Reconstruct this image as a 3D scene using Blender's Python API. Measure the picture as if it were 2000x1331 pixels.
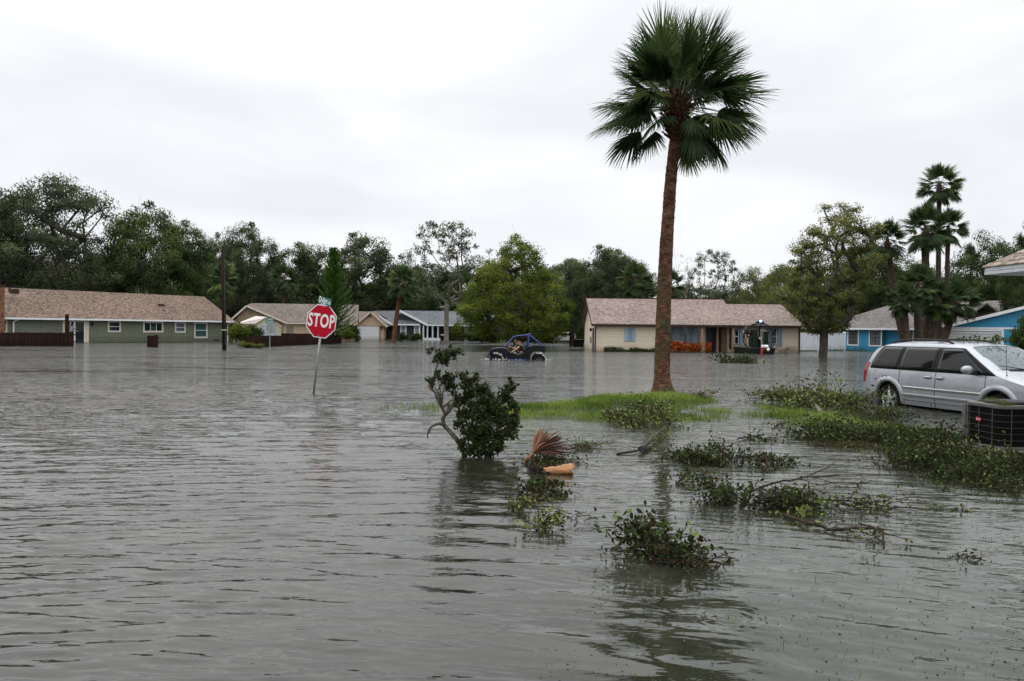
import bpy, bmesh, math, random
import numpy as np
from mathutils import Vector, Matrix

for _o in list(bpy.data.objects):
    bpy.data.objects.remove(_o)
SC = bpy.context.scene
COL = SC.collection

# ------------------------------------------------------------------ camera
FPX, CX, CY, EYE = 1550.0, 1000.0, 665.5, 1.75
PITCH, ROLL = math.atan(22.0 / FPX), 0.0095
cam_data = bpy.data.cameras.new('camera')
cam = bpy.data.objects.new('camera', cam_data)
COL.objects.link(cam)
cam_data.sensor_width = 36.0
cam_data.lens = FPX / 2000.0 * 36.0
cam_data.clip_start = 0.05
cam_data.clip_end = 3000
CAMROT = (Matrix.Rotation(math.pi / 2 - PITCH, 3, 'X') @ Matrix.Rotation(ROLL, 3, 'Z'))
cam.matrix_world = Matrix.Translation((0, 0, EYE)) @ CAMROT.to_4x4()
SC.camera = cam

# ------------------------------------------------------------------ world: overcast sky
SUN_EL, SUN_AZ = math.radians(62), math.radians(-38)     # azimuth from +Y, negative = left
w = bpy.data.worlds.new('World'); SC.world = w; w.use_nodes = True
nt = w.node_tree; nt.nodes.clear()
def wn(t, **k):
    n = nt.nodes.new(t)
    for a, b in k.items(): setattr(n, a, b)
    return n
out = wn('ShaderNodeOutputWorld'); mix = wn('ShaderNodeMixShader')
sky = wn('ShaderNodeTexSky', sky_type='NISHITA'); sky.sun_disc = False
sky.sun_elevation = SUN_EL; sky.sun_rotation = SUN_AZ
bg1 = wn('ShaderNodeBackground'); bg1.inputs[1].default_value = 0.1
bg2 = wn('ShaderNodeBackground'); bg2.inputs[1].default_value = 0.96
tc = wn('ShaderNodeTexCoord'); sep = wn('ShaderNodeSeparateXYZ')
# cloud deck: stretch the direction vector so clouds flatten towards the horizon
mp = wn('ShaderNodeMapping'); mp.inputs['Scale'].default_value = (1.0, 1.0, 2.6)
mp.inputs['Location'].default_value = (1.35, 0.4, 0.55)
nz = wn('ShaderNodeTexNoise'); nz.inputs['Scale'].default_value = 2.7; nz.inputs['Detail'].default_value = 7
nz.inputs['Roughness'].default_value = 0.45; nz.inputs['Distortion'].default_value = 0.35
cr = wn('ShaderNodeValToRGB'); e = cr.color_ramp.elements
e[0].position = 0.36; e[0].color = (0.82, 0.83, 0.85, 1)
e[1].position = 0.58; e[1].color = (0.98, 0.98, 0.98, 1)
gr = wn('ShaderNodeValToRGB'); g = gr.color_ramp.elements
g[0].position = 0.0; g[0].color = (0.90, 0.91, 0.945, 1)
g[1].position = 1.0; g[1].color = (2.3, 2.35, 2.42, 1)
for p, c in ((0.12, (0.93, 0.94, 0.965)), (0.27, (0.975, 0.98, 0.995)), (0.42, (1.04, 1.045, 1.055)), (0.62, (1.55, 1.58, 1.62))):
    q = gr.color_ramp.elements.new(p); q.color = (*c, 1)
mul = wn('ShaderNodeMix', data_type='RGBA', blend_type='MULTIPLY'); mul.inputs[0].default_value = 1.0
L = nt.links.new
L(tc.outputs['Generated'], mp.inputs[0]); L(mp.outputs[0], nz.inputs['Vector'])
L(nz.outputs[0], cr.inputs[0]); L(tc.outputs['Generated'], sep.inputs[0]); L(sep.outputs[2], gr.inputs[0])
L(cr.outputs[0], mul.inputs[6]); L(gr.outputs[0], mul.inputs[7]); L(mul.outputs[2], bg2.inputs[0])
L(sky.outputs[0], bg1.inputs[0]); L(bg1.outputs[0], mix.inputs[1]); L(bg2.outputs[0], mix.inputs[2])
mix.inputs[0].default_value = 0.97; L(mix.outputs[0], out.inputs[0])

sd = bpy.data.lights.new('sun', 'SUN'); sd.energy = 0.6; sd.angle = math.radians(95); sd.color = (1.0, 0.97, 0.93)
sun = bpy.data.objects.new('sun', sd); COL.objects.link(sun)
_d = Vector((math.sin(SUN_AZ) * math.cos(SUN_EL), math.cos(SUN_AZ) * math.cos(SUN_EL), math.sin(SUN_EL)))
sun.rotation_euler = _d.to_track_quat('Z', 'Y').to_euler(); sun.location = (0, 0, 60)

SC.view_settings.view_transform = 'Standard'; SC.view_settings.look = 'None'
SC.view_settings.exposure = 0.23; SC.view_settings.gamma = 1.0
SC.render.engine = 'CYCLES'
SC.cycles.max_bounces = 6; SC.cycles.diffuse_bounces = 3; SC.cycles.glossy_bounces = 3
SC.cycles.transparent_max_bounces = 8; SC.cycles.use_denoising = True

# ------------------------------------------------------------------ photo pixel -> world helpers
def ray(px, py):
    return CAMROT @ Vector(((px - CX) / FPX, -(py - CY) / FPX, -1.0))
def onz(px, py, z=0.0):
    d = ray(px, py); t = (z - EYE) / d.z
    return Vector((d.x * t, d.y * t, z))
def atd(px, py, Y):
    d = ray(px, py); t = Y / d.y
    return Vector((d.x * t, Y, EYE + d.z * t))
def hor(px): return 643.5 + 0.0095 * (px - 1000)

# ------------------------------------------------------------------ object helpers
def tag(o, label=None, cat=None, group=None, kind=None):
    if label: o['label'] = label
    if cat: o['category'] = cat
    if group: o['group'] = group
    if kind: o['kind'] = kind
    return o
def empty(name, loc, rz=0.0, label=None, cat=None, group=None):
    o = bpy.data.objects.new(name, None); COL.objects.link(o)
    o.empty_display_size = 0.2
    o.location = loc; o.rotation_euler = (0, 0, rz)
    return tag(o, label, cat, group)
def fast_mesh(name, V, F, tone=None, smooth=False):
    V = np.asarray(V, dtype=np.float32); F = np.asarray(F, dtype=np.int32)
    me = bpy.data.meshes.new(name); k = F.shape[1]
    me.vertices.add(len(V)); me.vertices.foreach_set('co', V.ravel())
    me.loops.add(F.size); me.loops.foreach_set('vertex_index', F.ravel())
    me.polygons.add(len(F)); me.polygons.foreach_set('loop_start', np.arange(len(F), dtype=np.int32) * k)
    if tone is not None:
        a = me.attributes.new('tone', 'FLOAT', 'POINT'); a.data.foreach_set('value', np.asarray(tone, dtype=np.float32))
    me.update(calc_edges=True)
    me.polygons.foreach_set('use_smooth', np.full(len(F), smooth))
    return me
def link(name, me, mat=None, parent=None):
    o = bpy.data.objects.new(name, me); COL.objects.link(o)
    if mat is not None:
        me.materials.clear(); me.materials.append(mat)
    if parent is not None: o.parent = parent
    return o

class MB:
    """collects polygons, builds one mesh object"""
    def __init__(s): s.v = []; s.f = []
    def add(s, vs, fs):
        b = len(s.v); s.v += [tuple(v) for v in vs]; s.f += [tuple(b + i for i in f) for f in fs]; return s
    def box(s, x0, x1, y0, y1, z0, z1):
        return s.add([(x0,y0,z0),(x1,y0,z0),(x1,y1,z0),(x0,y1,z0),(x0,y0,z1),(x1,y0,z1),(x1,y1,z1),(x0,y1,z1)],
                     [(0,3,2,1),(4,5,6,7),(0,1,5,4),(1,2,6,5),(2,3,7,6),(3,0,4,7)])
    def obox(s, c, size, R):
        c = Vector(c); hx, hy, hz = [a / 2 for a in size]
        vs = [c + R @ Vector(p) for p in ((-hx,-hy,-hz),(hx,-hy,-hz),(hx,hy,-hz),(-hx,hy,-hz),(-hx,-hy,hz),(hx,-hy,hz),(hx,hy,hz),(-hx,hy,hz))]
        return s.add(vs, [(0,3,2,1),(4,5,6,7),(0,1,5,4),(1,2,6,5),(2,3,7,6),(3,0,4,7)])
    def beam(s, a, b, wd, ht=None):
        a, b = Vector(a), Vector(b); d = b - a; ht = ht or wd
        R = d.to_track_quat('X', 'Z').to_matrix()
        return s.obox((a + b) / 2, (d.length, wd, ht), R)
    def poly(s, pts, off):
        """polygon pts extruded by vector off"""
        off = Vector(off); n = len(pts); p = [Vector(q) for q in pts]
        return s.add(p + [q + off for q in p], [tuple(range(n))[::-1], tuple(range(n, 2*n))] + [(i, (i+1) % n, n + (i+1) % n, n + i) for i in range(n)])
    def tube(s, pts, rad, n=8, cap=True):
        pts = [Vector(p) for p in pts]; m = len(pts)
        if not hasattr(rad, '__len__'): rad = [rad] * m
        ref = None; rings = []
        for i, p in enumerate(pts):
            d = (pts[min(i+1, m-1)] - pts[max(i-1, 0)])
            if d.length < 1e-9: d = Vector((0, 0, 1))
            d.normalize()
            if ref is None:
                ref = Vector((1, 0, 0)) if abs(d.x) < 0.8 else Vector((0, 1, 0))
            a = (ref - d * ref.dot(d)).normalized(); ref = a; b = d.cross(a)
            rings.append([p + (a * math.cos(2*math.pi*k/n) + b * math.sin(2*math.pi*k/n)) * rad[i] for k in range(n)])
        vs = [v for r in rings for v in r]
        fs = [(i*n + k, i*n + (k+1) % n, (i+1)*n + (k+1) % n, (i+1)*n + k) for i in range(m-1) for k in range(n)]
        if cap: fs += [tuple(range(n))[::-1], tuple((m-1)*n + k for k in range(n))]
        return s.add(vs, fs)
    def lathe(s, prof, c=(0,0,0), n=20, axis='Z', cap=True):
        """prof: list of (r, h) turned about the axis"""
        c = Vector(c); vs = []
        for r, h in prof:
            for k in range(n):
                a = 2*math.pi*k/n; x, y = r*math.cos(a), r*math.sin(a)
                vs.append(c + (Vector((x, y, h)) if axis == 'Z' else Vector((h, x, y)) if axis == 'X' else Vector((x, h, y))))
        m = len(prof); fs = [(i*n + k, i*n + (k+1) % n, (i+1)*n + (k+1) % n, (i+1)*n + k) for i in range(m-1) for k in range(n)]
        if cap: fs += [tuple(range(n))[::-1], tuple((m-1)*n + k for k in range(n))]
        return s.add(vs, fs)
    def build(s, name, mat, parent=None, smooth=False, bevel=0.0, xf=None):
        me = bpy.data.meshes.new(name); me.from_pydata(s.v if xf is None else [tuple(xf @ Vector(v)) for v in s.v], [], s.f)
        bm = bmesh.new(); bm.from_mesh(me); bmesh.ops.recalc_face_normals(bm, faces=bm.faces); bm.to_mesh(me); bm.free()
        if smooth:
            me.polygons.foreach_set('use_smooth', [True] * len(me.polygons))
            if smooth != 'full':
                me.set_sharp_from_angle(angle=math.radians(40))
        o = link(name, me, mat, parent)
        if bevel:
            b = o.modifiers.new('bevel', 'BEVEL'); b.width = bevel; b.segments = 2; b.limit_method = 'ANGLE'
        return o

# ------------------------------------------------------------------ materials
MATS = {}
def newmat(name):
    m = bpy.data.materials.new(name); m.use_nodes = True; t = m.node_tree
    return m, t, t.nodes['Principled BSDF']
def N(t, typ, **k):
    n = t.nodes.new(typ)
    for a, b in k.items(): setattr(n, a, b)
    return n
def ramp(t, stops, src=None):
    n = N(t, 'ShaderNodeValToRGB'); e = n.color_ramp.elements
    e[0].position, e[0].color = stops[0][0], (*stops[0][1], 1)
    e[1].position, e[1].color = stops[-1][0], (*stops[-1][1], 1)
    for p, c in stops[1:-1]:
        q = e.new(p); q.color = (*c, 1)
    if src is not None: t.links.new(src, n.inputs[0])
    return n
def noise(t, scale, detail=4, rough=0.55, vec=None, dist=0.0, stretch=None, coord='Object'):
    n = N(t, 'ShaderNodeTexNoise'); n.inputs['Scale'].default_value = scale
    n.inputs['Detail'].default_value = detail; n.inputs['Roughness'].default_value = rough
    n.inputs['Distortion'].default_value = dist
    if vec is None:
        c = N(t, 'ShaderNodeTexCoord'); vec = c.outputs[coord]
    if stretch:
        mpn = N(t, 'ShaderNodeMapping'); mpn.inputs['Scale'].default_value = stretch
        t.links.new(vec, mpn.inputs[0]); vec = mpn.outputs[0]
    t.links.new(vec, n.inputs['Vector']); return n
def bump(t, src, strength, dist, bsdf):
    b = N(t, 'ShaderNodeBump'); b.inputs['Strength'].default_value = strength; b.inputs['Distance'].default_value = dist
    t.links.new(src, b.inputs['Height']); t.links.new(b.outputs[0], bsdf.inputs['Normal']); return b
def simple(name, col, rough=0.6, metal=0.0, var=0.15, scale=6.0, spec=0.5, bmp=0.0, stretch=None):
    if name in MATS: return MATS[name]
    m, t, b = newmat(name)
    n = noise(t, scale, 5, 0.6, stretch=stretch)
    lo = tuple(c * (1 - var) for c in col); hi = tuple(min(1, c * (1 + var)) for c in col)
    r = ramp(t, [(0.3, lo), (0.7, hi)], n.outputs[0])
    t.links.new(r.outputs[0], b.inputs['Base Color'])
    b.inputs['Roughness'].default_value = rough; b.inputs['Metallic'].default_value = metal
    b.inputs['Specular IOR Level'].default_value = spec
    if bmp: bump(t, n.outputs[0], bmp, 0.02, b)
    MATS[name] = m; return m
def glassy(name, col, rough=0.05):
    if name in MATS: return MATS[name]
    m, t, b = newmat(name)
    n = noise(t, 2.0, 2); r = ramp(t, [(0.3, tuple(c*0.8 for c in col)), (0.7, tuple(c*1.2 for c in col))], n.outputs[0])
    t.links.new(r.outputs[0], b.inputs['Base Color'])
    b.inputs['Roughness'].default_value = rough; b.inputs['Specular IOR Level'].default_value = 0.6
    MATS[name] = m; return m
def emissive(name, col, s):
    m, t, b = newmat(name)
    b.inputs['Base Color'].default_value = (*col, 1); b.inputs['Emission Color'].default_value = (*col, 1)
    b.inputs['Emission Strength'].default_value = s; return m
def shingles(name, c1, c2, c3):
    """asphalt shingle roof, object coords: courses along local x, using z for rows"""
    m, t, b = newmat(name)
    tc = N(t, 'ShaderNodeTexCoord'); sp = N(t, 'ShaderNodeSeparateXYZ'); cb = N(t, 'ShaderNodeCombineXYZ')
    t.links.new(tc.outputs['Object'], sp.inputs[0])
    t.links.new(sp.outputs[0], cb.inputs[0])
    mu = N(t, 'ShaderNodeMath', operation='MULTIPLY'); mu.inputs[1].default_value = 2.3
    t.links.new(sp.outputs[2], mu.inputs[0])
    ad = N(t, 'ShaderNodeMath', operation='ADD'); t.links.new(mu.outputs[0], ad.inputs[0])
    my = N(t, 'ShaderNodeMath', operation='MULTIPLY'); my.inputs[1].default_value = 0.11
    t.links.new(sp.outputs[1], my.inputs[0]); t.links.new(my.outputs[0], ad.inputs[1])
    t.links.new(ad.outputs[0], cb.inputs[1])
    br = N(t, 'ShaderNodeTexBrick'); br.inputs['Scale'].default_value = 1.0
    br.inputs['Brick Width'].default_value = 0.42; br.inputs['Row Height'].default_value = 0.17
    br.inputs['Mortar Size'].default_value = 0.012; br.inputs['Mortar Smooth'].default_value = 0.3
    br.inputs['Color1'].default_value = (*c1, 1); br.inputs['Color2'].default_value = (*c2, 1)
    br.inputs['Mortar'].default_value = (*[c*0.55 for c in c2], 1); br.offset = 0.37
    t.links.new(cb.outputs[0], br.inputs['Vector'])
    n1 = noise(t, 5.0, 2, 0.8, stretch=(.8, 1, 1.5)); n2 = noise(t, 0.35, 4, 0.6)
    r1 = ramp(t, [(0.44, (0, 0, 0)), (0.58, (1, 1, 1))], n1.outputs[0])
    mx = N(t, 'ShaderNodeMix', data_type='RGBA'); t.links.new(r1.outputs[0], mx.inputs[0])
    t.links.new(br.outputs[0], mx.inputs[6]); mx.inputs[7].default_value = (*c3, 1)
    r2 = ramp(t, [(0.3, (0.82, 0.82, 0.82)), (0.7, (1.1, 1.1, 1.1))], n2.outputs[0])
    mm = N(t, 'ShaderNodeMix', data_type='RGBA', blend_type='MULTIPLY'); mm.inputs[0].default_value = 1
    t.links.new(mx.outputs[2], mm.inputs[6]); t.links.new(r2.outputs[0], mm.inputs[7])
    t.links.new(mm.outputs[2], b.inputs['Base Color']); b.inputs['Roughness'].default_value = 0.9
    b.inputs['Specular IOR Level'].default_value = 0.25
    return m
def lines(name, col, axis, pitch, dark=0.45, width=0.14, rough=0.65, var=0.1, depth=0.02, spec=.3, grime=.38):
    """boards: axis z = lap siding, axis x/s = vertical boards (uses x+y)"""
    m, t, b = newmat(name)
    tc = N(t, 'ShaderNodeTexCoord'); sp = N(t, 'ShaderNodeSeparateXYZ'); t.links.new(tc.outputs['Object'], sp.inputs[0])
    if axis == 'z': src = sp.outputs[2]
    else:
        a = N(t, 'ShaderNodeMath', operation='ADD'); t.links.new(sp.outputs[0], a.inputs[0]); t.links.new(sp.outputs[1], a.inputs[1]); src = a.outputs[0]
    d = N(t, 'ShaderNodeMath', operation='DIVIDE'); d.inputs[1].default_value = pitch; t.links.new(src, d.inputs[0])
    f = N(t, 'ShaderNodeMath', operation='FRACT'); t.links.new(d.outputs[0], f.inputs[0])
    r = ramp(t, [(0.0, (dark,)*3), (width*0.6, (dark,)*3), (width, (1, 1, 1)), (1.0, (0.93,)*3)], f.outputs[0])
    n = noise(t, 1.3, 6, 0.65, stretch=(1, 1, 0.4) if axis != 'z' else (0.3, 0.3, 1)); lo = tuple(c*(1-var) for c in col); hi = tuple(c*(1+var) for c in col)
    r2 = ramp(t, [(0.3, lo), (0.7, hi)], n.outputs[0])
    mm = N(t, 'ShaderNodeMix', data_type='RGBA', blend_type='MULTIPLY'); mm.inputs[0].default_value = 1
    t.links.new(r.outputs[0], mm.inputs[6]); t.links.new(r2.outputs[0], mm.inputs[7]); ng = noise(t, 2.2, 5, .7, stretch=(1, 1, .35)); ga_ = N(t, 'ShaderNodeMath', operation='MULTIPLY_ADD'); ga_.inputs[1].default_value = .9; t.links.new(ng.outputs[0], ga_.inputs[0]); sz = N(t, 'ShaderNodeMath', operation='SUBTRACT'); t.links.new(sp.outputs[2], ga_.inputs[2])
    rg_ = ramp(t, [(.30 + grime*.4, (.62, .58, .52)), (.62 + grime, (1, 1, 1))], ga_.outputs[0])
    m3 = N(t, 'ShaderNodeMix', data_type='RGBA', blend_type='MULTIPLY'); m3.inputs[0].default_value = 1; t.links.new(mm.outputs[2], m3.inputs[6]); t.links.new(rg_.outputs[0], m3.inputs[7]); t.links.new(m3.outputs[2], b.inputs['Base Color'])
    b.inputs['Specular IOR Level'].default_value = spec; b.inputs['Roughness'].default_value = rough; bump(t, f.outputs[0] if axis == 'z' else r.outputs[0], 0.6, depth, b)
    return m
def leafmat(name, dark, mid, light, trans=0.35, rough=0.6, extra=[]):
    """foliage: tone attribute (0..1, per leaf) picks the leaf's own colour"""
    m, t, b = newmat(name)
    at = N(t, 'ShaderNodeAttribute', attribute_name='tone')
    r = ramp(t, sorted([(0.0, dark), (0.5, mid), (1.0, light)] + list(extra)), at.outputs['Fac'])
    t.links.new(r.outputs[0], b.inputs['Base Color']); b.inputs['Roughness'].default_value = rough
    b.inputs['Specular IOR Level'].default_value = 0.16
    tr = N(t, 'ShaderNodeBsdfTranslucent'); t.links.new(r.outputs[0], tr.inputs[0])
    mx = N(t, 'ShaderNodeMixShader'); mx.inputs[0].default_value = trans
    t.links.new(b.outputs[0], mx.inputs[1]); t.links.new(tr.outputs[0], mx.inputs[2])
    t.links.new(mx.outputs[0], t.nodes['Material Output'].inputs[0]); return m
def bark(name, c1, c2, scale=6, stretch=(1, 1, 0.25)):
    m, t, b = newmat(name)
    n = noise(t, scale, 6, 0.7, stretch=stretch)
    r = ramp(t, [(0.35, c1), (0.65, c2)], n.outputs[0]); t.links.new(r.outputs[0], b.inputs['Base Color'])
    b.inputs['Roughness'].default_value = 0.95; b.inputs['Specular IOR Level'].default_value = 0.08
    bump(t, n.outputs[0], 0.8, 0.04, b); return m

M = {}
M['white'] = simple('white_paint', (0.78, 0.79, 0.80), 0.45, var=0.05, scale=1.5)
M['cream'] = simple('cream_trim', (0.62, 0.55, 0.45), 0.55, var=0.08)
M['brown'] = simple('brown_trim', (0.04, 0.022, 0.017), 0.6, spec=.2)
M['black'] = simple('black_rubber', (0.009, 0.009, 0.010), 0.75, spec=.15)
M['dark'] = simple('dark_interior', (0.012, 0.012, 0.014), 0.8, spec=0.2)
M['galv'] = simple('galvanised_steel', (0.32, 0.35, 0.34), 0.42, metal=0.6, var=0.18, scale=14)
M['darkwood'] = lines('dark_stained_fence_boards', (0.030, 0.015, 0.012), 's', 0.145, dark=0.35, width=0.1, rough=0.95, var=0.4, spec=.08)
M['polewood'] = bark('creosoted_pole_wood', (0.012, 0.009, 0.008), (0.04, 0.028, 0.022), 8, (3, 3, 0.2))
M['glass'] = glassy('window_glass', (0.018, 0.024, 0.028))
M['glassgreen'] = glassy('green_curtained_glass', (0.035, 0.085, 0.075), 0.15)
M['glasspale'] = glassy('pale_blind_glass', (0.12, 0.14, 0.16), 0.15)
M['bark'] = bark('oak_bark', (0.03, 0.026, 0.022), (0.10, 0.09, 0.075))
M['barkwet'] = bark('wet_dark_bark', (0.018, 0.013, 0.010), (0.075, 0.055, 0.040), 20, (1, 1, 1))
M['barkpale'] = bark('pale_bark', (0.12, 0.11, 0.09), (0.30, 0.27, 0.23))
M['palmtrunk'] = bark('small_palm_trunk_bark', (0.025, 0.019, 0.014), (0.11, 0.082, 0.06), 5, (1, 1, 2.5))
M['palmtrunkred'] = bark('rusty_palm_trunk_bark', (0.06, 0.025, 0.016), (0.19, 0.085, 0.05), 5, (1, 1, 2.5))
M['leafdark'] = leafmat('evergreen_leaves', (0.018, 0.034, 0.013), (0.058, 0.090, 0.030), (0.18, 0.23, 0.08), .45)
M['leafoak'] = leafmat('live_oak_leaves', (0.022, 0.032, 0.016), (0.072, 0.092, 0.043), (0.20, 0.23, 0.11), .45)
M['leafgreen'] = leafmat('bright_evergreen_leaves', (0.018, 0.032, 0.012), (0.062, 0.098, 0.028), (0.19, 0.24, 0.07), .45)
M['leafyellow'] = leafmat('yellow_green_maple_leaves', (0.028, 0.042, 0.006), (0.10, 0.135, 0.016), (0.26, 0.29, 0.05), 0.45)
M['leafolive'] = leafmat('olive_brown_leaves', (0.040, 0.046, 0.014), (0.13, 0.155, 0.042), (0.32, 0.32, 0.10), 0.48)
M['leafbrush'] = leafmat('fallen_oak_leaves', (0.045, 0.026, 0.012), (0.036, 0.064, 0.013), (0.26, 0.32, 0.10), 0.35, 0.38, extra=[(.10, (.03, .022, .008)), (.16, (.010, .020, .006)), (.8, (.07, .105, .025))])
M['leafpale'] = leafmat('fallen_pale_leaves', (0.06, 0.035, 0.015), (0.115, 0.155, 0.034), (0.38, 0.43, 0.15), 0.35, 0.45, extra=[(.08, (.05, .035, .012)), (.16, (.018, .030, .007))])
M['leafcroton'] = leafmat('croton_leaves', (0.04, 0.008, 0.006), (0.38, 0.065, 0.012), (0.62, 0.33, 0.03), 0.3)
M['leafpalm'] = leafmat('palm_leaf_blades', (0.013, 0.030, 0.013), (0.055, 0.095, 0.032), (0.22, 0.26, 0.08), 0.38, 0.4)
M['leafpine'] = leafmat('norfolk_pine_needles', (0.012, 0.036, 0.008), (0.040, 0.10, 0.016), (0.11, 0.20, 0.03), 0.3)
M['grass'] = leafmat('lawn_grass', (0.050, 0.085, 0.012), (0.145, 0.225, 0.034), (0.35, 0.42, 0.11), 0.4, 0.45)
# ================================================================== GROUND, WATER, GRASS
rng0 = np.random.default_rng(5)
def vnoise(x, y, scale, seed, octaves=3):
    """cheap smooth value noise on arrays"""
    tot = 0; amp = 1; norm = 0
    for o in range(octaves):
        r = np.random.default_rng(seed + o * 17); T = r.random((64, 64)); s = scale * 2**o
        X, Y = x * s, y * s; xi, yi = np.floor(X).astype(int), np.floor(Y).astype(int); fx, fy = X - xi, Y - yi
        fx, fy = fx*fx*(3-2*fx), fy*fy*(3-2*fy)
        a = T[xi % 64, yi % 64]; b = T[(xi+1) % 64, yi % 64]; c = T[xi % 64, (yi+1) % 64]; d = T[(xi+1) % 64, (yi+1) % 64]
        tot = tot + amp * ((a*(1-fx) + b*fx)*(1-fy) + (c*(1-fx) + d*fx)*fy); norm += amp; amp *= 0.5
    return tot / norm
# low mounds: photo pixel, half width in x and in depth (m), crest height above the flood
MOUNDS = [(1080, 815, 1.0, .7, .06), (1170, 818, 1.2, .8, .06), (1250, 815, 1.0, .8, .05), (1010, 812, .8, .7, .05), (860, 800, 1.6, .6, -.02), (1130, 800, 1.3, 1.1, .10), (1215, 788, 1.5, 1.5, .13), (1300, 783, 1.2, 1.4, .13), (1045, 803, .9, .7, .09), (1290, 806, .9, .9, .06),
          (1000, 800, 1.6, 1.0, .03), (900, 800, 2.2, 1.0, -.03), (1400, 800, 1.5, 1.2, -.01), (1330, 815, 1.0, .9, .03), (960, 806, 1.2, .7, .02), (1500, 803, 1.6, 1.2, .0), (1580, 815, 1.4, 1.2, .03),
          (1660, 830, 1.4, 1.1, .05), (1760, 850, 1.4, 1.0, .04), (1950, 905, 1.6, 1.1, .07), (2080, 930, 2.0, 1.6, .12), (1630, 800, 1.8, 1.4, -.04)]
MW = [(onz(a, b).x, onz(a, b).y, rx, ry, h) for a, b, rx, ry, h in MOUNDS]
def height(x, y):
    x = np.asarray(x, float); y = np.asarray(y, float)
    base = -0.34 + 0.06 * (vnoise(x + 300, y + 300, 0.15, 3) - .5)
    best = np.zeros_like(base)
    for cx_, cy_, rx, ry, h in MW:
        g = np.exp(-(((x-cx_)/rx)**2 + ((y-cy_)/ry)**2)**1.4 * 0.7)
        best = np.maximum(best, g * (h + 0.34))
    z = base + best * 1.0 + 0.02 * (vnoise(x + 500, y + 500, 1.6, 9) - .5)
    far = np.clip((y - 108) / 18, 0, 1); z = z + far * 0.75
    side = np.clip((np.abs(x) - 75) / 30, 0, 1); return z + side * 0.6
gx = np.concatenate([np.linspace(-900, -90, 10), np.linspace(-80, -6, 38), np.linspace(-5, 12, 150), np.linspace(13, 80, 34), np.linspace(90, 900, 10)])
gy = np.concatenate([np.linspace(-300, 2, 12), np.linspace(3, 11, 20), np.linspace(11.2, 24, 120), np.linspace(25, 140, 50), np.linspace(160, 1400, 12)])
GX, GY = np.meshgrid(gx, gy); GZ = height(GX, GY)
nx = len(gx); ny = len(gy)
idx = np.arange(nx*ny).reshape(ny, nx)
F = np.stack([idx[:-1, :-1], idx[:-1, 1:], idx[1:, 1:], idx[1:, :-1]], -1).reshape(-1, 4)
m, t, b = newmat('muddy_lawn_ground')
n = noise(t, 3.0, 8, 0.7); r = ramp(t, [(0.3, (0.020, 0.018, 0.010)), (0.5, (0.035, 0.045, 0.015)), (0.7, (0.05, 0.075, 0.02))], n.outputs[0])
t.links.new(r.outputs[0], b.inputs['Base Color']); b.inputs['Roughness'].default_value = 0.75; bump(t, n.outputs[0], 0.7, 0.05, b)
tag(link('ground', fast_mesh('ground', np.stack([GX, GY, GZ], -1).reshape(-1, 3), F, smooth=True), m), kind='structure')

# ---- water: a fine fan of quads in front, displaced by a spectrum of real waves
rows = 1389.0 / np.concatenate([np.linspace(640, 20, 1050), np.linspace(19.6, 9.5, 30)])
us = np.linspace(-1.0, 1.0, 1000)
WX = rows[:, None] * us[None, :]; WY = np.repeat(rows[:, None], len(us), 1)
wr = np.random.default_rng(21)
calm = 0.52 + 0.78 * np.clip((1.0 - WX) / 4.0, 0, 1)                 # shallows on the right are calmer
calm *= 0.65 + 0.7 * vnoise(WX + 200, WY * 0.7 + 200, 0.22, 40)
calm *= np.where(WX > -1, 1 - 0.35 * np.exp(-((WX - 2.5)/4)**2 - ((WY - 13)/6)**2), 1)
spacing = np.gradient(rows)[:, None]; spacing = np.maximum(np.abs(spacing), np.abs(rows[:, None]) * 0.002)
Zw = np.zeros_like(WX)
for i in range(130):
    lam = 0.20 * math.exp(wr.normal(0, .38)) if i % 3 else 0.48 * math.exp(wr.normal(0, .35)); k = 2*math.pi / lam
    # direction: crests nearly across the view on the left, swinging diagonal on the right
    # crests bow round a point behind the viewer, so they swing diagonal on the right
    ccx, ccy = wr.normal(-2.5, 3.5), -wr.uniform(3, 16); RR = np.hypot(WX - ccx, WY - ccy)
    sl = 0.0092 if lam < .7 else 0.0062
    att = np.clip((lam / (2.2*spacing)) - 0.6, 0, 1)
    ph = wr.random() * 6.283
    warp = 1.3 * np.sin(WX * 0.83 + i) * np.sin(WY*.3 + i) + 1.0 * np.sin(WY * 0.61 + i * 1.7 + WX*.5); am_ = .65 + .7*np.sin(WX*(.5 + (i % 7)*.13) + i*2.1 + WY*.21)
    arg = k*RR + ph + warp; s = np.sin(arg)
    Zw += att * am_ * (sl / k) * (s - 0.30 * np.cos(2*arg))
Zw *= calm * np.clip(1.12 + (WY - 5)*.01, 1.12, 1.25)
# concentric ripples from drips, lower right, and wake of the buggy
for (px, py, amp, lam) in ((1425, 1205, .004, .07), (1425, 1208, .003, .05)):
    c = onz(px, py); R = np.hypot(WX - c.x, WY - c.y); Zw += amp * np.cos(2*math.pi*R/lam) * np.exp(-(R/0.14)**2)
idx = np.arange(WX.size).reshape(WX.shape)
F = np.stack([idx[:-1, :-1], idx[1:, :-1], idx[1:, 1:], idx[:-1, 1:]], -1).reshape(-1, 4)[:, ::-1]
V = np.stack([WX, WY, Zw], -1).reshape(-1, 3)
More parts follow.
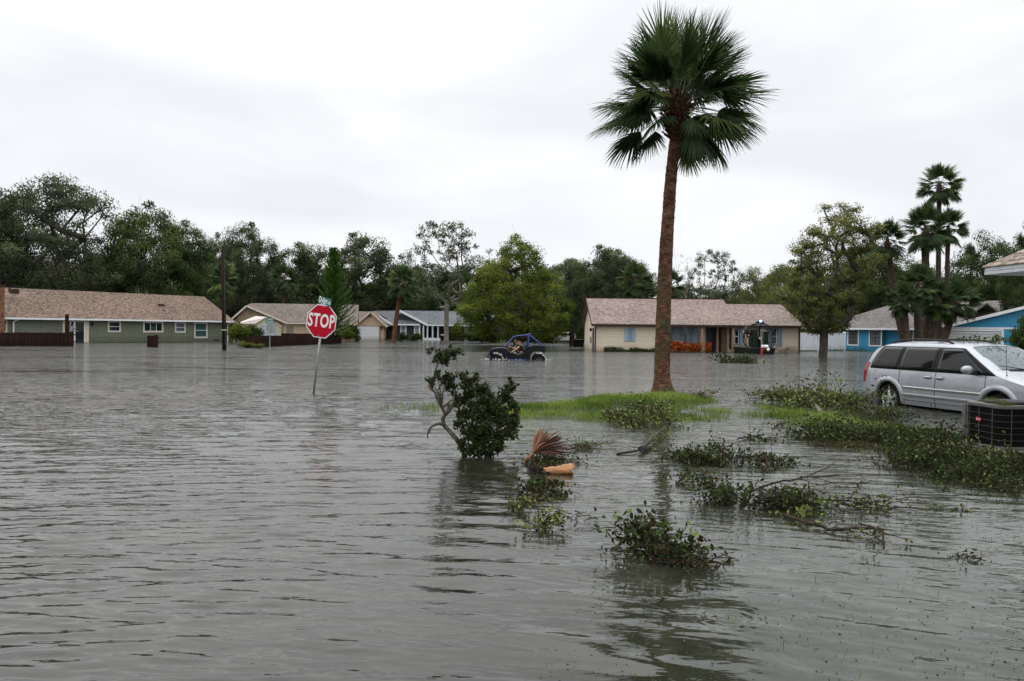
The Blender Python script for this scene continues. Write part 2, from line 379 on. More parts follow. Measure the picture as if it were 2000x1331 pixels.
# the calm surround outside the fan joins its rim
b0 = len(V); e0, e1 = rows[0], rows[-1]
ext = np.array([(-1*e0, e0, 0), (e0, e0, 0), (-e1, e1, 0), (e1, e1, 0), (-400, -100, 0), (400, -100, 0), (-400, e1, 0), (400, e1, 0), (-e0, -100, 0), (e0, -100, 0)], float)
V = np.concatenate([V, ext])
F = np.concatenate([F, np.array([(b0+8, b0+9, b0+1, b0+0), (b0+4, b0+8, b0+0, b0+2), (b0+4, b0+2, b0+6, b0+6), (b0+9, b0+5, b0+3, b0+1), (b0+5, b0+7, b0+3, b0+3)])])
me = fast_mesh('water', V, F[:-5], tone=np.concatenate([calm.ravel(), np.full(len(ext), .7)]), smooth=True)
bmw = bmesh.new(); bmw.from_mesh(me); bmw.verts.ensure_lookup_table(); v = bmw.verts
for f in ((b0+8, b0+9, b0+1, b0), (b0+4, b0+8, b0, b0+2), (b0+4, b0+2, b0+6), (b0+9, b0+5, b0+3, b0+1), (b0+5, b0+7, b0+3)):
    bmw.faces.new([v[i] for i in f])
bmw.to_mesh(me); bmw.free()
m, t, b = newmat('flood_water')
tc = N(t, 'ShaderNodeTexCoord')
n1 = noise(t, 0.55, 4, 0.6, vec=tc.outputs['Object']); n5 = noise(t, 9.0, 5, 0.7, vec=tc.outputs['Object'])
r = ramp(t, [(0.30, (0.013, 0.013, 0.009)), (0.55, (0.020, 0.020, 0.014)), (0.75, (0.034, 0.034, 0.023))], n1.outputs[0])
r5 = ramp(t, [(0.35, (0.80, 0.84, 0.75)), (0.7, (1.18, 1.16, 1.1))], n5.outputs[0])
mm = N(t, 'ShaderNodeMix', data_type='RGBA', blend_type='MULTIPLY'); mm.inputs[0].default_value = 1
t.links.new(r.outputs[0], mm.inputs[6]); t.links.new(r5.outputs[0], mm.inputs[7]); # where it is shallow the drowned lawn lightens the water
at0 = N(t, 'ShaderNodeAttribute', attribute_name='tone'); rs = ramp(t, [(.38, (1, 1, 1)), (.80, (0, 0, 0))], at0.outputs['Fac'])
gsh = noise(t, 2.6, 6, .75, vec=tc.outputs['Object'], dist=.5); rgs = ramp(t, [(.35, (.016, .019, .010)), (.52, (.034, .037, .024)), (.68, (.070, .074, .050))], gsh.outputs[0])
msh = N(t, 'ShaderNodeMix', data_type='RGBA'); t.links.new(rs.outputs[0], msh.inputs[0]); t.links.new(mm.outputs[2], msh.inputs[6]); t.links.new(rgs.outputs[0], msh.inputs[7])
t.links.new(msh.outputs[2], b.inputs['Base Color'])
b.inputs['IOR'].default_value = 1.42
# fine ripples; gusts leave rough and smooth streaks
a = noise(t, 4.6, 3, 0.6, vec=tc.outputs['Object'], dist=0.5, stretch=(0.38, 1.25, 1))
c = noise(t, 13.0, 2, 0.5, vec=tc.outputs['Object'], dist=0.6, stretch=(0.5, 1.1, 1))
gu = noise(t, 0.055, 5, 0.62, vec=tc.outputs['Object'], stretch=(0.45, 1.5, 1), dist=0.8)
gr_ = ramp(t, [(0.40, (0.12,)*3), (0.50, (0.7,)*3), (0.60, (1,)*3)], gu.outputs[0])
ad = N(t, 'ShaderNodeMath', operation='MULTIPLY_ADD'); ad.inputs[1].default_value = 0.28
t.links.new(c.outputs[0], ad.inputs[0]); t.links.new(a.outputs[0], ad.inputs[2])
# farther out the mesh carries no waves, so the ripples are let grow there (world distance along Y)
sp = N(t, 'ShaderNodeSeparateXYZ'); t.links.new(tc.outputs['Object'], sp.inputs[0])
mr = N(t, 'ShaderNodeMapRange'); mr.inputs[1].default_value = 6; mr.inputs[2].default_value = 40; mr.inputs[3].default_value = 0.14; mr.inputs[4].default_value = 3.2
t.links.new(sp.outputs[1], mr.inputs[0])
ms = N(t, 'ShaderNodeMath', operation='MULTIPLY'); t.links.new(mr.outputs[0], ms.inputs[0]); t.links.new(gr_.outputs[0], ms.inputs[1])
hh_ = N(t, 'ShaderNodeMath', operation='MULTIPLY'); t.links.new(ms.outputs[0], hh_.inputs[0]); t.links.new(ad.outputs[0], hh_.inputs[1])
bp = bump(t, hh_.outputs[0], 1.0, 0.05, b)
# chop too fine for the mesh: the normal itself is scattered, more with distance along the flood
mr2 = N(t, 'ShaderNodeMapRange'); mr2.inputs[1].default_value = 7; mr2.inputs[2].default_value = 45; mr2.inputs[3].default_value = 0.05; mr2.inputs[4].default_value = 3.0
t.links.new(sp.outputs[1], mr2.inputs[0])
mr3 = N(t, 'ShaderNodeMapRange'); mr3.inputs[1].default_value = 12; mr3.inputs[2].default_value = 60; mr3.inputs[3].default_value = 0.03; mr3.inputs[4].default_value = 0.14; t.links.new(sp.outputs[1], mr3.inputs[0]); t.links.new(mr3.outputs[0], b.inputs['Roughness'])
am = N(t, 'ShaderNodeMath', operation='MULTIPLY'); atc = N(t, 'ShaderNodeAttribute', attribute_name='tone')
t.links.new(mr2.outputs[0], am.inputs[0]); t.links.new(gr_.outputs[0], am.inputs[1])
cn = noise(t, 5.5, 3, 0.75, vec=tc.outputs['Object'], dist=0.4, stretch=(0.30, 1.4, 1))
vs1 = N(t, 'ShaderNodeVectorMath', operation='SUBTRACT'); vs1.inputs[1].default_value = (.5, .5, .5); t.links.new(cn.outputs['Color'], vs1.inputs[0])
vm = N(t, 'ShaderNodeVectorMath', operation='MULTIPLY'); vm.inputs[1].default_value = (1.1, 1.1, 0); t.links.new(vs1.outputs[0], vm.inputs[0])
vsc = N(t, 'ShaderNodeVectorMath', operation='SCALE'); t.links.new(vm.outputs[0], vsc.inputs[0]); t.links.new(am.outputs[0], vsc.inputs['Scale'])
cf = noise(t, 11.0, 3, 0.7, vec=tc.outputs['Object'], dist=0.7, stretch=(0.35, 1.4, 1))
vf1 = N(t, 'ShaderNodeVectorMath', operation='SUBTRACT'); vf1.inputs[1].default_value = (.5, .5, .5); t.links.new(cf.outputs['Color'], vf1.inputs[0])
vf2 = N(t, 'ShaderNodeVectorMath', operation='MULTIPLY'); vf2.inputs[1].default_value = (0.16, 0.26, 0); t.links.new(vf1.outputs[0], vf2.inputs[0])
vf3 = N(t, 'ShaderNodeVectorMath', operation='SCALE'); t.links.new(vf2.outputs[0], vf3.inputs[0]); t.links.new(atc.outputs['Fac'], vf3.inputs['Scale'])
va0 = N(t, 'ShaderNodeVectorMath', operation='ADD'); t.links.new(vf3.outputs[0], va0.inputs[0]); t.links.new(vsc.outputs[0], va0.inputs[1])
va = N(t, 'ShaderNodeVectorMath', operation='ADD'); t.links.new(bp.outputs[0], va.inputs[0]); t.links.new(va0.outputs[0], va.inputs[1])
vn = N(t, 'ShaderNodeVectorMath', operation='NORMALIZE'); t.links.new(va.outputs[0], vn.inputs[0]); t.links.new(vn.outputs[0], b.inputs['Normal'])
tag(link('water', me, m), kind='structure')

# ---- grass blades: one mesh, dense on the islet, sparse where the lawn is drowned
def blades(xy, z0, hgt, wid, seed, lean=0.35):
    r = np.random.default_rng(seed); n = len(xy)
    ang = r.random(n) * 6.283; side = np.stack([np.cos(ang), np.sin(ang), np.zeros(n)], 1) * wid[:, None]
    la = r.random(n) * 6.283; ln = r.random(n) * lean
    up = np.stack([np.cos(la)*ln, np.sin(la)*ln, np.ones(n)], 1) * hgt[:, None]
    tip2 = np.stack([np.cos(la)*ln*2.4, np.sin(la)*ln*2.4, 1.55*np.ones(n)], 1) * hgt[:, None] * 0.62
    P0 = np.stack([xy[:, 0], xy[:, 1], z0], 1)
    V = np.stack([P0 - side, P0 + side, P0 + up*0.6 + side*0.8, P0 + up*0.6 - side*0.8, P0 + tip2 + side*0.12, P0 + tip2 - side*0.12], 1).reshape(-1, 3)
    b = np.arange(n)[:, None] * 6
    F = np.concatenate([b + np.array([0, 1, 2, 3]), b + np.array([3, 2, 4, 5])], 0)
    return V, F
r = np.random.default_rng(77)
P = []; 
n = 330000; X = r.uniform(-4.5, 9.5, n); Y = r.uniform(11.2, 24, n); Hh = height(X, Y)
patch = vnoise(X + 50, Y + 50, 1.1, 61, 3)
dens = np.clip((Hh + 0.02 + .10*(patch-.5)) / 0.075, 0, 1) * 1.0 + np.clip((Hh + 0.19) / 0.2, 0, 1) * 0.55 * np.clip((patch - .38)*5, 0, 1)
dens = np.where(X > 5.9, dens * 0.25, dens)
k = r.random(n) < dens
X, Y, Hh = X[k], Y[k], Hh[k]
hg = np.clip(r.normal(0.09, 0.035, len(X)), .03, .22) + np.clip(-Hh, 0, 0.2) * 1.15
V1, F1 = blades(np.stack([X, Y], 1), Hh - 0.01, hg, np.full(len(X), 0.0045), 1)
tone1 = np.repeat(np.clip(0.5 + 1.1*(vnoise(X+9, Y+9, 1.3, 8) - .5) + r.normal(0, .2, len(X)), 0, 1), 6)
# sparse tips over the drowned lawn in front
n = 5200; X = r.uniform(-1.2, 6.5, n); Y = r.uniform(3.6, 15, n)
pt = vnoise(X + 80, Y + 80, 0.9, 33, 3); k = (r.random(n) < np.clip((pt - .40) * 3.2, 0.02, 1) * np.clip((X / Y + 0.1) * 3.5, 0, 1)); X, Y = X[k], Y[k]
V2, F2 = blades(np.stack([X, Y], 1), np.full(len(X), -0.03), r.uniform(0.035, 0.075, len(X)), np.full(len(X), 0.0022), 2, 1.1)
tone2 = np.repeat(np.clip(r.normal(0.35, .2, len(X)), 0, 1), 6)
me = fast_mesh('grass', np.concatenate([V1, V2]), np.concatenate([F1, F2 + len(V1)]), np.concatenate([tone1, tone2]))
tag(link('grass', me, M['grass']), 'bright green lawn grass on the islet around the tall palm and its tips poking out of the flood', 'grass', kind='stuff')
# ================================================================== TREES AND PLANTS
def rot_to(d):
    """3x3 whose Z column is d"""
    return Vector(d).to_track_quat('Z', 'Y').to_matrix()
def leaves_np(C, size, seed, shape='quad', updir=None, aspect=0.55, flat=0.0):
    """C (n,3) centres -> V, F of randomly turned leaves"""
    r = np.random.default_rng(seed); n = len(C)
    d = r.normal(0, 1, (n, 3)); d[:, 2] = d[:, 2] * (1 - flat) + (0.25 if updir is None else updir); d /= np.linalg.norm(d, axis=1)[:, None]
    q = r.normal(0, 1, (n, 3)); q -= d * (q * d).sum(1)[:, None]; q /= np.linalg.norm(q, axis=1)[:, None]
    nn = np.cross(d, q); s = (size * r.uniform(0.6, 1.25, n))[:, None]
    d, q, nn = d * s, q * s * aspect * 0.5, nn * s
    if shape == 'quad':
        V = np.stack([C, C + d*0.45 + q, C + d, C + d*0.45 - q], 1).reshape(-1, 3)
        F = np.arange(n)[:, None]*4 + np.array([0, 1, 2, 3]); return V, F, 4
    cv = nn * 0.10
    V = np.stack([C, C + d*0.33 + q + cv, C + d*0.72 + q*0.85 + cv, C + d - cv*0.5, C + d*0.72 - q*0.85 + cv, C + d*0.33 - q + cv, C + d*0.5 - cv*0.4], 1).reshape(-1, 3)
    b = np.arange(n)[:, None]*7
    F = np.concatenate([b + np.array([0, 1, 2, 6]), b + np.array([6, 2, 3, 3]), b + np.array([0, 6, 4, 5]), b + np.array([6, 3, 3, 4])])
    # keep pure quads: rebuild the two tip triangles as quads on an extra point
    F = np.concatenate([b + np.array([0, 1, 2, 6]), b + np.array([2, 3, 4, 6]), b + np.array([0, 6, 4, 5])])
    return V, F, 7

def branch_rec(rd, mb, tips, p, d, L, r, lev, up, wig, nch, shrink=0.62, wind=0.0, nseg=5, spread=(28, 62)):
    pts = [p.copy()]; rad = [r]; dd = d.normalized()
    for i in range(nseg):
        dd = (dd + Vector((rd.gauss(0, wig) + wind, rd.gauss(0, wig), rd.gauss(0, wig*0.6) + up))).normalized()
        pts.append(pts[-1] + dd * (L / nseg)); rad.append(r * (1 - 0.62 * (i+1) / nseg))
    mb.tube(pts, rad, 7 if r > 0.12 else (5 if r > 0.04 else 3), cap=False)
    if lev == 0:
        for q in pts[2:]: tips.append(q)
        return
    for c in range(nch):
        f = rd.uniform(0.35, 1.0) if c < nch - 1 else 1.0
        i = min(nseg - 1, int(f * nseg)); q = pts[i].lerp(pts[i+1], f*nseg - i) if f < 1 else pts[-1]
        base = (pts[i+1] - pts[i]).normalized() if f < 1 else dd
        a = math.radians(rd.uniform(*spread)) * (1 if f < 1 else 0.4); az = rd.uniform(0, 6.283)
        R = rot_to(base); nd = R @ Vector((math.sin(a)*math.cos(az), math.sin(a)*math.sin(az), math.cos(a)))
        branch_rec(rd, mb, tips, q, nd, L * shrink * rd.uniform(0.75, 1.2), max(0.012, rad[i] * 0.6), lev-1, up, wig, nch, shrink, wind, max(3, nseg-1), spread)

def tree_proto(seed, H, R, trunk, tr, nlimb, lev, nch, nleaf, lsize, sig, elev=(15, 70), up=0.05, wig=0.16, wind=0.0, bare=0.0,
               cull=None, lean=0.0, flat=0.0, lo=0.72, leader=False):
    """returns (trunk mesh, crown mesh): a tapered trunk with limbs and a crown of leaf faces round the twigs"""
    rd = random.Random(seed); mb = MB(); tips = []
    p = Vector((0, 0, -0.6)); pts = [p.copy()]; rad = [tr*1.35]; d = Vector((lean, 0, 1)).normalized()
    for i in range(5):
        d = (d + Vector((rd.gauss(0, .05), rd.gauss(0, .05), 0))).normalized(); p = p + d * ((trunk + .6)/5); pts.append(p.copy()); rad.append(tr*(1.05 - 0.07*i))
    mb.tube(pts, rad, 10)
    for i in range(nlimb):
        az = 2.4 * i + rd.uniform(-.4, .4); el = math.radians(rd.uniform(*elev)); f = lo + (1-lo)*(i + .5)/nlimb if leader else rd.uniform(lo, 1.0)
        if leader: el = math.radians(elev[0] + (elev[1]-elev[0])*((i+.5)/nlimb)**1.3 + rd.gauss(0, 6))
        if i == 0: el = math.radians(82); f = 1
        i2 = min(4, int(f*5)); q = pts[i2].lerp(pts[i2+1], f*5-i2)
        dd = Vector((math.cos(az)*math.cos(el), math.sin(az)*math.cos(el), math.sin(el)))
        Lh = math.hypot(R*math.cos(el), (H-trunk)*math.sin(el)) * 0.62
        if leader and i: Lh *= 1.15 - .55*f
        branch_rec(rd, mb, tips, q, dd, Lh, tr*0.62, lev, up, wig, nch, 0.58, wind)
    T = np.array([tuple(q) for q in tips]); r = np.random.default_rng(seed)
    if bare > 0: T = T[r.random(len(T)) > bare]
    if cull is not None: T = T[cull(T)]
    # clumps: fewer centres, each with its own size and tone
    K = max(1, len(T)); idx = r.integers(0, K, nleaf)
    cs = sig * r.uniform(0.45, 1.5, K); C = T[idx] + r.normal(0, 1, (nleaf, 3)) * cs[idx][:, None] * np.array([1, 1, 0.72])
    V, F, kv = leaves_np(C, lsize, seed, flat=flat)
    ct = np.clip(r.normal(0.42, 0.16, K), 0, 1)
    tone = np.clip(ct[idx] + r.normal(0, .13, nleaf), 0, 1)
    return mb, (V, F, np.repeat(tone, kv)), T

PROTO = {}
def make_proto(key, leaf, brk, **k):
    mb, (V, F, tone), T = tree_proto(**k)
    me_c = fast_mesh(key + '_crown', V, F, tone); me_c.materials.append(M[leaf])
    me_t = bpy.data.meshes.new(key + '_trunk'); me_t.from_pydata(mb.v, [], mb.f); me_t.polygons.foreach_set('use_smooth', [True]*len(me_t.polygons)); me_t.materials.append(M[brk])
    lo, hi = V.min(0), V.max(0)
    # robust extents
    q = np.percentile(V, [1, 99], axis=0)
    PROTO[key] = (me_t, me_c, (q[1][0]-q[0][0]), np.percentile(V[:, 2], 99.8), (q[1][0]+q[0][0]) / 2)
def tree_env(seed, H, W, trunk, tr, ncl, nleaf, lsize, sig, env, lean=0.0, depth=0.85, gap=0.0, base_x=0.0, shell=0.55, tonesd=.16, droop=0.0, bend=.10):
    """a tree grown into an outline: env = [(height share, left reach, right reach)] in shares of the half width W;
    every leaf clump is joined to the nearest lower limb, and limb girth follows what it carries"""
    rd = random.Random(seed); r = np.random.default_rng(seed); e = np.array(env, float); pts = []
    zlo, zhi = e[0, 0], e[-1, 0]
    while len(pts) < ncl:
        z = zlo + (zhi - zlo) * r.random(); l = np.interp(z, e[:, 0], e[:, 1]); q = np.interp(z, e[:, 0], e[:, 2]); hw = (l+q)/2
        if r.random() > hw: continue
        a = r.random()*6.283; rr = (r.random()**.5 if r.random() > shell else r.uniform(.72, 1.0)); 
        lob = .78 + .44*float(vnoise(np.array([a*1.3+20]), np.array([z*7+seed]), 1.0, seed, 2)[0])
        x = (q-l)/2 + hw*rr*math.cos(a)*lob; y = hw*rr*math.sin(a)*lob*depth
        if gap and float(vnoise(np.array([x*3.1+30]), np.array([z*4.5+30]), 1.0, seed+3, 2)[0]) < gap: continue
        pts.append((x*W, y*W, z*H*(1 - .05*rr*rr)))
    P = np.array(pts)
    # trunk nodes
    nodes = []; par = []; n0 = 7
    for i in range(n0+1):
        f = i/n0; nodes.append(np.array([lean*trunk*f*f + rd.gauss(0, .04)*f + base_x, rd.gauss(0, .04)*f, -0.5 + (trunk+.5)*f])); par.append(i-1)
    top = nodes[-1]; order = np.argsort(np.linalg.norm(P - top, axis=1)); term = []
    for k in order:
        c = P[k]; A = np.array(nodes); d = np.linalg.norm(A - c, axis=1)
        cost = d + 1.3*np.maximum(0, A[:, 2] - c[2] + .12*d) + .16*np.linalg.norm(A - top, axis=1); cost[:n0-1] += 3
        p = int(np.argmin(cost)); L_ = d[p]; nseg = max(1, min(4, int(L_/(W*.16)))); prev = p; off = r.normal(0, bend*L_, 3)
        for s_ in range(1, nseg+1):
            f = s_/nseg; q = A[p] + (c - A[p])*f + off*math.sin(f*math.pi) + np.array([0, 0, (-.10+droop)*L_*math.sin(f*math.pi)]); nodes.append(q); par.append(prev); prev = len(nodes)-1
        term.append(prev)
    # girth by what hangs on each node
    w = np.zeros(len(nodes)); w[term] = 1
    for i in range(len(nodes)-1, 0, -1):
        if par[i] >= 0: w[par[i]] += w[i]
    mx = w[n0]; rad = tr*np.sqrt(np.maximum(w, .6)/mx)*.92; rad = np.clip(rad, .016, None)
    for i in range(n0+1): rad[i] = tr*(1.12 - .14*i/n0) + (tr*.35 if i == 0 else 0)
    mb = MB(); mb.tube([Vector(nodes[i]) for i in range(n0+1)], [rad[i] for i in range(n0+1)], 10)
    for i in range(n0+1, len(nodes)):
        a, b = Vector(nodes[par[i]]), Vector(nodes[i]); R0 = min(rad[par[i]], rad[i]*1.35); mb.tube([a, b], [R0, rad[i]], 6 if rad[i] > .05 else 4, cap=False)
    K = len(P); C0 = np.array([nodes[i] for i in term])
    for c in C0[::2]:
        for _ in range(2):
            e_ = Vector(r.normal(0, sig*1.3, 3)); mb.tube([Vector(c), Vector(c) + e_], [.018, .008], 3, cap=False)
    idx = r.integers(0, K, nleaf); cs = sig * r.uniform(0.5, 1.45, K)
    g = r.normal(0, 1, (nleaf, 3)); g /= np.maximum(1, np.linalg.norm(g, axis=1)/1.9)[:, None]
    C = C0[idx] + g * cs[idx][:, None] * np.array([1.05, 1.05, .62])
    V, F, kv = leaves_np(C, lsize, seed); ct = np.clip(r.normal(.42, tonesd, K), 0, 1)
    tone = np.clip(ct[idx] + .12*(g[:, 2]) + r.normal(0, .12, nleaf), 0, 1)  # leaf tone also rises with height inside its clump
    return mb, (V, F, np.repeat(tone, kv)), C0
def env_proto(key, leaf, brk, **k):
    mb, (V, F, tone), T = tree_env(**k)
    me_c = fast_mesh(key + '_crown', V, F, tone); me_c.materials.append(M[leaf])
    me_t = bpy.data.meshes.new(key + '_trunk'); me_t.from_pydata(mb.v, [], mb.f); me_t.polygons.foreach_set('use_smooth', [True]*len(me_t.polygons)); me_t.materials.append(M[brk])
    q = np.percentile(V, [.7, 99.3], axis=0); PROTO[key] = (me_t, me_c, (q[1][0]-q[0][0]), np.percentile(V[:, 2], 99.7), (q[1][0]+q[0][0]) / 2)
env_proto('oakA', 'leafoak', 'bark', seed=3, H=15, W=10, trunk=4.2, tr=.55, ncl=330, nleaf=60000, lsize=.24, sig=.62, env=[(.22, .35, .4), (.38, .9, .85), (.55, 1, 1), (.72, .92, .9), (.86, .7, .6), (.95, .42, .35), (1.0, .12, .1)], gap=.36, bend=.14)
env_proto('oakB', 'leafdark', 'bark', seed=8, H=13, W=7, trunk=3.2, tr=.42, ncl=260, nleaf=60000, lsize=.24, sig=.60, env=[(.10, .6, .6), (.3, 1, .95), (.55, .95, 1), (.75, .75, .8), (.9, .45, .5), (1.0, .15, .12)])
env_proto('oakC', 'leafgreen', 'bark', seed=15, H=13, W=6.5, trunk=3.5, tr=.40, ncl=230, nleaf=55000, lsize=.24, sig=.60, env=[(.10, .55, .6), (.3, .95, 1), (.5, 1, .95), (.72, .8, .72), (.88, .5, .42), (1.0, .15, .12)])
env_proto('oakD', 'leafoak', 'bark', seed=23, H=13, W=6, trunk=4.4, tr=.34, ncl=170, nleaf=36000, lsize=.23, sig=.52, env=[(.22, .4, .5), (.42, .85, .9), (.6, 1, .95), (.78, .85, .8), (.92, .5, .6), (1.0, .2, .15)], gap=.40, bend=.13)
env_proto('oakE', 'leafdark', 'bark', seed=29, H=13, W=6, trunk=4.0, tr=.34, ncl=200, nleaf=44000, lsize=.24, sig=.55, env=[(.12, .5, .5), (.3, .8, 1), (.5, 1, .8), (.66, .6, .95), (.82, .7, .6), (.93, .45, .2), (1.0, .2, .05)], gap=.30)
env_proto('sparse', 'leafoak', 'barkpale', seed=35, H=13, W=6.2, trunk=4.2, tr=.30, ncl=150, nleaf=9500, lsize=.24, sig=.32, env=[(.35, .5, .6), (.5, 1, .9), (.7, 1, 1), (.88, .8, .8), (1.0, .55, .4)], gap=.33, bend=.10, shell=.35)
make_proto('bare', 'leafolive', 'barkpale', seed=37, H=10, R=4.0, trunk=3.8, tr=0.2, nlimb=5, lev=3, nch=3, nleaf=160, lsize=0.2, sig=0.2, elev=(38, 75), wig=0.2, bare=0.8)
env_proto('olive', 'leafolive', 'bark', seed=44, H=10, W=6, trunk=2.6, tr=.26, ncl=200, nleaf=26000, lsize=.20, sig=.50, env=[(.12, .7, .7), (.35, 1, 1), (.6, .9, .95), (.82, .6, .6), (1, .2, .2)], gap=.36)
env_proto('maple', 'leafyellow', 'bark', seed=52, H=11.5, W=7.4, trunk=3.6, tr=.30, ncl=340, nleaf=64000, lsize=.21, sig=.50, env=[(.06, .5, .65), (.16, .9, .9), (.34, 1, 1), (.52, .86, .84), (.70, .56, .60), (.84, .36, .38), (.94, .18, .17), (1.0, .05, .05)], gap=.22, depth=.9, tonesd=.2)
env_proto('windblown', 'leafolive', 'bark', seed=64, H=10.6, W=3.4, trunk=3.4, tr=.27, ncl=300, nleaf=42000, lsize=.13, sig=.27, env=[(.15, .2, .25), (.24, .6, .6), (.36, .9, .95), (.52, .80, 1.1), (.68, .62, 1.15), (.82, .5, 1.2), (.93, .3, 1.0), (1.0, .1, .5)], gap=.33, lean=.05, bend=.12, tonesd=.22)
make_proto('shrub', 'leafgreen', 'bark', seed=70, H=2.2, R=1.5, trunk=0.2, tr=0.05, nlimb=8, lev=2, nch=4, nleaf=3600, lsize=0.24, sig=0.22, elev=(15, 80), wig=0.25)
make_proto('shruby', 'leafyellow', 'bark', seed=74, H=2.2, R=1.5, trunk=0.2, tr=0.05, nlimb=8, lev=2, nch=4, nleaf=2600, lsize=0.26, sig=0.24, elev=(15, 80), wig=0.28)
make_proto('croton', 'leafcroton', 'bark', seed=79, H=2.0, R=1.5, trunk=0.15, tr=0.05, nlimb=8, lev=1, nch=4, nleaf=900, lsize=0.42, sig=0.28, elev=(25, 80), wig=0.25)

def put_tree(key, px, top, width, Y, label, cat='tree', group=None, name='tree', base=0.0, rz=None, seed=0):
    """px centre, py of top, width in photo pixels, depth Y"""
    me_t, me_c, w0, h0, c0 = PROTO[key]
    w = width / FPX * Y; h = (hor(px) - top) / FPX * Y + EYE - base
    P = atd(px, hor(px), Y); s = w / w0
    o = empty(name, (P.x, Y, base), random.Random(int(px*7+top)).uniform(-.5, .5) if rz is None else rz, label, cat, group)
    fl = -1 if (int(px) % 2 and rz is None) else 1
    for n_, me in (('trunk', me_t), ('crown', me_c)):
        c = bpy.data.objects.new(n_, me); COL.objects.link(c); c.parent = o; c.scale = (s*fl, s, h / h0)
        c.location = (0, 0, 0)
    return o

# ---- palms with costapalmate (folded fan) fronds
def frond(mb_pet, VL, FL, TL, origin, az, el, pet, blade, nl, rd, droop=0.55, halfw=1.15, wind=Vector((0.0, 0, 0)), lw=0.028, segs=5, tone=0.45):
    """adds one fan frond; el = elevation of the petiole at its root"""
    d = Vector((math.cos(az)*math.cos(el), math.sin(az)*math.cos(el), math.sin(el)))
    p = Vector(origin); pts = [p.copy()]
    for i in range(6):
        d = (d + Vector((0, 0, -0.055*droop*2)) + wind*0.08).normalized(); p = p + d*(pet/6); pts.append(p.copy())
    mb_pet.tube(pts, [0.020, .017, .014, .012, .011, .010, .008], 4, cap=False)
    side = d.cross(Vector((0, 0, 1)));
    if side.length < 0.05: side = Vector((1, 0, 0))
    side.normalize(); up = side.cross(d).normalized()
    roll = rd.gauss(0, 0.45); R = Matrix.Rotation(roll, 3, d); side = R @ side; up = R @ up
    for j in range(nl):
        u = (j + 0.5) / nl * 2 - 1; a = u * halfw * 1.25
        root = p + d * (0.32 * blade * (1 - abs(u)**1.3))          # costa runs into the blade
        ld = (d * math.cos(a) + side * math.sin(a) + up * (0.10 - 0.35*abs(u))).normalized()
        Ln = blade * (0.78 + 0.22*math.cos(u*1.3)) * rd.uniform(0.9, 1.06) * (0.75 if abs(u) > .85 else 1)
        q = root.copy(); w_ax = ld.cross(up).normalized(); wv = w_ax * lw
        b = len(VL); dr = droop * rd.uniform(0.6, 1.5)
        ws = (0.45, 1.0, 1.0, 0.72, 0.42, 0.08)
        for s in range(segs + 1):
            f = s / segs; ww = wv * ws[min(5, int(f*5))]
            fold = up * (0.35 * lw * ws[min(5, int(f*5))])
            VL += [tuple(q - ww), tuple(q + fold*1.6), tuple(q + ww)]
            if s < segs:
                ld = (ld + Vector((0, 0, -dr * (0.06 + 0.30*f*f))) + wind * (0.05 + .14*f) + Vector((rd.gauss(0, .02), rd.gauss(0, .02), rd.gauss(0, .02)))).normalized()
                q = q + ld * (Ln / segs)
                o = b + 3*s; FL += [(o, o+1, o+4, o+3), (o+1, o+2, o+5, o+4)]
        tt = min(1, max(0, tone + rd.gauss(0, .10))); TL += [tt] * (3*(segs+1))
# ================================================================== HOUSES
class Frame:
    """local frame of a building: origin on the flood at pixel pl, x along the front wall to pixel pr, y into the depth"""
    def __init__(s, P0, P1, z=0.0):
        s.o = Vector((P0.x, P0.y, z)); u = Vector((P1.x-P0.x, P1.y-P0.y, 0)); s.L = u.length; u.normalize()
        s.u = u; s.v = Vector((-u.y, u.x, 0)); s.rz = math.atan2(u.y, u.x)
    def uv(s, px, py, y=0.0):
        d = ray(px, py); c = Vector((0, 0, EYE)); t = ((s.o - c).dot(s.v) + y) / d.dot(s.v); P = c + d*t - s.o
        return P.dot(s.u), P.z
    def rect(s, x0, y0, x1, y1, y=0.0):
        a, b = s.uv(x0, (y0+y1)/2, y)[0], s.uv(x1, (y0+y1)/2, y)[0]; xm = (x0+x1)/2
        return a, b, s.uv(xm, y1, y)[1], s.uv(xm, y0, y)[1]
def window(root, R, frame='cream', pane='glass', y=0.0, trim=0.12, split='h', grid=None, barmat='white', outset=0.05):
    x0, x1, z0, z1 = R; mb = MB(); yf = y - outset
    mb.box(x0, x1, yf, y-.002, z1-trim, z1).box(x0, x1, yf, y-.002, z0, z0+trim).box(x0, x0+trim, yf, y-.002, z0+trim, z1-trim).box(x1-trim, x1, yf, y-.002, z0+trim, z1-trim)
    w = mb.build('window', M[frame], root)
    MB().box(x0+trim, x1-trim, y-.02, y-.004, z0+trim, z1-trim).build('pane', M[pane] if isinstance(pane, str) else pane, w)
    s = MB(); a, b, c, d = x0+trim, x1-trim, z0+trim, z1-trim; q = .045
    s.box(a, b, y-.04, y-.022, c, c+q).box(a, b, y-.04, y-.022, d-q, d).box(a, a+q, y-.04, y-.022, c+q, d-q).box(b-q, b, y-.04, y-.022, c+q, d-q)
    if 'h' in split: s.box(a+q, b-q, y-.045, y-.023, (c+d)/2-.03, (c+d)/2+.03)
    if 'v' in split: s.box((a+b)/2-.03, (a+b)/2+.03, y-.043, y-.021, c+q, d-q)
    if '3' in split:
        for k in (1, 2): xx = a + (b-a)*k/3; s.box(xx-.03, xx+.03, y-.043, y-.021, c+q, d-q)
    if grid:
        for k in range(1, grid[0]): xx = a + (b-a)*k/grid[0]; s.box(xx-.012, xx+.012, y-.034, y-.0215, c+q, d-q)
        for k in range(1, grid[1]): zz_ = c + (d-c)*k/grid[1]; s.box(a+q, b-q, y-.0345, y-.0215, zz_-.012, zz_+.012)
    s.build('sash', M[barmat], w); return w
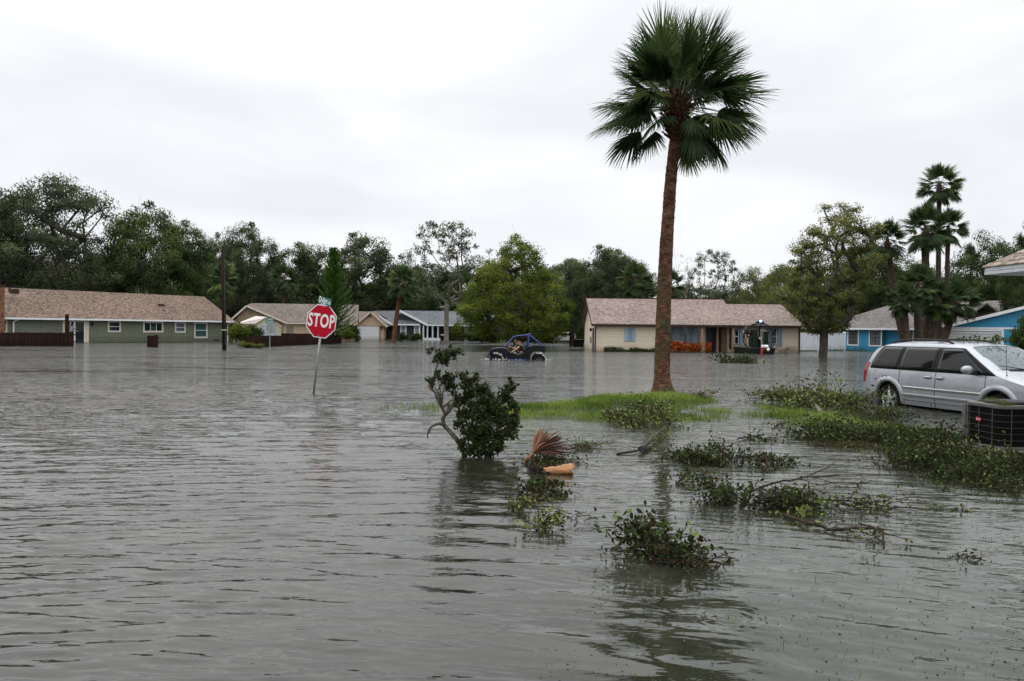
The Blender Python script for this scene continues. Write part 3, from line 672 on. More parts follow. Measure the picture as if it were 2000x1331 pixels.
def slab(mb, a, b, c, d, th=0.12):
    """roof plane through 4 points, thickened downward"""
    a, b, c, d = map(Vector, (a, b, c, d)); n = (b-a).cross(d-a).normalized()
    if n.z < 0: n = -n
    mb.poly([a, b, c, d], -n*th)

# ---------------- beige house behind the palm
ROOFP = shingles('pinkish_shingle_roof', (0.201, 0.151, 0.133), (0.147, 0.111, 0.101), (0.295, 0.231, 0.196))
SIDB = lines('beige_lap_siding', (0.78, 0.67, 0.52), 'z', 0.155, dark=0.42, width=0.16)
fb = Frame(atd(1162, 690, 66.0), atd(1562, 690, 66.0))
hb = empty('beige_house', fb.o, fb.rz, 'long beige sided house with a pinkish shingle roof behind the tall palm', 'house')
Lb = fb.L; xr1 = fb.uv(1300, 660)[0]; xr2 = fb.uv(1432, 660)[0]
mb = MB(); mb.box(0, xr1, 0, 9.6, -.8, 2.42); mb.box(xr1, Lb, 1.6, 8.4, -.8, 2.42)
mb.box(fb.uv(1432, 660, .4)[0], Lb, 0.0, 1.6, -.8, 2.42)
mb.poly([(0.0, 0, 2.42), (0.0, 9.6, 2.42), (0.0, 4.8, 4.42)], (.14, 0, 0))
mb.poly([(Lb-.14, 0, 2.42), (Lb-.14, 8.4, 2.42), (Lb-.14, 4.2, 4.0)], (.14, 0, 0)); mb.build('wall', SIDB, hb)
mb = MB(); xa, xm = -.35, fb.uv(1412, 600, 4.8)[0]; ov = .45; e0 = 2.27
slab(mb, (xa, -ov, e0), (xm, -ov, e0), (xm, 4.8, 4.60), (xa, 4.8, 4.60)); slab(mb, (xa, 4.801, 4.60), (xm, 4.801, 4.60), (xm, 10.05, 2.27), (xa, 10.05, 2.27))
rz_ = fb.uv(1571, 636, -ov)[0]; re = fb.uv(1515, 597, 4.2)[0]
slab(mb, (xm+.002, -ov, e0), (rz_, -ov, e0), (re+.4, 4.2, 4.20), (xm+.002, 4.2, 4.20)); slab(mb, (xm, 4.201, 4.20), (re+.4, 4.201, 4.20), (rz_, 8.9, e0), (xm, 8.9, e0))
roof = mb.build('roof', ROOFP, hb)
mb = MB(); mb.box(xa, rz_, -ov-.03, -ov+.05, e0-.20, e0-.035).beam((xa, -ov, e0-.08), (xa, 4.8, 4.52), .05, .16).beam((xa, 10.05, e0-.08), (xa, 4.8, 4.52), .05, .16)
mb.box(xa, xm, 4.72, 4.88, 4.58, 4.64).box(xm, re+.4, 4.12, 4.28, 4.18, 4.24); mb.build('fascia', M['brown'], hb)
MB().poly([(xa+.05, -ov, e0-.15), (xa+.05, 10.0, e0-.15), (xa+.05, 4.8, 4.42)], (.02, 0, 0)) # (gable board stays open)
for px in (1162.5, 1561): a = fb.uv(px, 660)[0]; MB().box(a-.05, a+.05, -.10, -.01, -.5, 2.2).build('downspout', M['brown'], hb)
SHUT = lines('corrugated_storm_shutter', (0.36, 0.47, 0.55), 's', 0.155, dark=0.62, width=0.45, rough=0.4)
def shutter(px0, py0, px1, py1, y=0.0):
    R = fb.rect(px0, py0, px1, py1, y); n = 8; mb = MB(); x0, x1, z0, z1 = R; n = max(3, int((x1-x0)/.17)); w_ = (x1-x0)/n
    for k in range(n):
        a = x0 + k*w_; mb.add([(a, y-.03, z0), (a+w_*.35, y-.03, z0), (a+w_*.5, y-.09, z0), (a+w_*.85, y-.09, z0), (a+w_, y-.03, z0), (a, y-.03, z1), (a+w_*.35, y-.03, z1), (a+w_*.5, y-.09, z1), (a+w_*.85, y-.09, z1), (a+w_, y-.03, z1)],
                              [(0, 1, 6, 5), (1, 2, 7, 6), (2, 3, 8, 7), (3, 4, 9, 8)])
    return mb.build('storm_shutter', SHUT, hb)
shutter(1219, 641, 1241, 667)
shutter(1311, 640, 1336, 680, 1.6); shutter(1341, 640, 1363, 680, 1.6)
MB().box(*fb.rect(1308, 638, 1366, 682, 1.6)[:2], 1.585, 1.598, 0.1, 2.2).build('patio_glass', M['glass'], hb)
shutter(1425, 640, 1431.5, 677, 0.9); shutter(1443, 640, 1452, 677); shutter(1517, 640, 1527, 677); shutter(1499, 640, 1509, 677)
window(hb, fb.rect(1433, 641, 1444, 674), 'brown', 'glass', trim=.05); window(hb, fb.rect(1506, 641, 1518, 674), 'brown', 'glass', trim=.05)
DOOR = simple('black_front_door', (0.012, 0.011, 0.013), 0.5)
R = fb.rect(1378, 641, 1400, 686, 1.6); d_ = MB().box(R[0], R[1], 1.53, 1.597, 0.0, 2.1).build('front_door', DOOR, hb)
STONE = simple('brown_stone_facing', (0.11, 0.072, 0.035), 0.8, var=.6, scale=7, bmp=.6)
R = fb.rect(1403, 641, 1420, 690, 1.6); MB().box(R[0], R[1], .5, 1.59, -.5, 2.25).build('stone_facing', STONE, hb)
TANP = simple('tan_porch_post', (0.30, 0.20, 0.145), 0.7)
for px, y_ in ((1371, -.25), (1421.5, .3), (1401, .9), (1431.5, -.25)):
    a = fb.uv(px, 660, y_)[0]; MB().box(a-.09, a+.09, y_-.09, y_+.09, -.5, 2.2).build('porch_post', TANP, hb)
R = fb.rect(1421, 676, 1462, 690, 0); MB().box(R[0], R[1], -.06, -.003, -.3, .28).build('skirting', TANP, hb)
# gable side door (left end wall), lamp
mb = MB(); mb.box(-.06, -.003, 0.75, 1.75, -.4, 1.95); sdoor = mb.build('side_door', simple('slate_door', (0.035, 0.042, 0.05), .45), hb)
MB().box(-.13, -.062, .86, .94, .85, .93).build('handle', M['galv'], sdoor)
MB().lathe([(.03, 1.62), (.09, 1.66), (.11, 1.85), (.02, 1.95)], c=(-.14, 2.3, 0), n=8).build('wall_lamp', M['black'], hb)
MB().box(-.16, -.003, 2.7, 2.95, .6, 1.15).build('meter_box', M['galv'], hb)
a = fb.uv(1561, 640)[0]
for dx in (0, .25): MB().lathe([(.02, 0), (.07, .03), (.08, .14), (.03, .16)], c=(a+.12+dx, -.42, 1.98), n=10, axis='Z').build('flood_lamp', M['white'], hb)

# ---------------- green house on the left
ROOFT = shingles('brown_pink_shingle_roof', (0.119, 0.078, 0.062), (0.076, 0.054, 0.044), (0.233, 0.167, 0.121))
SIDG = lines('sage_green_board_siding', (0.16, 0.178, 0.125), 's', 0.32, dark=0.55, width=0.07)
fg = Frame(onz(15, 671), onz(442, 667.3))
hg = empty('green_house', fg.o, fg.rz, 'long low sage green house with a brown shingle roof at the left', 'house')
Lg = fg.L; Dg = 9.4; EZ = 2.42; RZ = 5.35
mb = MB(); mb.box(-2, Lg, 0, Dg, -.8, EZ+.02); mb.poly([(Lg-.14, 0, EZ), (Lg-.14, Dg, EZ), (Lg-.14, Dg/2, RZ-.25)], (.14, 0, 0)); mb.build('wall', SIDG, hg)
mb = MB(); rx = fg.uv(390, 580, Dg/2)[0]; ex = Lg + .75; lx = -16
slab(mb, (lx, -.55, EZ), (ex, -.55, EZ), (rx+.6, Dg/2, RZ), (lx, Dg/2, RZ)); slab(mb, (lx, Dg/2+.001, RZ), (rx+.6, Dg/2+.001, RZ), (ex, Dg+.5, EZ), (lx, Dg+.5, EZ)); 
rg = mb.build('roof', ROOFT, hg)
mb = MB()
for px, py, s in ((27, 569, .3), (311.5, 598, .32)):
    x_, z_ = fg.uv(px, py, 2.6); MB().box(x_-s, x_+s, 2.2, 2.8, z_-.25, z_+.2).build('roof_vent', M['brown'], rg)
for px, py in ((233, 612), (320, 610), (18, 565)):
    x_, z_ = fg.uv(px, py, 1.2); MB().tube([(x_, 1.2, z_-.3), (x_, 1.2, z_+.25)], .07, 8).build('vent_pipe', M['brown'], rg)
mb = MB(); mb.box(-.6, ex, -.68, -.56, EZ-.19, EZ-.02); mb.box(-.6, ex, -.555, -.0, EZ-.16, EZ-.13); g_ = mb.build('gutter', M['white'], hg)
a = fg.uv(26, 640, -.1)[0]; mb = MB(); mb.tube([(a+.35, -.6, EZ-.15), (a+.1, -.25, EZ-.3), (a, -.12, EZ-.5), (a, -.12, -.3)], .08, 8).build('downspout', M['white'], hg)
a = Lg-.02; mb = MB(); mb.tube([(a+.45, -.6, EZ-.15), (a+.25, -.3, EZ-.3), (a+.12, -.1, EZ-.45), (a+.12, -.1, -.2)], .06, 8); mb.build('downspout', M['white'], hg)
MB().box(fg.uv(170, 657)[0], Lg, -.045, -.003, .58, .64).build('trim_band', simple('sage_trim', (0.16, 0.18, 0.13), .6), hg)
window(hg, fg.rect(210, 627, 236, 649.5), 'cream', 'glass', split='h'); window(hg, fg.rect(279, 628, 319, 650), 'cream', 'glass', trim=.14, split='3')
window(hg, fg.rect(341, 629, 362.5, 650.5), 'cream', 'glasspale', split='h'); window(hg, fg.rect(379, 630, 405, 661), 'cream', 'glassgreen', split='h')
MB().box(fg.rect(293, 630, 304, 647)[0], fg.rect(293, 630, 304, 647)[1], -.022, -.0205, .95, 1.75).build('curtain', M['glassgreen'], hg)
R = fg.rect(122, 626, 173, 669); x0, x1, z0, z1 = R; z0 = 0.02; z1 = 2.2
mb = MB(); mb.box(x0, x0+.45, -.07, -.003, z0, z1).box(x1-.35, x1, -.07, -.003, z0, z1).box(x0+.45, x1-.35, -.07, -.003, z1-.12, z1); sl = mb.build('sliding_door', M['cream'], hg)
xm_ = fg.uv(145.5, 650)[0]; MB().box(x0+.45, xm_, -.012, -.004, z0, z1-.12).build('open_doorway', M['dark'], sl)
MB().box(xm_, x1-.35, -.02, -.006, z0, z1-.12).build('pane', M['glass'], sl)
mb = MB(); mb.box(xm_-.12, xm_+.06, -.06, -.022, z0, z1-.12).box(x0+.45, x0+.55, -.06, -.022, z0, z1-.12).box(xm_-.5, xm_-.36, -.065, -.024, z0, z1-.12).box(x1-.47, x1-.36, -.06, -.022, z0, z1-.12); mb.build('door_stile', M['white'], sl)
MB().lathe([(.02, 1.7), (.10, 1.74), (.13, 1.95), (.03, 2.06)], c=(fg.uv(179, 640)[0], -.15, 0), n=10).build('wall_lamp', M['brown'], hg)
MB().box(fg.uv(418, 660)[0], fg.uv(426, 660)[0], -.03, -.003, .12, .26).build('crawl_vent', M['black'], hg)
# brick chimney and the projecting gable at the left end
BR = bpy.data.materials.new('mixed_brick'); BR.use_nodes = True; t = BR.node_tree; b = t.nodes['Principled BSDF']
br = N(t, 'ShaderNodeTexBrick'); tcb = N(t, 'ShaderNodeTexCoord'); mpb = N(t, 'ShaderNodeMapping'); mpb.inputs['Rotation'].default_value = (math.pi/2, 0, 0)
t.links.new(tcb.outputs['Object'], mpb.inputs[0]); t.links.new(mpb.outputs[0], br.inputs['Vector']); br.inputs['Scale'].default_value = 1
br.inputs['Brick Width'].default_value = .24; br.inputs['Row Height'].default_value = .09; br.inputs['Mortar Size'].default_value = .01
br.inputs['Color1'].default_value = (.30, .10, .04, 1); br.inputs['Color2'].default_value = (.09, .04, .03, 1); br.inputs['Mortar'].default_value = (.08, .06, .05, 1)
nb = noise(t, 2.5, 3); mb_ = N(t, 'ShaderNodeMix', data_type='RGBA'); rb_ = ramp(t, [(.5, (0, 0, 0)), (.6, (1, 1, 1))], nb.outputs[0]); t.links.new(rb_.outputs[0], mb_.inputs[0]); t.links.new(br.outputs[0], mb_.inputs[6]); mb_.inputs[7].default_value = (.22, .12, .045, 1)
t.links.new(mb_.outputs[2], b.inputs['Base Color']); b.inputs['Roughness'].default_value = .85
xc = fg.uv(5, 580, 0.2)[0] - .3; ch = MB().box(xc-2.2, xc, -.9, .25, -.5, fg.uv(4, 560, -.6)[1]).build('chimney', BR, hg)
MB().box(xc-2.3, xc+.1, -1.0, .35, fg.uv(4, 560, -.6)[1], fg.uv(4, 560, -.6)[1]+.15).build('chimney_cap', M['brown'], ch)
window(hg, fg.rect(3, 623, 14, 650), 'cream', 'glass', y=-.02, trim=.1)

# ---------------- beige gabled house beyond the fence
ROOFG = shingles('mauve_grey_shingle_roof', (0.156, 0.122, 0.104), (0.108, 0.087, 0.081), (0.223, 0.179, 0.154))
SIDP = lines('peach_lap_siding', (0.60, 0.44, 0.31), 'z', 0.26, dark=0.62, width=0.10)
STUC = simple('tan_stucco', (0.30, 0.215, 0.13), .85, var=.12, scale=3)
B_ = atd(548, 660, 98); A_ = atd(448, 660, 102)
f2 = Frame(B_, B_ + Vector((12.2, 2.2, 0))); h2 = empty('beige_gabled_house', f2.o, f2.rz, 'beige house with a tan gable end beyond the pale roofed shed', 'house')
Gl = f2.uv(449, 640, 2.5); La = f2.uv(449, 640, 0)[0]; L2 = f2.uv(690, 640)[0]
mb = MB(); mb.box(0.35, L2, .3, 7.5, -.5, 2.35); mb.build('wall', SIDP, h2)
ax, az_ = f2.uv(482.5, 597, 0.3); az_ = min(az_, 4.9)
mb = MB(); mb.poly([(La+.3, .3, -.4), (.35, .3, -.4), (.35, .3, 2.3), (ax, .3, az_-.12), (La+.3, .3, 2.3)], (0, 7.2, 0)); mb.build('gable_wall', STUC, h2)
mb = MB(); rxx, rzz = f2.uv(615, 600, 3.8)
slab(mb, (0.5, -.1, 2.33), (L2+.6, -.1, 2.33), (L2+.6, 3.8, 4.75), (ax, 3.8, 4.75)); slab(mb, (ax, 3.801, 4.75), (L2+.6, 3.801, 4.75), (L2+.6, 7.8, 2.33), (.5, 7.8, 2.33))
mb.add([(ax, -.12, az_), (0.55, -.12, 2.33), (.55, -.1, 2.33), (ax, 3.8, 4.75)], [(0, 1, 3)]); slab(mb, (La-.2, -.12, 2.3), (ax, -.12, az_), (ax, 7, az_), (La-.2, 7, 2.3))
slab(mb, (ax, -.12, az_), (0.72, -.12, 2.3), (0.72, 3.0, 2.3), (ax, 3.7, az_), .1)
mb.build('roof', ROOFG, h2)
mb = MB(); mb.beam((ax, -.16, az_-.08), (La-.25, -.16, 2.22), .06, .2).beam((ax, -.16, az_-.08), (.75, -.16, 2.22), .06, .2).box(.75, L2+.6, -.18, -.1, 2.14, 2.3); mb.build('fascia', M['cream'], h2)
x_, z_ = f2.uv(489, 608, .3); MB().box(x_-.25, x_+.25, .25, .297, z_-.35, z_+.25).build('gable_vent', simple('tan_vent', (.2, .14, .1)), h2)
R = f2.rect(559, 633, 573, 655, .3); MB().box(R[0], R[1], .25, .297, .2, 1.9).build('wall_panel', simple('taupe_panel', (.24, .19, .15)), h2)
# pale shed before it
fs = Frame(atd(501, 660, 86), atd(549, 660, 86)); sh = empty('garden_shed', fs.o, fs.rz, 'cream garden shed with a pale pink roof and light blue doors', 'shed')
CRE = lines('cream_shed_siding', (0.52, 0.50, 0.40), 'z', .16, dark=.6, width=.12); w_ = fs.L; apx, apz = fs.uv(521, 622)
mb = MB(); mb.poly([(0, 0, -.5), (w_, 0, -.5), (w_, 0, 1.75), (w_*.72, 0, 2.35), (w_*.42, 0, 2.75), (w_*.15, 0, 2.5), (0, 0, 2.05)], (-.8, 2.6, 0)); mb.build('wall', CRE, sh)
SHR = simple('pale_pink_shed_roof', (.62, .52, .48), .6, var=.05)
mb = MB(); slab(mb, (-.1, -.15, 2.08), (w_*.42, -.15, 2.82), (w_*.42-2.2, 3.0, 2.95), (-2.3, 0.3, 2.08), .06); slab(mb, (w_*.42, -.15, 2.82), (w_+.08, -.15, 1.85), (w_-.7, 2.8, 1.85), (w_*.42-2.2, 3.0, 2.95), .06); mb.build('roof', SHR, sh)
SHD = simple('light_blue_shed_door', (.42, .52, .57), .5, var=.08); R = fs.rect(512, 632, 537, 656); mb = MB().box(R[0], (R[0]+R[1])/2-.02, -.05, -.003, .1, 1.95).box((R[0]+R[1])/2+.02, R[1], -.05, -.003, .1, 1.95); dd = mb.build('shed_door', SHD, sh)
for z in (.5, 1.2, 1.8):
    for a in (R[0], R[1]-.25): MB().box(a, a+.25, -.07, -.051, z-.03, z+.03).build('hinge', M['black'], dd)
# ---------------- peach garage house
fp = Frame(atd(697, 664.7, 116), atd(749, 664.7, 116)); hp = empty('peach_garage_house', fp.o, fp.rz, 'peach house with a gabled garage and white roll up door', 'house')
ax, az_ = fp.uv(725, 608.3); w_ = fp.L; ez = fp.uv(697, 634)[1]
mb = MB(); mb.poly([(0, 0, -.4), (w_, 0, -.4), (w_, 0, ez), (ax, 0, az_-.15), (0, 0, ez)], (0, 9, 0)); mb.box(-7, 0, 3, 10, -.4, 2.3); mb.build('wall', SIDP, hp)
el_, er_ = fp.uv(690.5, 634)[0], fp.uv(757, 635)[0]
mb = MB(); slab(mb, (el_, -.4, ez-.2), (ax, -.4, az_), (ax, 9, az_), (el_, 9, ez-.2)); slab(mb, (ax, -.4, az_), (er_, -.4, ez-.25), (er_, 9, ez-.25), (ax, 9, az_)); slab(mb, (-8, 2.4, 2.25), (el_+.3, 2.4, 2.25), (ax-.4, 6.4, az_+.1), (-8, 6.4, az_+.1)); mb.build('roof', ROOFG, hp)
TRM = simple('pale_peach_trim', (.62, .50, .41), .5, var=.05)
mb = MB(); mb.beam((ax, -.44, az_-.12), (el_, -.44, ez-.32), .05, .25).beam((ax, -.44, az_-.12), (er_, -.44, ez-.37), .05, .25); mb.build('fascia', TRM, hp)
R = fp.rect(698.5, 637.5, 740.5, 664.7); GD = lines('white_garage_door', (.72, .73, .74), 'z', .52, dark=.8, width=.05, var=.02)
MB().box(R[0], R[1], -.04, -.004, -.3, R[3]).build('garage_door', GD, hp)
mb = MB().box(R[1], R[1]+.22, -.07, -.005, -.3, R[3]+.1).box(R[0]-.1, R[1], -.07, -.005, R[3], R[3]+.1); mb.build('door_frame', simple('brown_peach_trim', (.25, .15, .09)), hp)
x_, z_ = fp.uv(721.5, 617.5); MB().box(x_-.2, x_+.2, -.04, -.003, z_-.22, z_+.22).build('gable_vent', simple('tan_vent', (.2, .14, .1)), hp)
for px in (695.5, 745.5): MB().lathe([(.05, 0), (.14, .05), (.16, .4), (.04, .5)], c=(fp.uv(px, 640)[0], -.18, fp.uv(px, 640.5)[1]-.2), n=8).build('wall_lamp', M['brown'], hp)
# ---------------- dark grey house
ROOFS = shingles('slate_grey_shingle_roof', (0.112, 0.121, 0.131), (0.083, 0.090, 0.098), (0.158, 0.169, 0.180))
SIDK = lines('charcoal_siding', (0.030, 0.034, 0.042), 's', .4, dark=.6, width=.08)
fk = Frame(atd(752, 663, 119), atd(912, 663, 114)); hk = empty('dark_grey_house', fk.o, fk.rz, 'charcoal house with white trim and two slate grey gables left of the stripped oak', 'house')
def K(px, py, y=0.0): return fk.uv(px, py, y)
mb = MB(); xq, xs, xe = K(770, 650)[0], K(837, 650)[0], K(915, 650)[0]
mb.box(0, K(825, 650)[0], 1.2, 8, -.4, 2.5).box(K(768, 650)[0], K(824, 650)[0], 0, 1.2, -.4, 2.35).box(K(825, 650)[0], xe+2, 2.4, 8, -.4, 2.5)
gx0, gz0 = K(733, 612); mb.poly([(K(744, 634, 1)[0], 1.15, 2.3), (K(775, 634, 1)[0], 1.15, 2.3), (K(738, 612, 1)[0], 1.15, K(738, 612, 1)[1]-.1)], (0, .05, 0))
ga, gz = K(783, 607, .5); mb.poly([(K(757, 634, .5)[0], .9, 2.45), (xs-.2, .9, 2.45), (ga, .9, gz-.2)], (0, .1, 0)); mb.build('wall', SIDK, hk)
mb = MB(); a0 = K(727, 607.5, 4); a1 = K(783, 607.5, 4)
slab(mb, (K(768, 634)[0], -.4, 2.38), (K(822.5, 634)[0], -.4, 2.38), (K(790, 608, 4)[0], 4, a1[1]), (a0[0], 4, a0[1])); r0 = K(783, 606, 1.0); r1 = K(868, 608, 4.0)
slab(mb, (xs, -.5, 2.35), (xe+3, -.3, 2.35), (xe+3, 4, r1[1]-.1), (ga+.1, 3.2, gz+.05)); mb.add([(xs, -.5, 2.35), (ga, .3, gz+.02), (ga+.1, 3.2, gz+.05)], [(0, 1, 2)])
mb.build('roof', ROOFS, hk)
mb = MB(); mb.beam((K(735, 613)[0], -.45, K(735, 613)[1]), (K(768.5, 634)[0], -.45, 2.25), .06, .28).box(K(768, 634)[0], K(823, 634)[0], -.46, -.4, 2.17, 2.36)
mb.beam((ga, -.1, gz), (xs, -.56, 2.28), .06, .3).beam((ga, -.1, gz), (K(776, 611)[0], -.1, K(776, 611)[1]), .06, .25).box(xs, xe+3, -.6, -.52, 2.12, 2.33); mb.build('fascia', M['white'], hk)
window(hk, fk.rect(782, 636, 794, 657), 'white', 'glasspale', grid=(3, 4)); window(hk, fk.rect(809, 636, 820, 652), 'white', 'glasspale', grid=(3, 4))
for px in (821, 828.5, 836.5, 846.5, 857): MB().box(K(px, 650)[0]-.09, K(px, 650)[0]+.09, -.3, -.12, -.3, 2.2).build('porch_post', M['white'], hk)
MB().box(K(829, 650)[0], K(862, 650)[0], -.2, -.1, -.3, .38).build('porch_rail', M['white'], hk)
R = fk.rect(888, 641, 909, 663, 2.3); MB().box(R[0], R[1], 2.3, 2.395, -.3, 1.9).build('garage_door', simple('charcoal_garage_door', (.03, .035, .042), .5), hk)
MB().box(R[1]+.1, R[1]+.5, 1.8, 2.39, -.3, 2.1).build('corner_trim', M['white'], hk)
mb = MB(); mb.box(K(750, 650)[0], K(776, 650)[0], -.4, -.3, -.3, 1.45); mb.build('side_gate', lines('black_gate_boards', (.018, .018, .02), 's', .3), hk)
# ---------------- blue house on the right
BLU = lines('bright_blue_board_siding', (0.050, 0.30, 0.50), 's', .20, dark=.62, width=.07, var=.08)
ROOFB = shingles('grey_brown_shingle_roof', (0.139, 0.124, 0.116), (0.098, 0.090, 0.086), (0.195, 0.176, 0.165))
f3 = Frame(atd(1652, 681, 78), atd(1842, 686, 69)); h3 = empty('blue_house', f3.o, f3.rz, 'bright blue house with white trim and a big gabled garage at the right', 'house')
L3 = f3.L; bz = -.3; ezb = 2.2; sx_ = f3.uv(1723, 650)[0]
mb = MB(); mb.box(-2.6, sx_, 0, 9, bz, ezb+.02).box(sx_, L3+2, .5, 9, bz, ezb+.02); mb.build('wall', BLU, h3)
mb = MB(); e_l = f3.uv(1591, 641, -.4)[0]; rx0 = f3.uv(1737, 603, 4.5)
slab(mb, (e_l, -.5, ezb), (L3+1, -.5, ezb), (L3+1, 4.5, 4.5), (rx0[0], 4.5, 4.5)); mb.add([(e_l, -.5, ezb), (rx0[0], 4.5, 4.5), (e_l, 9.5, ezb)], [(0, 1, 2)]); slab(mb, (rx0[0], 4.501, 4.5), (L3+1, 4.501, 4.5), (L3+1, 9.5, ezb), (e_l, 9.5, ezb))
r3 = mb.build('roof', ROOFB, h3)
MB().box(e_l, L3, -.62, -.5, ezb-.18, ezb-.01).build('gutter', M['white'], h3)
for q in ((1655.5, 643.5, 1678, 675.5), (1697.5, 643.5, 1723, 677)): window(h3, f3.rect(*q), 'white', 'glasspale', split='hv', grid=(4, 4), barmat='brown')
window(h3, f3.rect(1765, 643.5, 1785, 675, .5), 'white', 'glasspale', y=.5, split='hv', grid=(4, 4), barmat='brown')
# garage gable facing the street
f4 = Frame(atd(1846, 690, 66), atd(2110, 690, 62)); rel = Matrix.Rotation(-f3.rz, 3, 'Z'); gg = bpy.data.objects.new('garage_wing', None); COL.objects.link(gg); gg.parent = h3
gg.location = rel @ (f4.o - f3.o); gg.rotation_euler = (0, 0, f4.rz - f3.rz)
W4 = f4.L; apx = f4.uv(2062, 585)[0]; p1 = f4.uv(1842, 638); p2 = f4.uv(2000, 599.5); sl_ = (p2[1]-p1[1])/(p2[0]-p1[0]); apz = p1[1] + sl_*(apx-p1[0])
mb = MB(); mb.poly([(.1, 0, bz), (apx*2-.1, 0, bz), (apx*2-.1, 0, p1[1]-.15), (apx, 0, apz-.2), (.1, 0, p1[1]-.15)], (0, 8, 0)); mb.build('gable_wall', BLU, gg)
mb = MB(); slab(mb, (p1[0], -.45, p1[1]), (apx, -.45, apz), (apx, 9, apz), (p1[0], 9, p1[1])); slab(mb, (apx, -.45, apz), (apx*2-p1[0], -.45, p1[1]), (apx*2-p1[0], 9, p1[1]), (apx, 9, apz))
a_ = f4.uv(1900, 590, 6); b_ = f4.uv(2000, 583.5, 6); slab(mb, (a_[0]-3, 5, 2.4), (b_[0]+6, 5, 2.6), (b_[0]+6, 9.5, f4.uv(2000, 583.5, 9.5)[1]+.1), (a_[0]-1.0, 9.5, f4.uv(1905, 590, 9.5)[1]))
mb.build('roof', ROOFB, gg)
mb = MB(); mb.beam((p1[0], -.48, p1[1]-.06), (apx, -.48, apz-.06), .05, .24).beam((apx*2-p1[0], -.48, p1[1]-.06), (apx, -.48, apz-.06), .05, .24); z_ = f4.uv(1900, 640)[1]; mb.box(f4.uv(1858, 640)[0], apx*2-.1, -.05, -.004, z_-.13, z_+.02); mb.build('fascia', M['white'], gg)
R = f4.rect(1848, 643.5, 1960, 690); mb = MB().box(R[0], R[0]+.15, -.08, -.005, bz, R[3]).box(R[1]-.15, R[1], -.08, -.005, bz, R[3]).box(R[0]+.15, R[1]-.15, -.08, -.005, R[3]-.15, R[3]); fr_ = mb.build('garage_door_frame', M['white'], gg)
MB().box(R[0]+.15, R[1]-.15, -.03, -.006, bz, R[3]-.15).build('garage_door', lines('white_ribbed_garage_door', (.62, .62, .62), 'z', .24, dark=.35, width=.22), fr_)
x_, z_ = f4.uv(1969, 593, 3.0); MB().box(x_-.4, x_+.4, 2.6, 3.2, z_-.15, z_+.12).build('roof_vent', M['brown'], gg)

# ---------------- eave corner of the near house at the right edge, and its wall outside the picture
FAS = simple('weathered_white_fascia', (.50, .52, .54), .5, var=.1)
ROOFN = shingles('near_brown_shingles', (0.26, 0.20, 0.16), (0.15, 0.12, 0.10), (0.36, 0.29, 0.23))
cn = atd(1924, 530, 14.2); cn2 = atd(2060, 516, 12.6)
fn = Frame(cn, cn2, 0); hn = empty('near_house', fn.o, fn.rz, 'corner of a white fascia eave with brown shingles at the upper right edge', 'house')
zc = cn.z; mb = MB(); mb.box(0, 8, .0, .03, zc-.065, zc+.055).box(.03, 8, -.035, .0, zc-.07, zc-.015).box(0.0, 8, -.02, .0, zc+.0, zc+.012); mb.build('fascia', FAS, hn)
mb = MB()
for k in range(9):
    y0 = .30*k; zt = zc+.06+.115*k; mb.add([(-.05+.16*k, y0*-1+0.0, 0)]*0, [])
ROW = .14
for k in range(14):
    y0 = -.03 + ROW*k; z0 = zc + .065 + ROW*.52*k; mb.poly([(-.04 + ROW*k*.55, y0, z0), (8, y0, z0), (8, y0+ROW*1.25, z0+ROW*.60), (-.04+ROW*k*.55, y0+ROW*1.25, z0+ROW*.60)], (0, 0, .016))
mb.build('roof', ROOFN, hn)
MB().box(.03, 8, .03, 1.9, zc-.075, zc-.06).build('soffit', M['white'], hn)
MB().box(1.25, 8, .45, 1.0, -.5, zc-.08).build('wall', simple('near_house_wall', (.30, .27, .22), .7), hn)
# ---- the tall cabbage palm on the islet
pb = onz(1296, 771); PY = pb.y
palm = empty('palm_tree', (pb.x, pb.y, 0), 0, 'tall cabbage palm with a full green crown standing alone on the grassy islet', 'palm tree')
# trunk centreline from the photo: (px, py, half width px)
TL_ = [(1296, 790, 24), (1296, 771, 23), (1294, 756, 19), (1293, 735, 16.5), (1293.5, 700, 16), (1294.5, 660, 15.5), (1296, 610, 15), (1298, 555, 14.5), (1300.5, 500, 14), (1304, 440, 12.9), (1308, 380, 12.2), (1313, 320, 11.4), (1319, 268, 11.2), (1321, 240, 14)]
V = []; rows_ = []
cpts = []
for px, py, hw in TL_:
    P = atd(px, py, PY); cpts.append((P.x - pb.x, P.z, hw / FPX * PY * .90))
cpts = np.array(cpts); zz = cpts[:, 1]
nr, na = 520, 56; zs = np.linspace(-0.25, zz.max(), nr); o_ = np.argsort(zz)
cx_ = np.interp(zs, zz[o_], cpts[o_, 0]); rr = np.interp(zs, zz[o_], cpts[o_, 2])
th = np.linspace(0, 2*np.pi, na, endpoint=False)
ZZ, TT = np.meshgrid(zs, th, indexing='ij')
lump = vnoise(TT*3/np.pi*2 + 10, ZZ*5 + 10, 2.0, 91, 3); ring = (ZZ*17 + 1.6*vnoise(TT*2+3, ZZ*2+3, 1.2, 92)) % 1.0
per = 0.5 * (vnoise((np.cos(TT)+2)*4, ZZ*9 + (np.sin(TT)+2)*3, 2.2, 95, 3) - .5)
rad = rr[:, None] * (1 + 0.16*per + 0.06*(lump-.5)) + 0.016 * (1-ring)**1.5 * (0.4+lump) + 0.05*np.exp(-((ZZ-0.05)/0.22)**2)*(0.5+lump)
VX = cx_[:, None] + rad*np.cos(TT); VY = rad*np.sin(TT)
ii = np.arange(nr*na).reshape(nr, na); jj = np.roll(ii, -1, 1)
F = np.stack([ii[:-1], jj[:-1], jj[1:], ii[1:]], -1).reshape(-1, 4)
m, t, b = newmat('cabbage_palm_trunk_fibre')
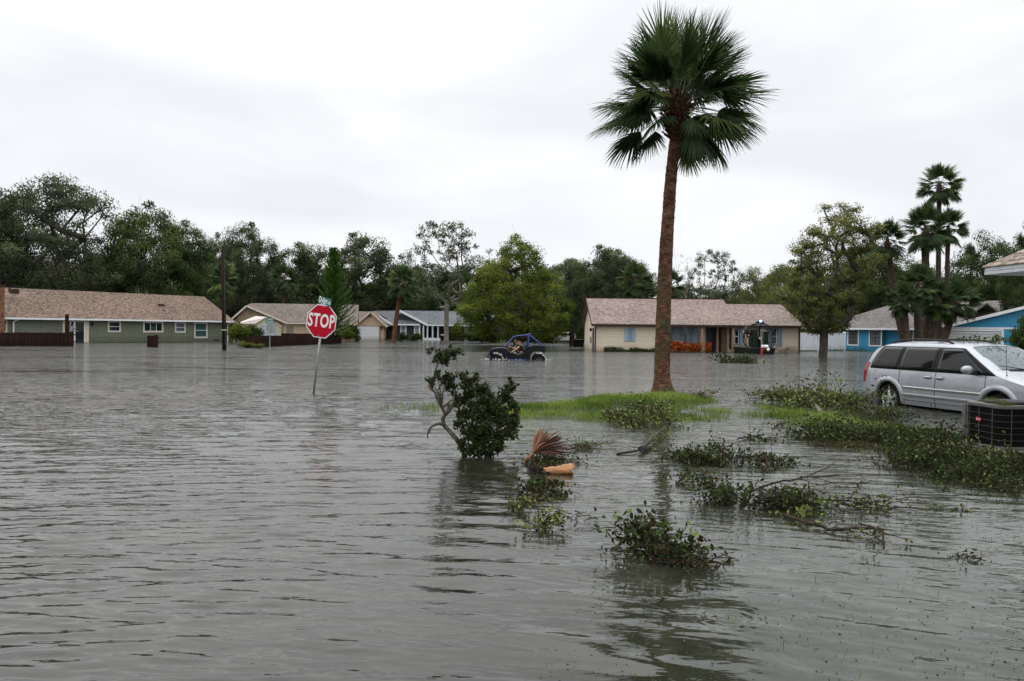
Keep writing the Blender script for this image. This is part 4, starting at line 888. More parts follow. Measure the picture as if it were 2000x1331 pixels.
nA = noise(t, 5, 8, 0.75, stretch=(1, 1, 1.6)); nB = noise(t, 1.8, 4, 0.6)
rA = ramp(t, [(0.30, (0.022, 0.012, 0.009)), (0.48, (0.100, 0.048, 0.031)), (0.66, (0.25, 0.125, 0.078))], nA.outputs[0])
rB = ramp(t, [(0.46, (0, 0, 0)), (0.60, (1, 1, 1))], nB.outputs[0])
nC = noise(t, 9, 5, 0.7); rC = ramp(t, [(0.3, (0.02, 0.02, 0.012)), (0.7, (0.085, 0.095, 0.04))], nC.outputs[0])
tcz = N(t, 'ShaderNodeTexCoord'); spz = N(t, 'ShaderNodeSeparateXYZ'); t.links.new(tcz.outputs['Object'], spz.inputs[0])
mrz = N(t, 'ShaderNodeMapRange'); mrz.inputs[1].default_value = 5.5; mrz.inputs[2].default_value = 1.5; mrz.inputs[3].default_value = 0.0; mrz.inputs[4].default_value = 0.85; t.links.new(spz.outputs[2], mrz.inputs[0])
mf = N(t, 'ShaderNodeMath', operation='MULTIPLY'); t.links.new(rB.outputs[0], mf.inputs[0]); t.links.new(mrz.outputs[0], mf.inputs[1])
mx = N(t, 'ShaderNodeMix', data_type='RGBA'); t.links.new(mf.outputs[0], mx.inputs[0]); t.links.new(rA.outputs[0], mx.inputs[6]); t.links.new(rC.outputs[0], mx.inputs[7])
t.links.new(mx.outputs[2], b.inputs['Base Color']); b.inputs['Roughness'].default_value = 0.95; b.inputs['Specular IOR Level'].default_value = 0.15
bump(t, nA.outputs[0], 1.0, 0.03, b)
TRUNKFIBRE = m
trunk = link('trunk', fast_mesh('trunk', np.stack([VX, VY, ZZ], -1).reshape(-1, 3), F, smooth=False), m, palm)
# ragged fibre stubs along the trunk
rd = random.Random(4); mb = MB()
for i in range(900):
    z = rd.uniform(0.1, 6.9); a = rd.uniform(0, 6.283); c = float(np.interp(z, zs, cx_)); r_ = float(np.interp(z, zs, rr))
    o = Vector((c + r_*math.cos(a)*0.98, r_*math.sin(a)*0.98, z)); n_ = Vector((math.cos(a), math.sin(a), 0)); t_ = Vector((-math.sin(a), math.cos(a), 0))
    w_ = rd.uniform(.012, .035); h_ = rd.uniform(.02, .06); p_ = rd.uniform(.012, .035)
    mb.add([o - t_*w_, o + t_*w_, o + n_*p_ + Vector((0, 0, h_))+t_*rd.uniform(-.01,.01), o + n_*p_*0.5 + Vector((0, 0, -.01))], [(0, 1, 2), (0, 3, 1), (0, 2, 3), (1, 3, 2)])
mb.build('bark_stubs', TRUNKFIBRE, trunk)
# boots: split old leaf bases under the crown
top = Vector((float(np.interp(zz.max(), zs, cx_)), 0, zz.max() - 0.05))
mb = MB()
for i in range(190):
    a = i * 2.399; f = i / 190; z = top.z - 0.40 + f * 1.15; r_ = 0.20 + 0.14*math.sin(f*2.6)
    o = Vector((top.x + r_*0.75*math.cos(a), r_*0.75*math.sin(a), z)); d = Vector((math.cos(a), math.sin(a), 0.9 + rd.uniform(-.3, .5))).normalized()
    L_ = rd.uniform(.16, .34); mb.beam(o, o + d*L_, 0.07*rd.uniform(.5, 1), 0.018)
core = MB().lathe([(0.17, top.z-0.45), (0.24, top.z-0.1), (0.28, top.z+0.35), (0.22, top.z+0.7), (0.1, top.z+0.95)], c=(top.x, 0, 0), n=14)
BOOT = bark('old_leaf_bases', (0.018, 0.010, 0.007), (0.11, 0.055, 0.034), 7, (1, 1, 1))
mb.add(core.v, core.f); mb.build('leaf_bases', BOOT, palm)
DEADM = leafmat('withered_frond', (.05, .03, .015), (.16, .10, .045), (.30, .20, .09), .2, .7)
# fronds
PETM = simple('green_petiole', (0.07, 0.10, 0.035), 0.5)
rd = random.Random(12); heart = Vector((top.x, 0, top.z + 0.58))
# where the fans of the real crown sit, metres right of and above the heart
FANS = [(-.35, 2.05), (.15, 2.2), (.65, 2.15), (1.15, 1.85), (-.1, 1.6), (1.5, 1.5), (1.75, 1.0), (1.85, .45), (1.75, -.05), (1.6, -.45), (1.15, -.65), (.6, -.75), (.45, -1.05),
        (-.75, 1.75), (-1.0, 1.2), (-1.35, .85), (-1.65, .5), (-1.7, .1), (-1.45, -.3), (-1.1, -.5), (-.6, -.45), (-1.5, -.05), (.8, 1.4), (.4, 1.3), (-.5, 1.0), (.95, .7), (1.2, .2), (-.9, .35), (1.25, -.25), (.1, 1.9), (.9, 1.9), (-1.25, .25)]
jobs = []
for q, (fx, fz) in enumerate(FANS):
    for sgn in (-1, 1):
        R_ = rd.uniform(1.75, 2.05); rr_ = math.hypot(fx, fz); yy = math.sqrt(max(.02, R_*R_ - rr_*rr_)) * (1 if rr_ > 1.2 else .75); jobs.append((fx + rd.gauss(0, .12), sgn*yy, fz + rd.gauss(0, .1), rr_))
for q in range(16): jobs.append((rd.uniform(-.9, .9), rd.choice((-1, 1))*rd.uniform(.3, 1.0), rd.uniform(.45, 1.25), 1.0))
nf = len(jobs)
for i, (fx, fy, fz, rr_) in enumerate(jobs):
    if rr_ < .9 and fy < 0 and fz < .2: continue
    f = min(1, max(0, .5 - fz*.25)); az = math.atan2(fy, fx); el = math.atan2(fz + .28, math.hypot(fx, fy))
    D_ = math.sqrt(fx*fx + fy*fy + fz*fz); pet = D_ * rd.uniform(.50, .60); blade = rd.uniform(.98, 1.2)*(.9 if fz < -.3 else 1)
    if i % 9 == 4: pet *= .6; blade *= .85
    VL, FL, TL2 = [], [], []; pm = MB()
    frond(pm, VL, FL, TL2, heart + Vector((0.16*math.cos(az), 0.16*math.sin(az), -0.35*f)), az, el, pet, blade, 46, rd,
          droop=0.3 + 0.7*f*rd.uniform(.4, 1.5), halfw=rd.uniform(.7, 1.15), wind=Vector((rd.gauss(.04, .16), rd.gauss(0, .14), 0)), lw=0.023, segs=5, tone=0.22 + .38*rd.random()**1.5 + (0.25 if rd.random() < .12 else 0))
    fr = link('frond', fast_mesh('frond', VL, FL, TL2), M['leafpalm'], palm)
    pm.build('petiole', PETM, fr)
# a few withered fronds hang below the crown
for i in range(0):
    az = i*3.0 + .4; VL, FL, TL2 = [], [], []; pm = MB()
    frond(pm, VL, FL, TL2, heart + Vector((.18*math.cos(az), .18*math.sin(az), -.75)), az, math.radians(rd.uniform(-35, -10)), rd.uniform(.5, .8), rd.uniform(.6, .8), 26, rd, droop=1.6, halfw=.6, lw=.02, segs=5, tone=.5)
    fr = link('dead_frond', fast_mesh('dead_frond', VL, FL, TL2), DEADM, palm); pm.build('petiole', BOOT, fr)
# dead hanging fruit stalks
mb = MB()
for i in range(16):
    az = rd.uniform(2.0, 4.4) if i < 10 else rd.uniform(-.8, .8); el = math.radians(rd.uniform(18, 62)); p = heart.copy(); d = Vector((math.cos(az)*math.cos(el), 0.4*math.sin(az)*math.cos(el), math.sin(el)))
    pts = [p]; 
    for s in range(9):
        d = (d + Vector((rd.gauss(0, .05), rd.gauss(0, .05), -0.05 - .02*s))).normalized(); pts.append(pts[-1] + d*0.22)
        if s > 3:
            for q in range(3):
                e_ = (d + Vector((rd.gauss(0, .6), rd.gauss(0, .6), rd.gauss(0, .5)))).normalized(); mb.tube([pts[-1], pts[-1] + e_*0.12, pts[-1] + e_*0.22 + Vector((0, 0, -.05))], [.004, .003, .002], 3, cap=False)
    mb.tube(pts, [.010 - .0008*k for k in range(10)], 4, cap=False)
mb.build('fruit_stalks', BOOT, palm)
# ---- smaller palms (shared meshes)
def palm_proto(key, seed, nf, nl, wind=0.0, brown=0.0, lo=-25, lw=0.045, leaf='leafpalm'):
    rd = random.Random(seed); VL, FL, TL2 = [], [], []; pm = MB()
    for i in range(nf):
        f = (i + .5) / nf; az = i*2.39996 + rd.uniform(-.3, .3); el = math.radians(82 - (82-lo)*f + rd.gauss(0, 8))
        frond(pm, VL, FL, TL2, Vector((0, 0, -0.3*f)), az, el, rd.uniform(.9, 1.2), rd.uniform(.9, 1.1), nl, rd, droop=.4+.5*f, halfw=1.1, wind=Vector((wind, 0, -abs(wind)*0.4)), lw=lw, segs=4, tone=.4 + (.35 if rd.random() < brown else 0))
    pm.tube([(0, 0, -1.1), (0, 0, -.6), (0, 0, .3)], [.2, .3, .12], 8)
    for i in range(26):
        a = i*2.4; pm.beam((.2*math.cos(a), .2*math.sin(a), -.9+.03*i), (.45*math.cos(a), .45*math.sin(a), -.7+.03*i), .06, .02)
    me = fast_mesh(key, VL, FL, TL2); me.materials.append(M[leaf])
    mp_ = bpy.data.meshes.new(key+'_stems'); mp_.from_pydata(pm.v, [], pm.f); mp_.materials.append(M['palmtrunk'])
    PROTO[key] = (me, mp_)
palm_proto('pA', 1, 46, 24, lo=-40)
palm_proto('pB', 2, 42, 24, wind=0.10, brown=.25, lo=-40)
palm_proto('pW', 3, 44, 24, wind=0.35, brown=.35, lo=-65)
palm_proto('pL', 4, 56, 24, wind=0.12, brown=.12, lo=-45)
def put_palm(key, pbase, pcrown, Y, radpx, label, tw=0.17, mat='palmtrunk', rz=None, name='palm_tree', bend=0.0, base=None, group=None, sx=1.0, cat='palm tree'):
    """pbase/pcrown = photo pixels of the foot and of the crown's heart"""
    B = onz(*pbase) if base is None else atd(pbase[0], pbase[1], Y)
    if base is not None: B.z = base
    else: B = Vector((atd(pbase[0], pbase[1], Y).x, Y, 0))
    Cc = atd(pcrown[0], pcrown[1], Y); o = empty(name, B, 0, label, cat, group)
    c = Cc - B; mb = MB(); n = 14; pts, rad = [], []
    for i in range(n+1):
        f = i/n; pts.append((c.x*f + bend*math.sin(f*math.pi), 0.15*math.sin(f*3), -0.5 + (c.z+.3)*f)); rad.append(tw*(1.15 - .3*f + (.35 if i == 0 else 0)) * (1 + .06*math.sin(i*2.7)))
    mb.tube(pts, rad, 12); mb.build('trunk', M[mat], o, smooth='full')
    s = radpx / FPX * Y / 2.15; me, mp_ = PROTO[key]
    k = bpy.data.objects.new('crown', me); COL.objects.link(k); k.parent = o; k.location = (c.x, 0, c.z); k.scale = (s*sx, s, s); k.rotation_euler = (0, 0, (pbase[0] % 7) if rz is None else rz)
    q = bpy.data.objects.new('crown_stems', mp_); COL.objects.link(q); q.parent = k
    return o
put_palm('pW', (436, 668), (436, 545), 100, 36, 'windblown palm with combed back fronds directly behind the street light pole', .25, rz=0.2, sx=.85)
put_palm('pA', (553, 668), (553, 545), 108, 30, 'dark palm half hidden behind the roof of the beige gabled house', .2)
put_palm('pB', (768, 664), (786, 552), 96, 34, 'leaning palm with a rusty trunk and brown tinged crown before the dark grey house', .26, 'palmtrunkred', bend=-.15)
put_palm('pW', (718, 664), (722, 578), 132, 26, 'small pale palm behind the roof of the peach garage', .15)
put_palm('pB', (1236, 660), (1240, 548), 92, 38, 'palm with drooping brown skirt behind the left half of the beige roof', .22)
put_palm('pA', (1309, 660), (1309, 558), 92, 32, 'palm mostly hidden behind the tall palm trunk, its fronds showing at the right', .2)
put_palm('pA', (1200, 662), (1262, 575), 95, 22, 'low young palm just above the ridge of the beige house', .12)
# clump by the blue house
put_palm('pB', (1835, 680), (1835, 362), 66, 44, 'tallest thin palm of the clump beside the blue house, crown highest against the sky', .2)
put_palm('pA', (1812, 680), (1808, 448), 64, 50, 'second tallest palm of the clump, with a thick grey trunk', .32)
put_palm('pB', (1852, 680), (1852, 446), 67, 40, 'palm crown hugging the tall thin trunk at its right side', .2)
put_palm('pA', (1772, 680), (1733, 470), 70, 42, 'palm leaning left behind the olive tree, its trunk slanting', .26, bend=-.1, sx=1.1)
for i, (bx, cx_, cy_, r_, lab) in enumerate([(1776, 1766, 588, 40, 'low leafy palm at the left edge of the palm clump by the blue house'),
        (1799, 1792, 560, 46, 'low palm with a yellow spear at the centre of the palm clump'),
        (1820, 1828, 590, 44, 'low palm under the tall thin trunk in front of the blue house'),
        (1832, 1868, 592, 48, 'low spreading palm at the right edge of the palm clump over the blue garage')]):
    put_palm('pL', (bx, 684), (cx_, cy_ - 2), 58 + 1.5*i, r_ - 5, lab, .28, group='low palms of the clump by the blue house')

# ---- Norfolk pine: tiers of upswept feathery boughs
def norfolk():
    rd = random.Random(9); P = atd(650, 660, 88.0); H = (hor(650)-490)/FPX*88 + EYE
    o = empty('norfolk_pine', (P.x, 88, 0), 0, 'tall feathery conifer with upswept tiers standing behind the near stop sign', 'conifer')
    mb = MB(); mb.tube([(0, 0, -.5), (.1, 0, H*.5), (0, 0, H)], [.2, .12, .02], 8); mb.build('trunk', M['bark'], o)
    VL, FL, TL2 = [], [], []
    for ti in range(26):
        f = ti/25; z = .7 + (H-.9)*f; L = 3.0*(1-f)**.8 + .3
        for k in range(6):
            az = k*1.047 + ti*.4 + rd.uniform(-.2, .2); p = Vector((0, 0, z)); d = Vector((math.cos(az), math.sin(az), .15 + .4*f)); q = p.copy(); n = 9; Lr = L*rd.uniform(.7, 1.1)
            for s in range(n):
                d = (d + Vector((0.02, 0, .07))).normalized(); q = q + d*(Lr/n)
                for sgn in (-1, 1):
                    for w in range(2):
                        e_ = (d*0.75 + Vector((-d.y, d.x, 0))*sgn*.8 + Vector((0, 0, .55))).normalized()*(.62*(1-.4*s/n))*rd.uniform(.7, 1.2); b = len(VL)
                        r0 = q + Vector((rd.gauss(0, .03), rd.gauss(0, .03), 0)); sd_ = d.cross(Vector((0, 0, 1))).normalized()*.03 + d*.07
                        VL += [tuple(r0-sd_), tuple(r0+sd_), tuple(r0+e_+sd_*.5), tuple(r0+e_-sd_*.5)]; FL.append((b, b+1, b+2, b+3)); TL2 += [min(1, max(0, .45+.25*s/n+rd.gauss(0, .12)))]*4
    link('foliage', fast_mesh('foliage', VL, FL, TL2), M['leafpine'], o)
norfolk()

# ---- trees one can tell apart (px centre, top, width px, depth)
put_tree('oakA', 118, 352, 330, 104, 'biggest live oak, grey green and spreading, above the left half of the green house', cat='tree')
put_tree('oakE', -15, 395, 170, 108, 'dark oak at the left edge behind the chimney of the green house')
put_tree('oakC', 292, 404, 180, 108, 'bright green rounded oak right of the biggest live oak')
put_tree('oakE', 368, 436, 110, 112, 'smaller oak stepping down between the bright green oak and the street light')
put_tree('oakD', 487, 438, 120, 122, 'oak with a ragged lobed top just right of the street light')
put_tree('oakC', 425, 462, 90, 126, 'pale topped oak behind the street light arm')
put_tree('oakE', 573, 478, 120, 126, 'narrow oak rising above the beige gabled house')
put_tree('oakD', 690, 458, 175, 130, 'open greyish oak with a wide thin top behind the conifer')
put_tree('sparse', 872, 434, 180, 104, 'tall half stripped oak with bare pale limbs left of the yellow green maple')
put_tree('maple', 1008, 466, 222, 84, 'broad yellow green maple behind the blue buggy')
put_tree('oakD', 1168, 482, 140, 96, 'dark oak rising over the left end of the beige roof')
put_tree('oakE', 1212, 492, 100, 104, 'slimmer oak beside the palm behind the beige roof')
put_tree('bare', 1335, 494, 100, 100, 'leafless pale tree just right of the tall palm trunk')
put_tree('sparse', 1398, 490, 120, 96, 'thin tree with leaf tufts right of the leafless tree')
put_tree('olive', 1470, 525, 110, 96, 'brownish low tree behind the right wing of the beige house')
put_tree('olive', 1530, 522, 130, 88, 'brown olive tree between the beige house and the near windblown tree')
put_tree('windblown', 1608, 404, 180, 59.5, 'windblown olive tree with a mossy trunk standing in the flood before the white fence', rz=0.0)
put_tree('oakB', 1690, 470, 150, 92, 'dark oak behind the white fence and the leaning palm')
put_tree('oakB', 1925, 462, 150, 100, 'grey green oak behind the ridge of the blue house')
put_tree('oakB', 2015, 440, 110, 66, 'dark oak at the right edge above the near roof corner')
put_tree('oakB', 790, 508, 130, 132, 'dense dark oak behind the leaning rusty palm')
put_tree('oakC', 1105, 515, 130, 118, 'dark oak between the maple and the beige house')
# background rows: each its own tree
rdt = random.Random(6)
back = []
for i in range(26):
    px = -70 + i*84 + rdt.uniform(-22, 22); edge = 500 if px < 450 else 560 if 1290 < px < 1440 else 522
    back.append((px, edge + rdt.uniform(-18, 22), rdt.uniform(125, 175), rdt.uniform(138, 152)))
for i in range(20):
    px = -60 + i*108 + rdt.uniform(-30, 30); back.append((px, 582 + rdt.uniform(-18, 14), rdt.uniform(130, 180), rdt.uniform(131, 136)))
LMK = [(-80, 'beyond the left edge of the picture'), (-20, 'left of the green house chimney'), (20, 'behind the green house chimney'), (90, 'above the dark fence at the far left'), (160, 'above the sliding door of the green house'), (225, 'above the small left window of the green house'),
    (300, 'above the three pane window of the green house'), (370, 'where the green house ridge ends'), (440, 'behind the street light pole'), (490, 'above the pale roofed shed'), (545, 'over the middle of the beige gabled house'), (600, 'left of the near stop sign'),
    (660, 'behind the feathery conifer'), (725, 'above the peach garage gable'), (785, 'behind the leaning rusty palm'), (840, 'left of the stripped oak'), (900, 'right of the stripped oak'), (960, 'behind the left half of the maple'),
    (1030, 'behind the maple crown top'), (1100, 'above the white sedan'), (1160, 'over the left gable of the beige house'), (1230, 'behind the palm with the brown skirt'), (1300, 'behind the tall palm trunk'), (1370, 'behind the leafless pale tree'),
    (1440, 'over the step in the beige roof'), (1510, 'over the right wing of the beige house'), (1580, 'above the white vinyl fence'), (1650, 'behind the windblown olive tree'), (1730, 'behind the left leaning palm'), (1810, 'behind the thick grey palm trunk'),
    (1880, 'right of the palm clump'), (1950, 'under the near roof corner'), (2020, 'beyond the right edge of the picture'), (2090, 'farthest out beyond the right edge')]
used = set()
keys = ['oakB', 'oakC', 'oakE', 'oakD', 'oakB', 'oakE']
for i, (px, tp, wd, Y) in enumerate(back):
    lm = LMK[min(range(len(LMK)), key=lambda q: abs(LMK[q][0] - px))]
    if (i < 26, lm[1]) in used: lm = min((q for q in LMK if (i < 26, q[1]) not in used), key=lambda q: abs(q[0] - px))
    used.add((i < 26, lm[1]))
    put_tree(keys[i % 6], px, tp, wd, Y, ('tall back row oak ' if i < 26 else 'low dark oak in the front row ') + lm[1], group='trees of the dark wood behind the houses', base=0.1)
# undergrowth closing the foot of the wood
rng = np.random.default_rng(8); n = 60000
X = rng.uniform(-110, 110, n); Y = 130 + rng.uniform(0, 26, n); Zt = (0.6 + 4.2*vnoise(X+200, Y, 0.16, 70, 3)) * rng.random(n)**.7
V, F, kv = leaves_np(np.stack([X, Y, Zt+.2], 1), 0.75, 5)
tag(link('undergrowth', fast_mesh('undergrowth', V, F, np.repeat(np.clip(rng.normal(.3, .18, n), 0, 1), kv)), M['leafdark']), 'dark brush closing the foot of the wood behind the houses', 'undergrowth', kind='stuff')

# ---- shrubs
def put_shrub(px, base, top, width, Y, label, key='shrub', name='shrub', group=None, cat='shrub', z=0.0):
    put_tree(key, px, top, width, Y, label, cat, group, name, base=z)
put_shrub(462, 668, 628, 40, 82, 'yellow green shrub hugging the right end of the green house', 'shruby')
put_shrub(492, 664, 634, 44, 84, 'green bush before the pale roofed shed')
put_shrub(478, 682, 668, 30, 66, 'low weeds at the left foot of the dark fence run', 'shruby', cat='weeds', name='weeds')
put_shrub(507, 682, 671, 22, 64, 'small weeds before the far stop sign', 'shruby', cat='weeds', name='weeds')
put_shrub(676, 668, 640, 26, 98, 'pale green bush at the right end of the long dark fence', 'shruby')
put_shrub(690, 668, 636, 26, 100, 'dark pointed bush beside the white garage door')
put_shrub(787, 664, 649, 20, 110, 'low round bush under the left window of the dark grey house')
put_shrub(813, 664, 650, 24, 110, 'low round bush under the right window of the dark grey house')
put_shrub(893, 668, 628, 22, 100, 'bright leafy bush at the foot of the stripped oak', 'shruby')
put_shrub(940, 670, 640, 70, 100, 'wide dark bush left of the maple trunk')
put_shrub(1050, 670, 645, 60, 106, 'dark bush right of the maple trunk')
put_shrub(1000, 668, 642, 60, 112, 'dark bush behind the maple trunk')
put_shrub(2000, 662, 614, 44, 50, 'clipped bright green bush at the right edge before the blue gable', 'shrub')
put_shrub(1135, 668, 630, 22, 90, 'dark bush behind the left gable of the beige house')
# ================================================================== PEOPLE (small in the picture, whole figures all the same)
SKIN = simple('skin', (0.50, 0.27, 0.19), .55, var=.06); HAIR = simple('dark_hair', (.02, .014, .01), .7)
def skinned(name, chains, mat, parent):
    """chains: list of [(point, radius), ...]; chains whose first point equals an earlier point are welded to it"""
    vs, es, rs = [], [], []
    def vid(p, r):
        for i, q in enumerate(vs):
            if (q - p).length < 1e-4: return i
        vs.append(p); rs.append(r); return len(vs)-1
    for ch in chains:
        prev = None
        for p, r in ch:
            i = vid(Vector(p), r)
            if prev is not None and prev != i: es.append((prev, i))
            prev = i
    me = bpy.data.meshes.new(name); me.from_pydata(vs, es, []); o = link(name, me, None, None)
    s = o.modifiers.new('skin', 'SKIN'); s.use_smooth_shade = True
    for i, d in enumerate(me.skin_vertices[0].data): d.radius = (rs[i], rs[i]); d.use_root = (i == 0)
    ss = o.modifiers.new('sub', 'SUBSURF'); ss.levels = 1; ss.render_levels = 1
    dg = bpy.context.evaluated_depsgraph_get(); me2 = bpy.data.meshes.new_from_object(o.evaluated_get(dg)); bpy.data.objects.remove(o)
    me2.name = name; me2.materials.clear(); return link(name, me2, mat, parent)
def person(root_loc, rz, J, label, shirt, legs, hat=None, hairm=HAIR, group=None):
    """J: joint positions (metres, local): pelvis chest neck head, sh/el/wr L R, hip/kn/an L R"""
    root = empty('person', root_loc, rz, label, 'person', group); j = {k: Vector(v) for k, v in J.items()}
    ch = [[(j['pelvis'], .13), (j['pelvis'].lerp(j['chest'], .5), .125), (j['chest'], .15), (j['neck'], .06), (j['neck'].lerp(j['head'], .45), .058)]]
    for s in 'LR':
        ch.append([(j['chest'], .15), (j['sh'+s], .065), (j['el'+s], .045), (j['wr'+s], .032)])
        d = (j['wr'+s] - j['el'+s]).normalized(); palm_ = j['wr'+s] + d*.07; ch.append([(j['wr'+s], .032), (palm_, .036)])
        ch.append([(j['pelvis'], .13), (j['hip'+s], .095), (j['kn'+s], .062), (j['an'+s], .042), (j['an'+s] + Vector((.14, 0, -.05)), .035)])
    body = skinned('body', ch, SKIN, root)
    mbh = MB(); hx = j['head']
    mbh.lathe([(.02, -.12), (.055, -.10), (.075, -.04), (.085, .03), (.08, .08), (.05, .115), (.01, .125)], c=hx, n=12)
    mbh.box(hx.x+.07, hx.x+.105, hx.y-.012, hx.y+.012, hx.z-.03, hx.z+.01); mbh.box(hx.x-.01, hx.x+.02, hx.y-.1, hx.y-.08, hx.z-.03, hx.z+.03); mbh.box(hx.x-.01, hx.x+.02, hx.y+.08, hx.y+.1, hx.z-.03, hx.z+.03)
    hd = mbh.build('head', SKIN, body, smooth='full')
    fm = MB(); fm.box(hx.x+.072, hx.x+.082, hx.y-.04, hx.y-.018, hx.z+.012, hx.z+.024).box(hx.x+.072, hx.x+.082, hx.y+.018, hx.y+.04, hx.z+.012, hx.z+.024).box(hx.x+.068, hx.x+.08, hx.y-.025, hx.y+.025, hx.z-.062, hx.z-.052); fm.build('face_features', HAIR, hd)
    for s in 'LR':
        d = (j['wr'+s] - j['el'+s]).normalized(); u = d.cross(Vector((0, 0, 1))); u = u.normalized() if u.length > .1 else Vector((0, 1, 0)); fg_ = MB(); b_ = j['wr'+s] + d*.08; dn = u.cross(d)
        for k, L_ in enumerate((.07, .08, .075, .06)):
            o_ = b_ + u*(.027 - .018*k); fg_.tube([o_, o_ + d*L_*.5 - dn*.005, o_ + d*L_*.8 + dn*.02, o_ + d*L_*.85 + dn*.04], [.0095, .009, .008, .006], 5)
        o_ = j['wr'+s] + d*.03 + u*.03; fg_.tube([o_, o_ + u*.03 + d*.03, o_ + u*.035 + d*.06], [.011, .009, .007], 5); fg_.build('fingers', SKIN, body, smooth='full')
    sc = [[(j['pelvis'] + Vector((0, 0, .02)), .145), (j['pelvis'].lerp(j['chest'], .5), .14), (j['chest'], .165), (j['neck'] - Vector((0, 0, .03)), .075)]]
    for s in 'LR': sc.append([(j['chest'], .165), (j['sh'+s], .078), (j['sh'+s].lerp(j['el'+s], .6), .066)])
    skinned('shirt', sc, shirt, root)
    pc = [[(j['pelvis'] - Vector((0, 0, .01)), .142), (j['hip'+s], .108), (j['hip'+s].lerp(j['kn'+s], .8), .085)] for s in 'LR']; skinned('shorts', pc, legs, root)
    if hat: MB().lathe([(.094, .035), (.096, .07), (.085, .11), (.05, .14), (.005, .145)], c=hx, n=12).box(hx.x+.06, hx.x+.17, hx.y-.06, hx.y+.06, hx.z+.045, hx.z+.055).build('cap', hat, root, smooth=True)
    else: MB().lathe([(.092, .03), (.098, .06), (.09, .10), (.055, .135), (.005, .14)], c=hx - Vector((.012, 0, 0)), n=12).lathe([(.04, -.10), (.085, -.04), (.093, .05)], c=hx - Vector((.03, 0, 0)), n=12).build('hair', hairm, root, smooth='full')
    return root
def pose(seat=False, lean=0.0, reach=None):
    """standing or sitting pose facing local +x"""
    if seat:
        J = dict(pelvis=(0, 0, .0), chest=(.03+lean, 0, .38), neck=(.05+lean*1.2, 0, .56), head=(.08+lean*1.3, 0, .70), shL=(.03+lean, .2, .48), shR=(.03+lean, -.2, .48), hipL=(.05, .1, -.02), hipR=(.05, -.1, -.02), knL=(.48, .13, .05), knR=(.48, -.13, .05), anL=(.60, .13, -.36), anR=(.60, -.13, -.36))
        J.update(elL=(.22+lean, .25, .27), elR=(.22+lean, -.25, .27), wrL=(.44+lean, .2, .33), wrR=(.44+lean, -.2, .33))
    else:
        J = dict(pelvis=(0, 0, .95), chest=(0.02+lean, 0, 1.3), neck=(.04+lean, 0, 1.48), head=(.06+lean, 0, 1.62), shL=(.02+lean, .2, 1.41), shR=(.02+lean, -.2, 1.41), hipL=(0, .1, .9), hipR=(0, -.1, .9), knL=(.03, .11, .5), knR=(-.02, -.11, .5), anL=(0, .11, .08), anR=(-.05, -.11, .08))
        J.update(elL=(.1+lean, .27, 1.15), elR=(.1+lean, -.27, 1.15), wrL=(.3+lean, .24, 1.08), wrR=(.3+lean, -.24, 1.1))
    if reach: J.update(reach)
    return J

# ================================================================== MINIVAN
PAINT, t, b = newmat('silver_white_car_paint')
n = noise(t, 18, 4, .7); r = ramp(t, [(.35, (.33, .35, .375)), (.65, (.40, .42, .45))], n.outputs[0])
nd = noise(t, 2.2, 5, .7); rdm = ramp(t, [(.55, (1, 1, 1)), (.8, (.82, .80, .76))], nd.outputs[0]); mm = N(t, 'ShaderNodeMix', data_type='RGBA', blend_type='MULTIPLY'); mm.inputs[0].default_value = 1
t.links.new(r.outputs[0], mm.inputs[6]); t.links.new(rdm.outputs[0], mm.inputs[7]); t.links.new(mm.outputs[2], b.inputs['Base Color'])
b.inputs['Roughness'].default_value = .32; b.inputs['Metallic'].default_value = .35; b.inputs['Coat Weight'].default_value = .7; b.inputs['Coat Roughness'].default_value = .05
VT = glassy('tinted_car_glass', (.006, .007, .008), .06); VT.node_tree.nodes['Principled BSDF'].inputs['Specular IOR Level'].default_value = .3; VW = glassy('sky_teal_windscreen', (.085, .115, .12), .06); RED = simple('red_lens', (.30, .012, .015), .2, var=.1); CHR = simple('polished_alloy', (.62, .63, .64), .25, metal=.85, var=.05); BLK = simple('black_plastic_trim', (.009, .009, .010), .5, spec=.2)  # windscreen base colour carries the pale teal of the reflected sky
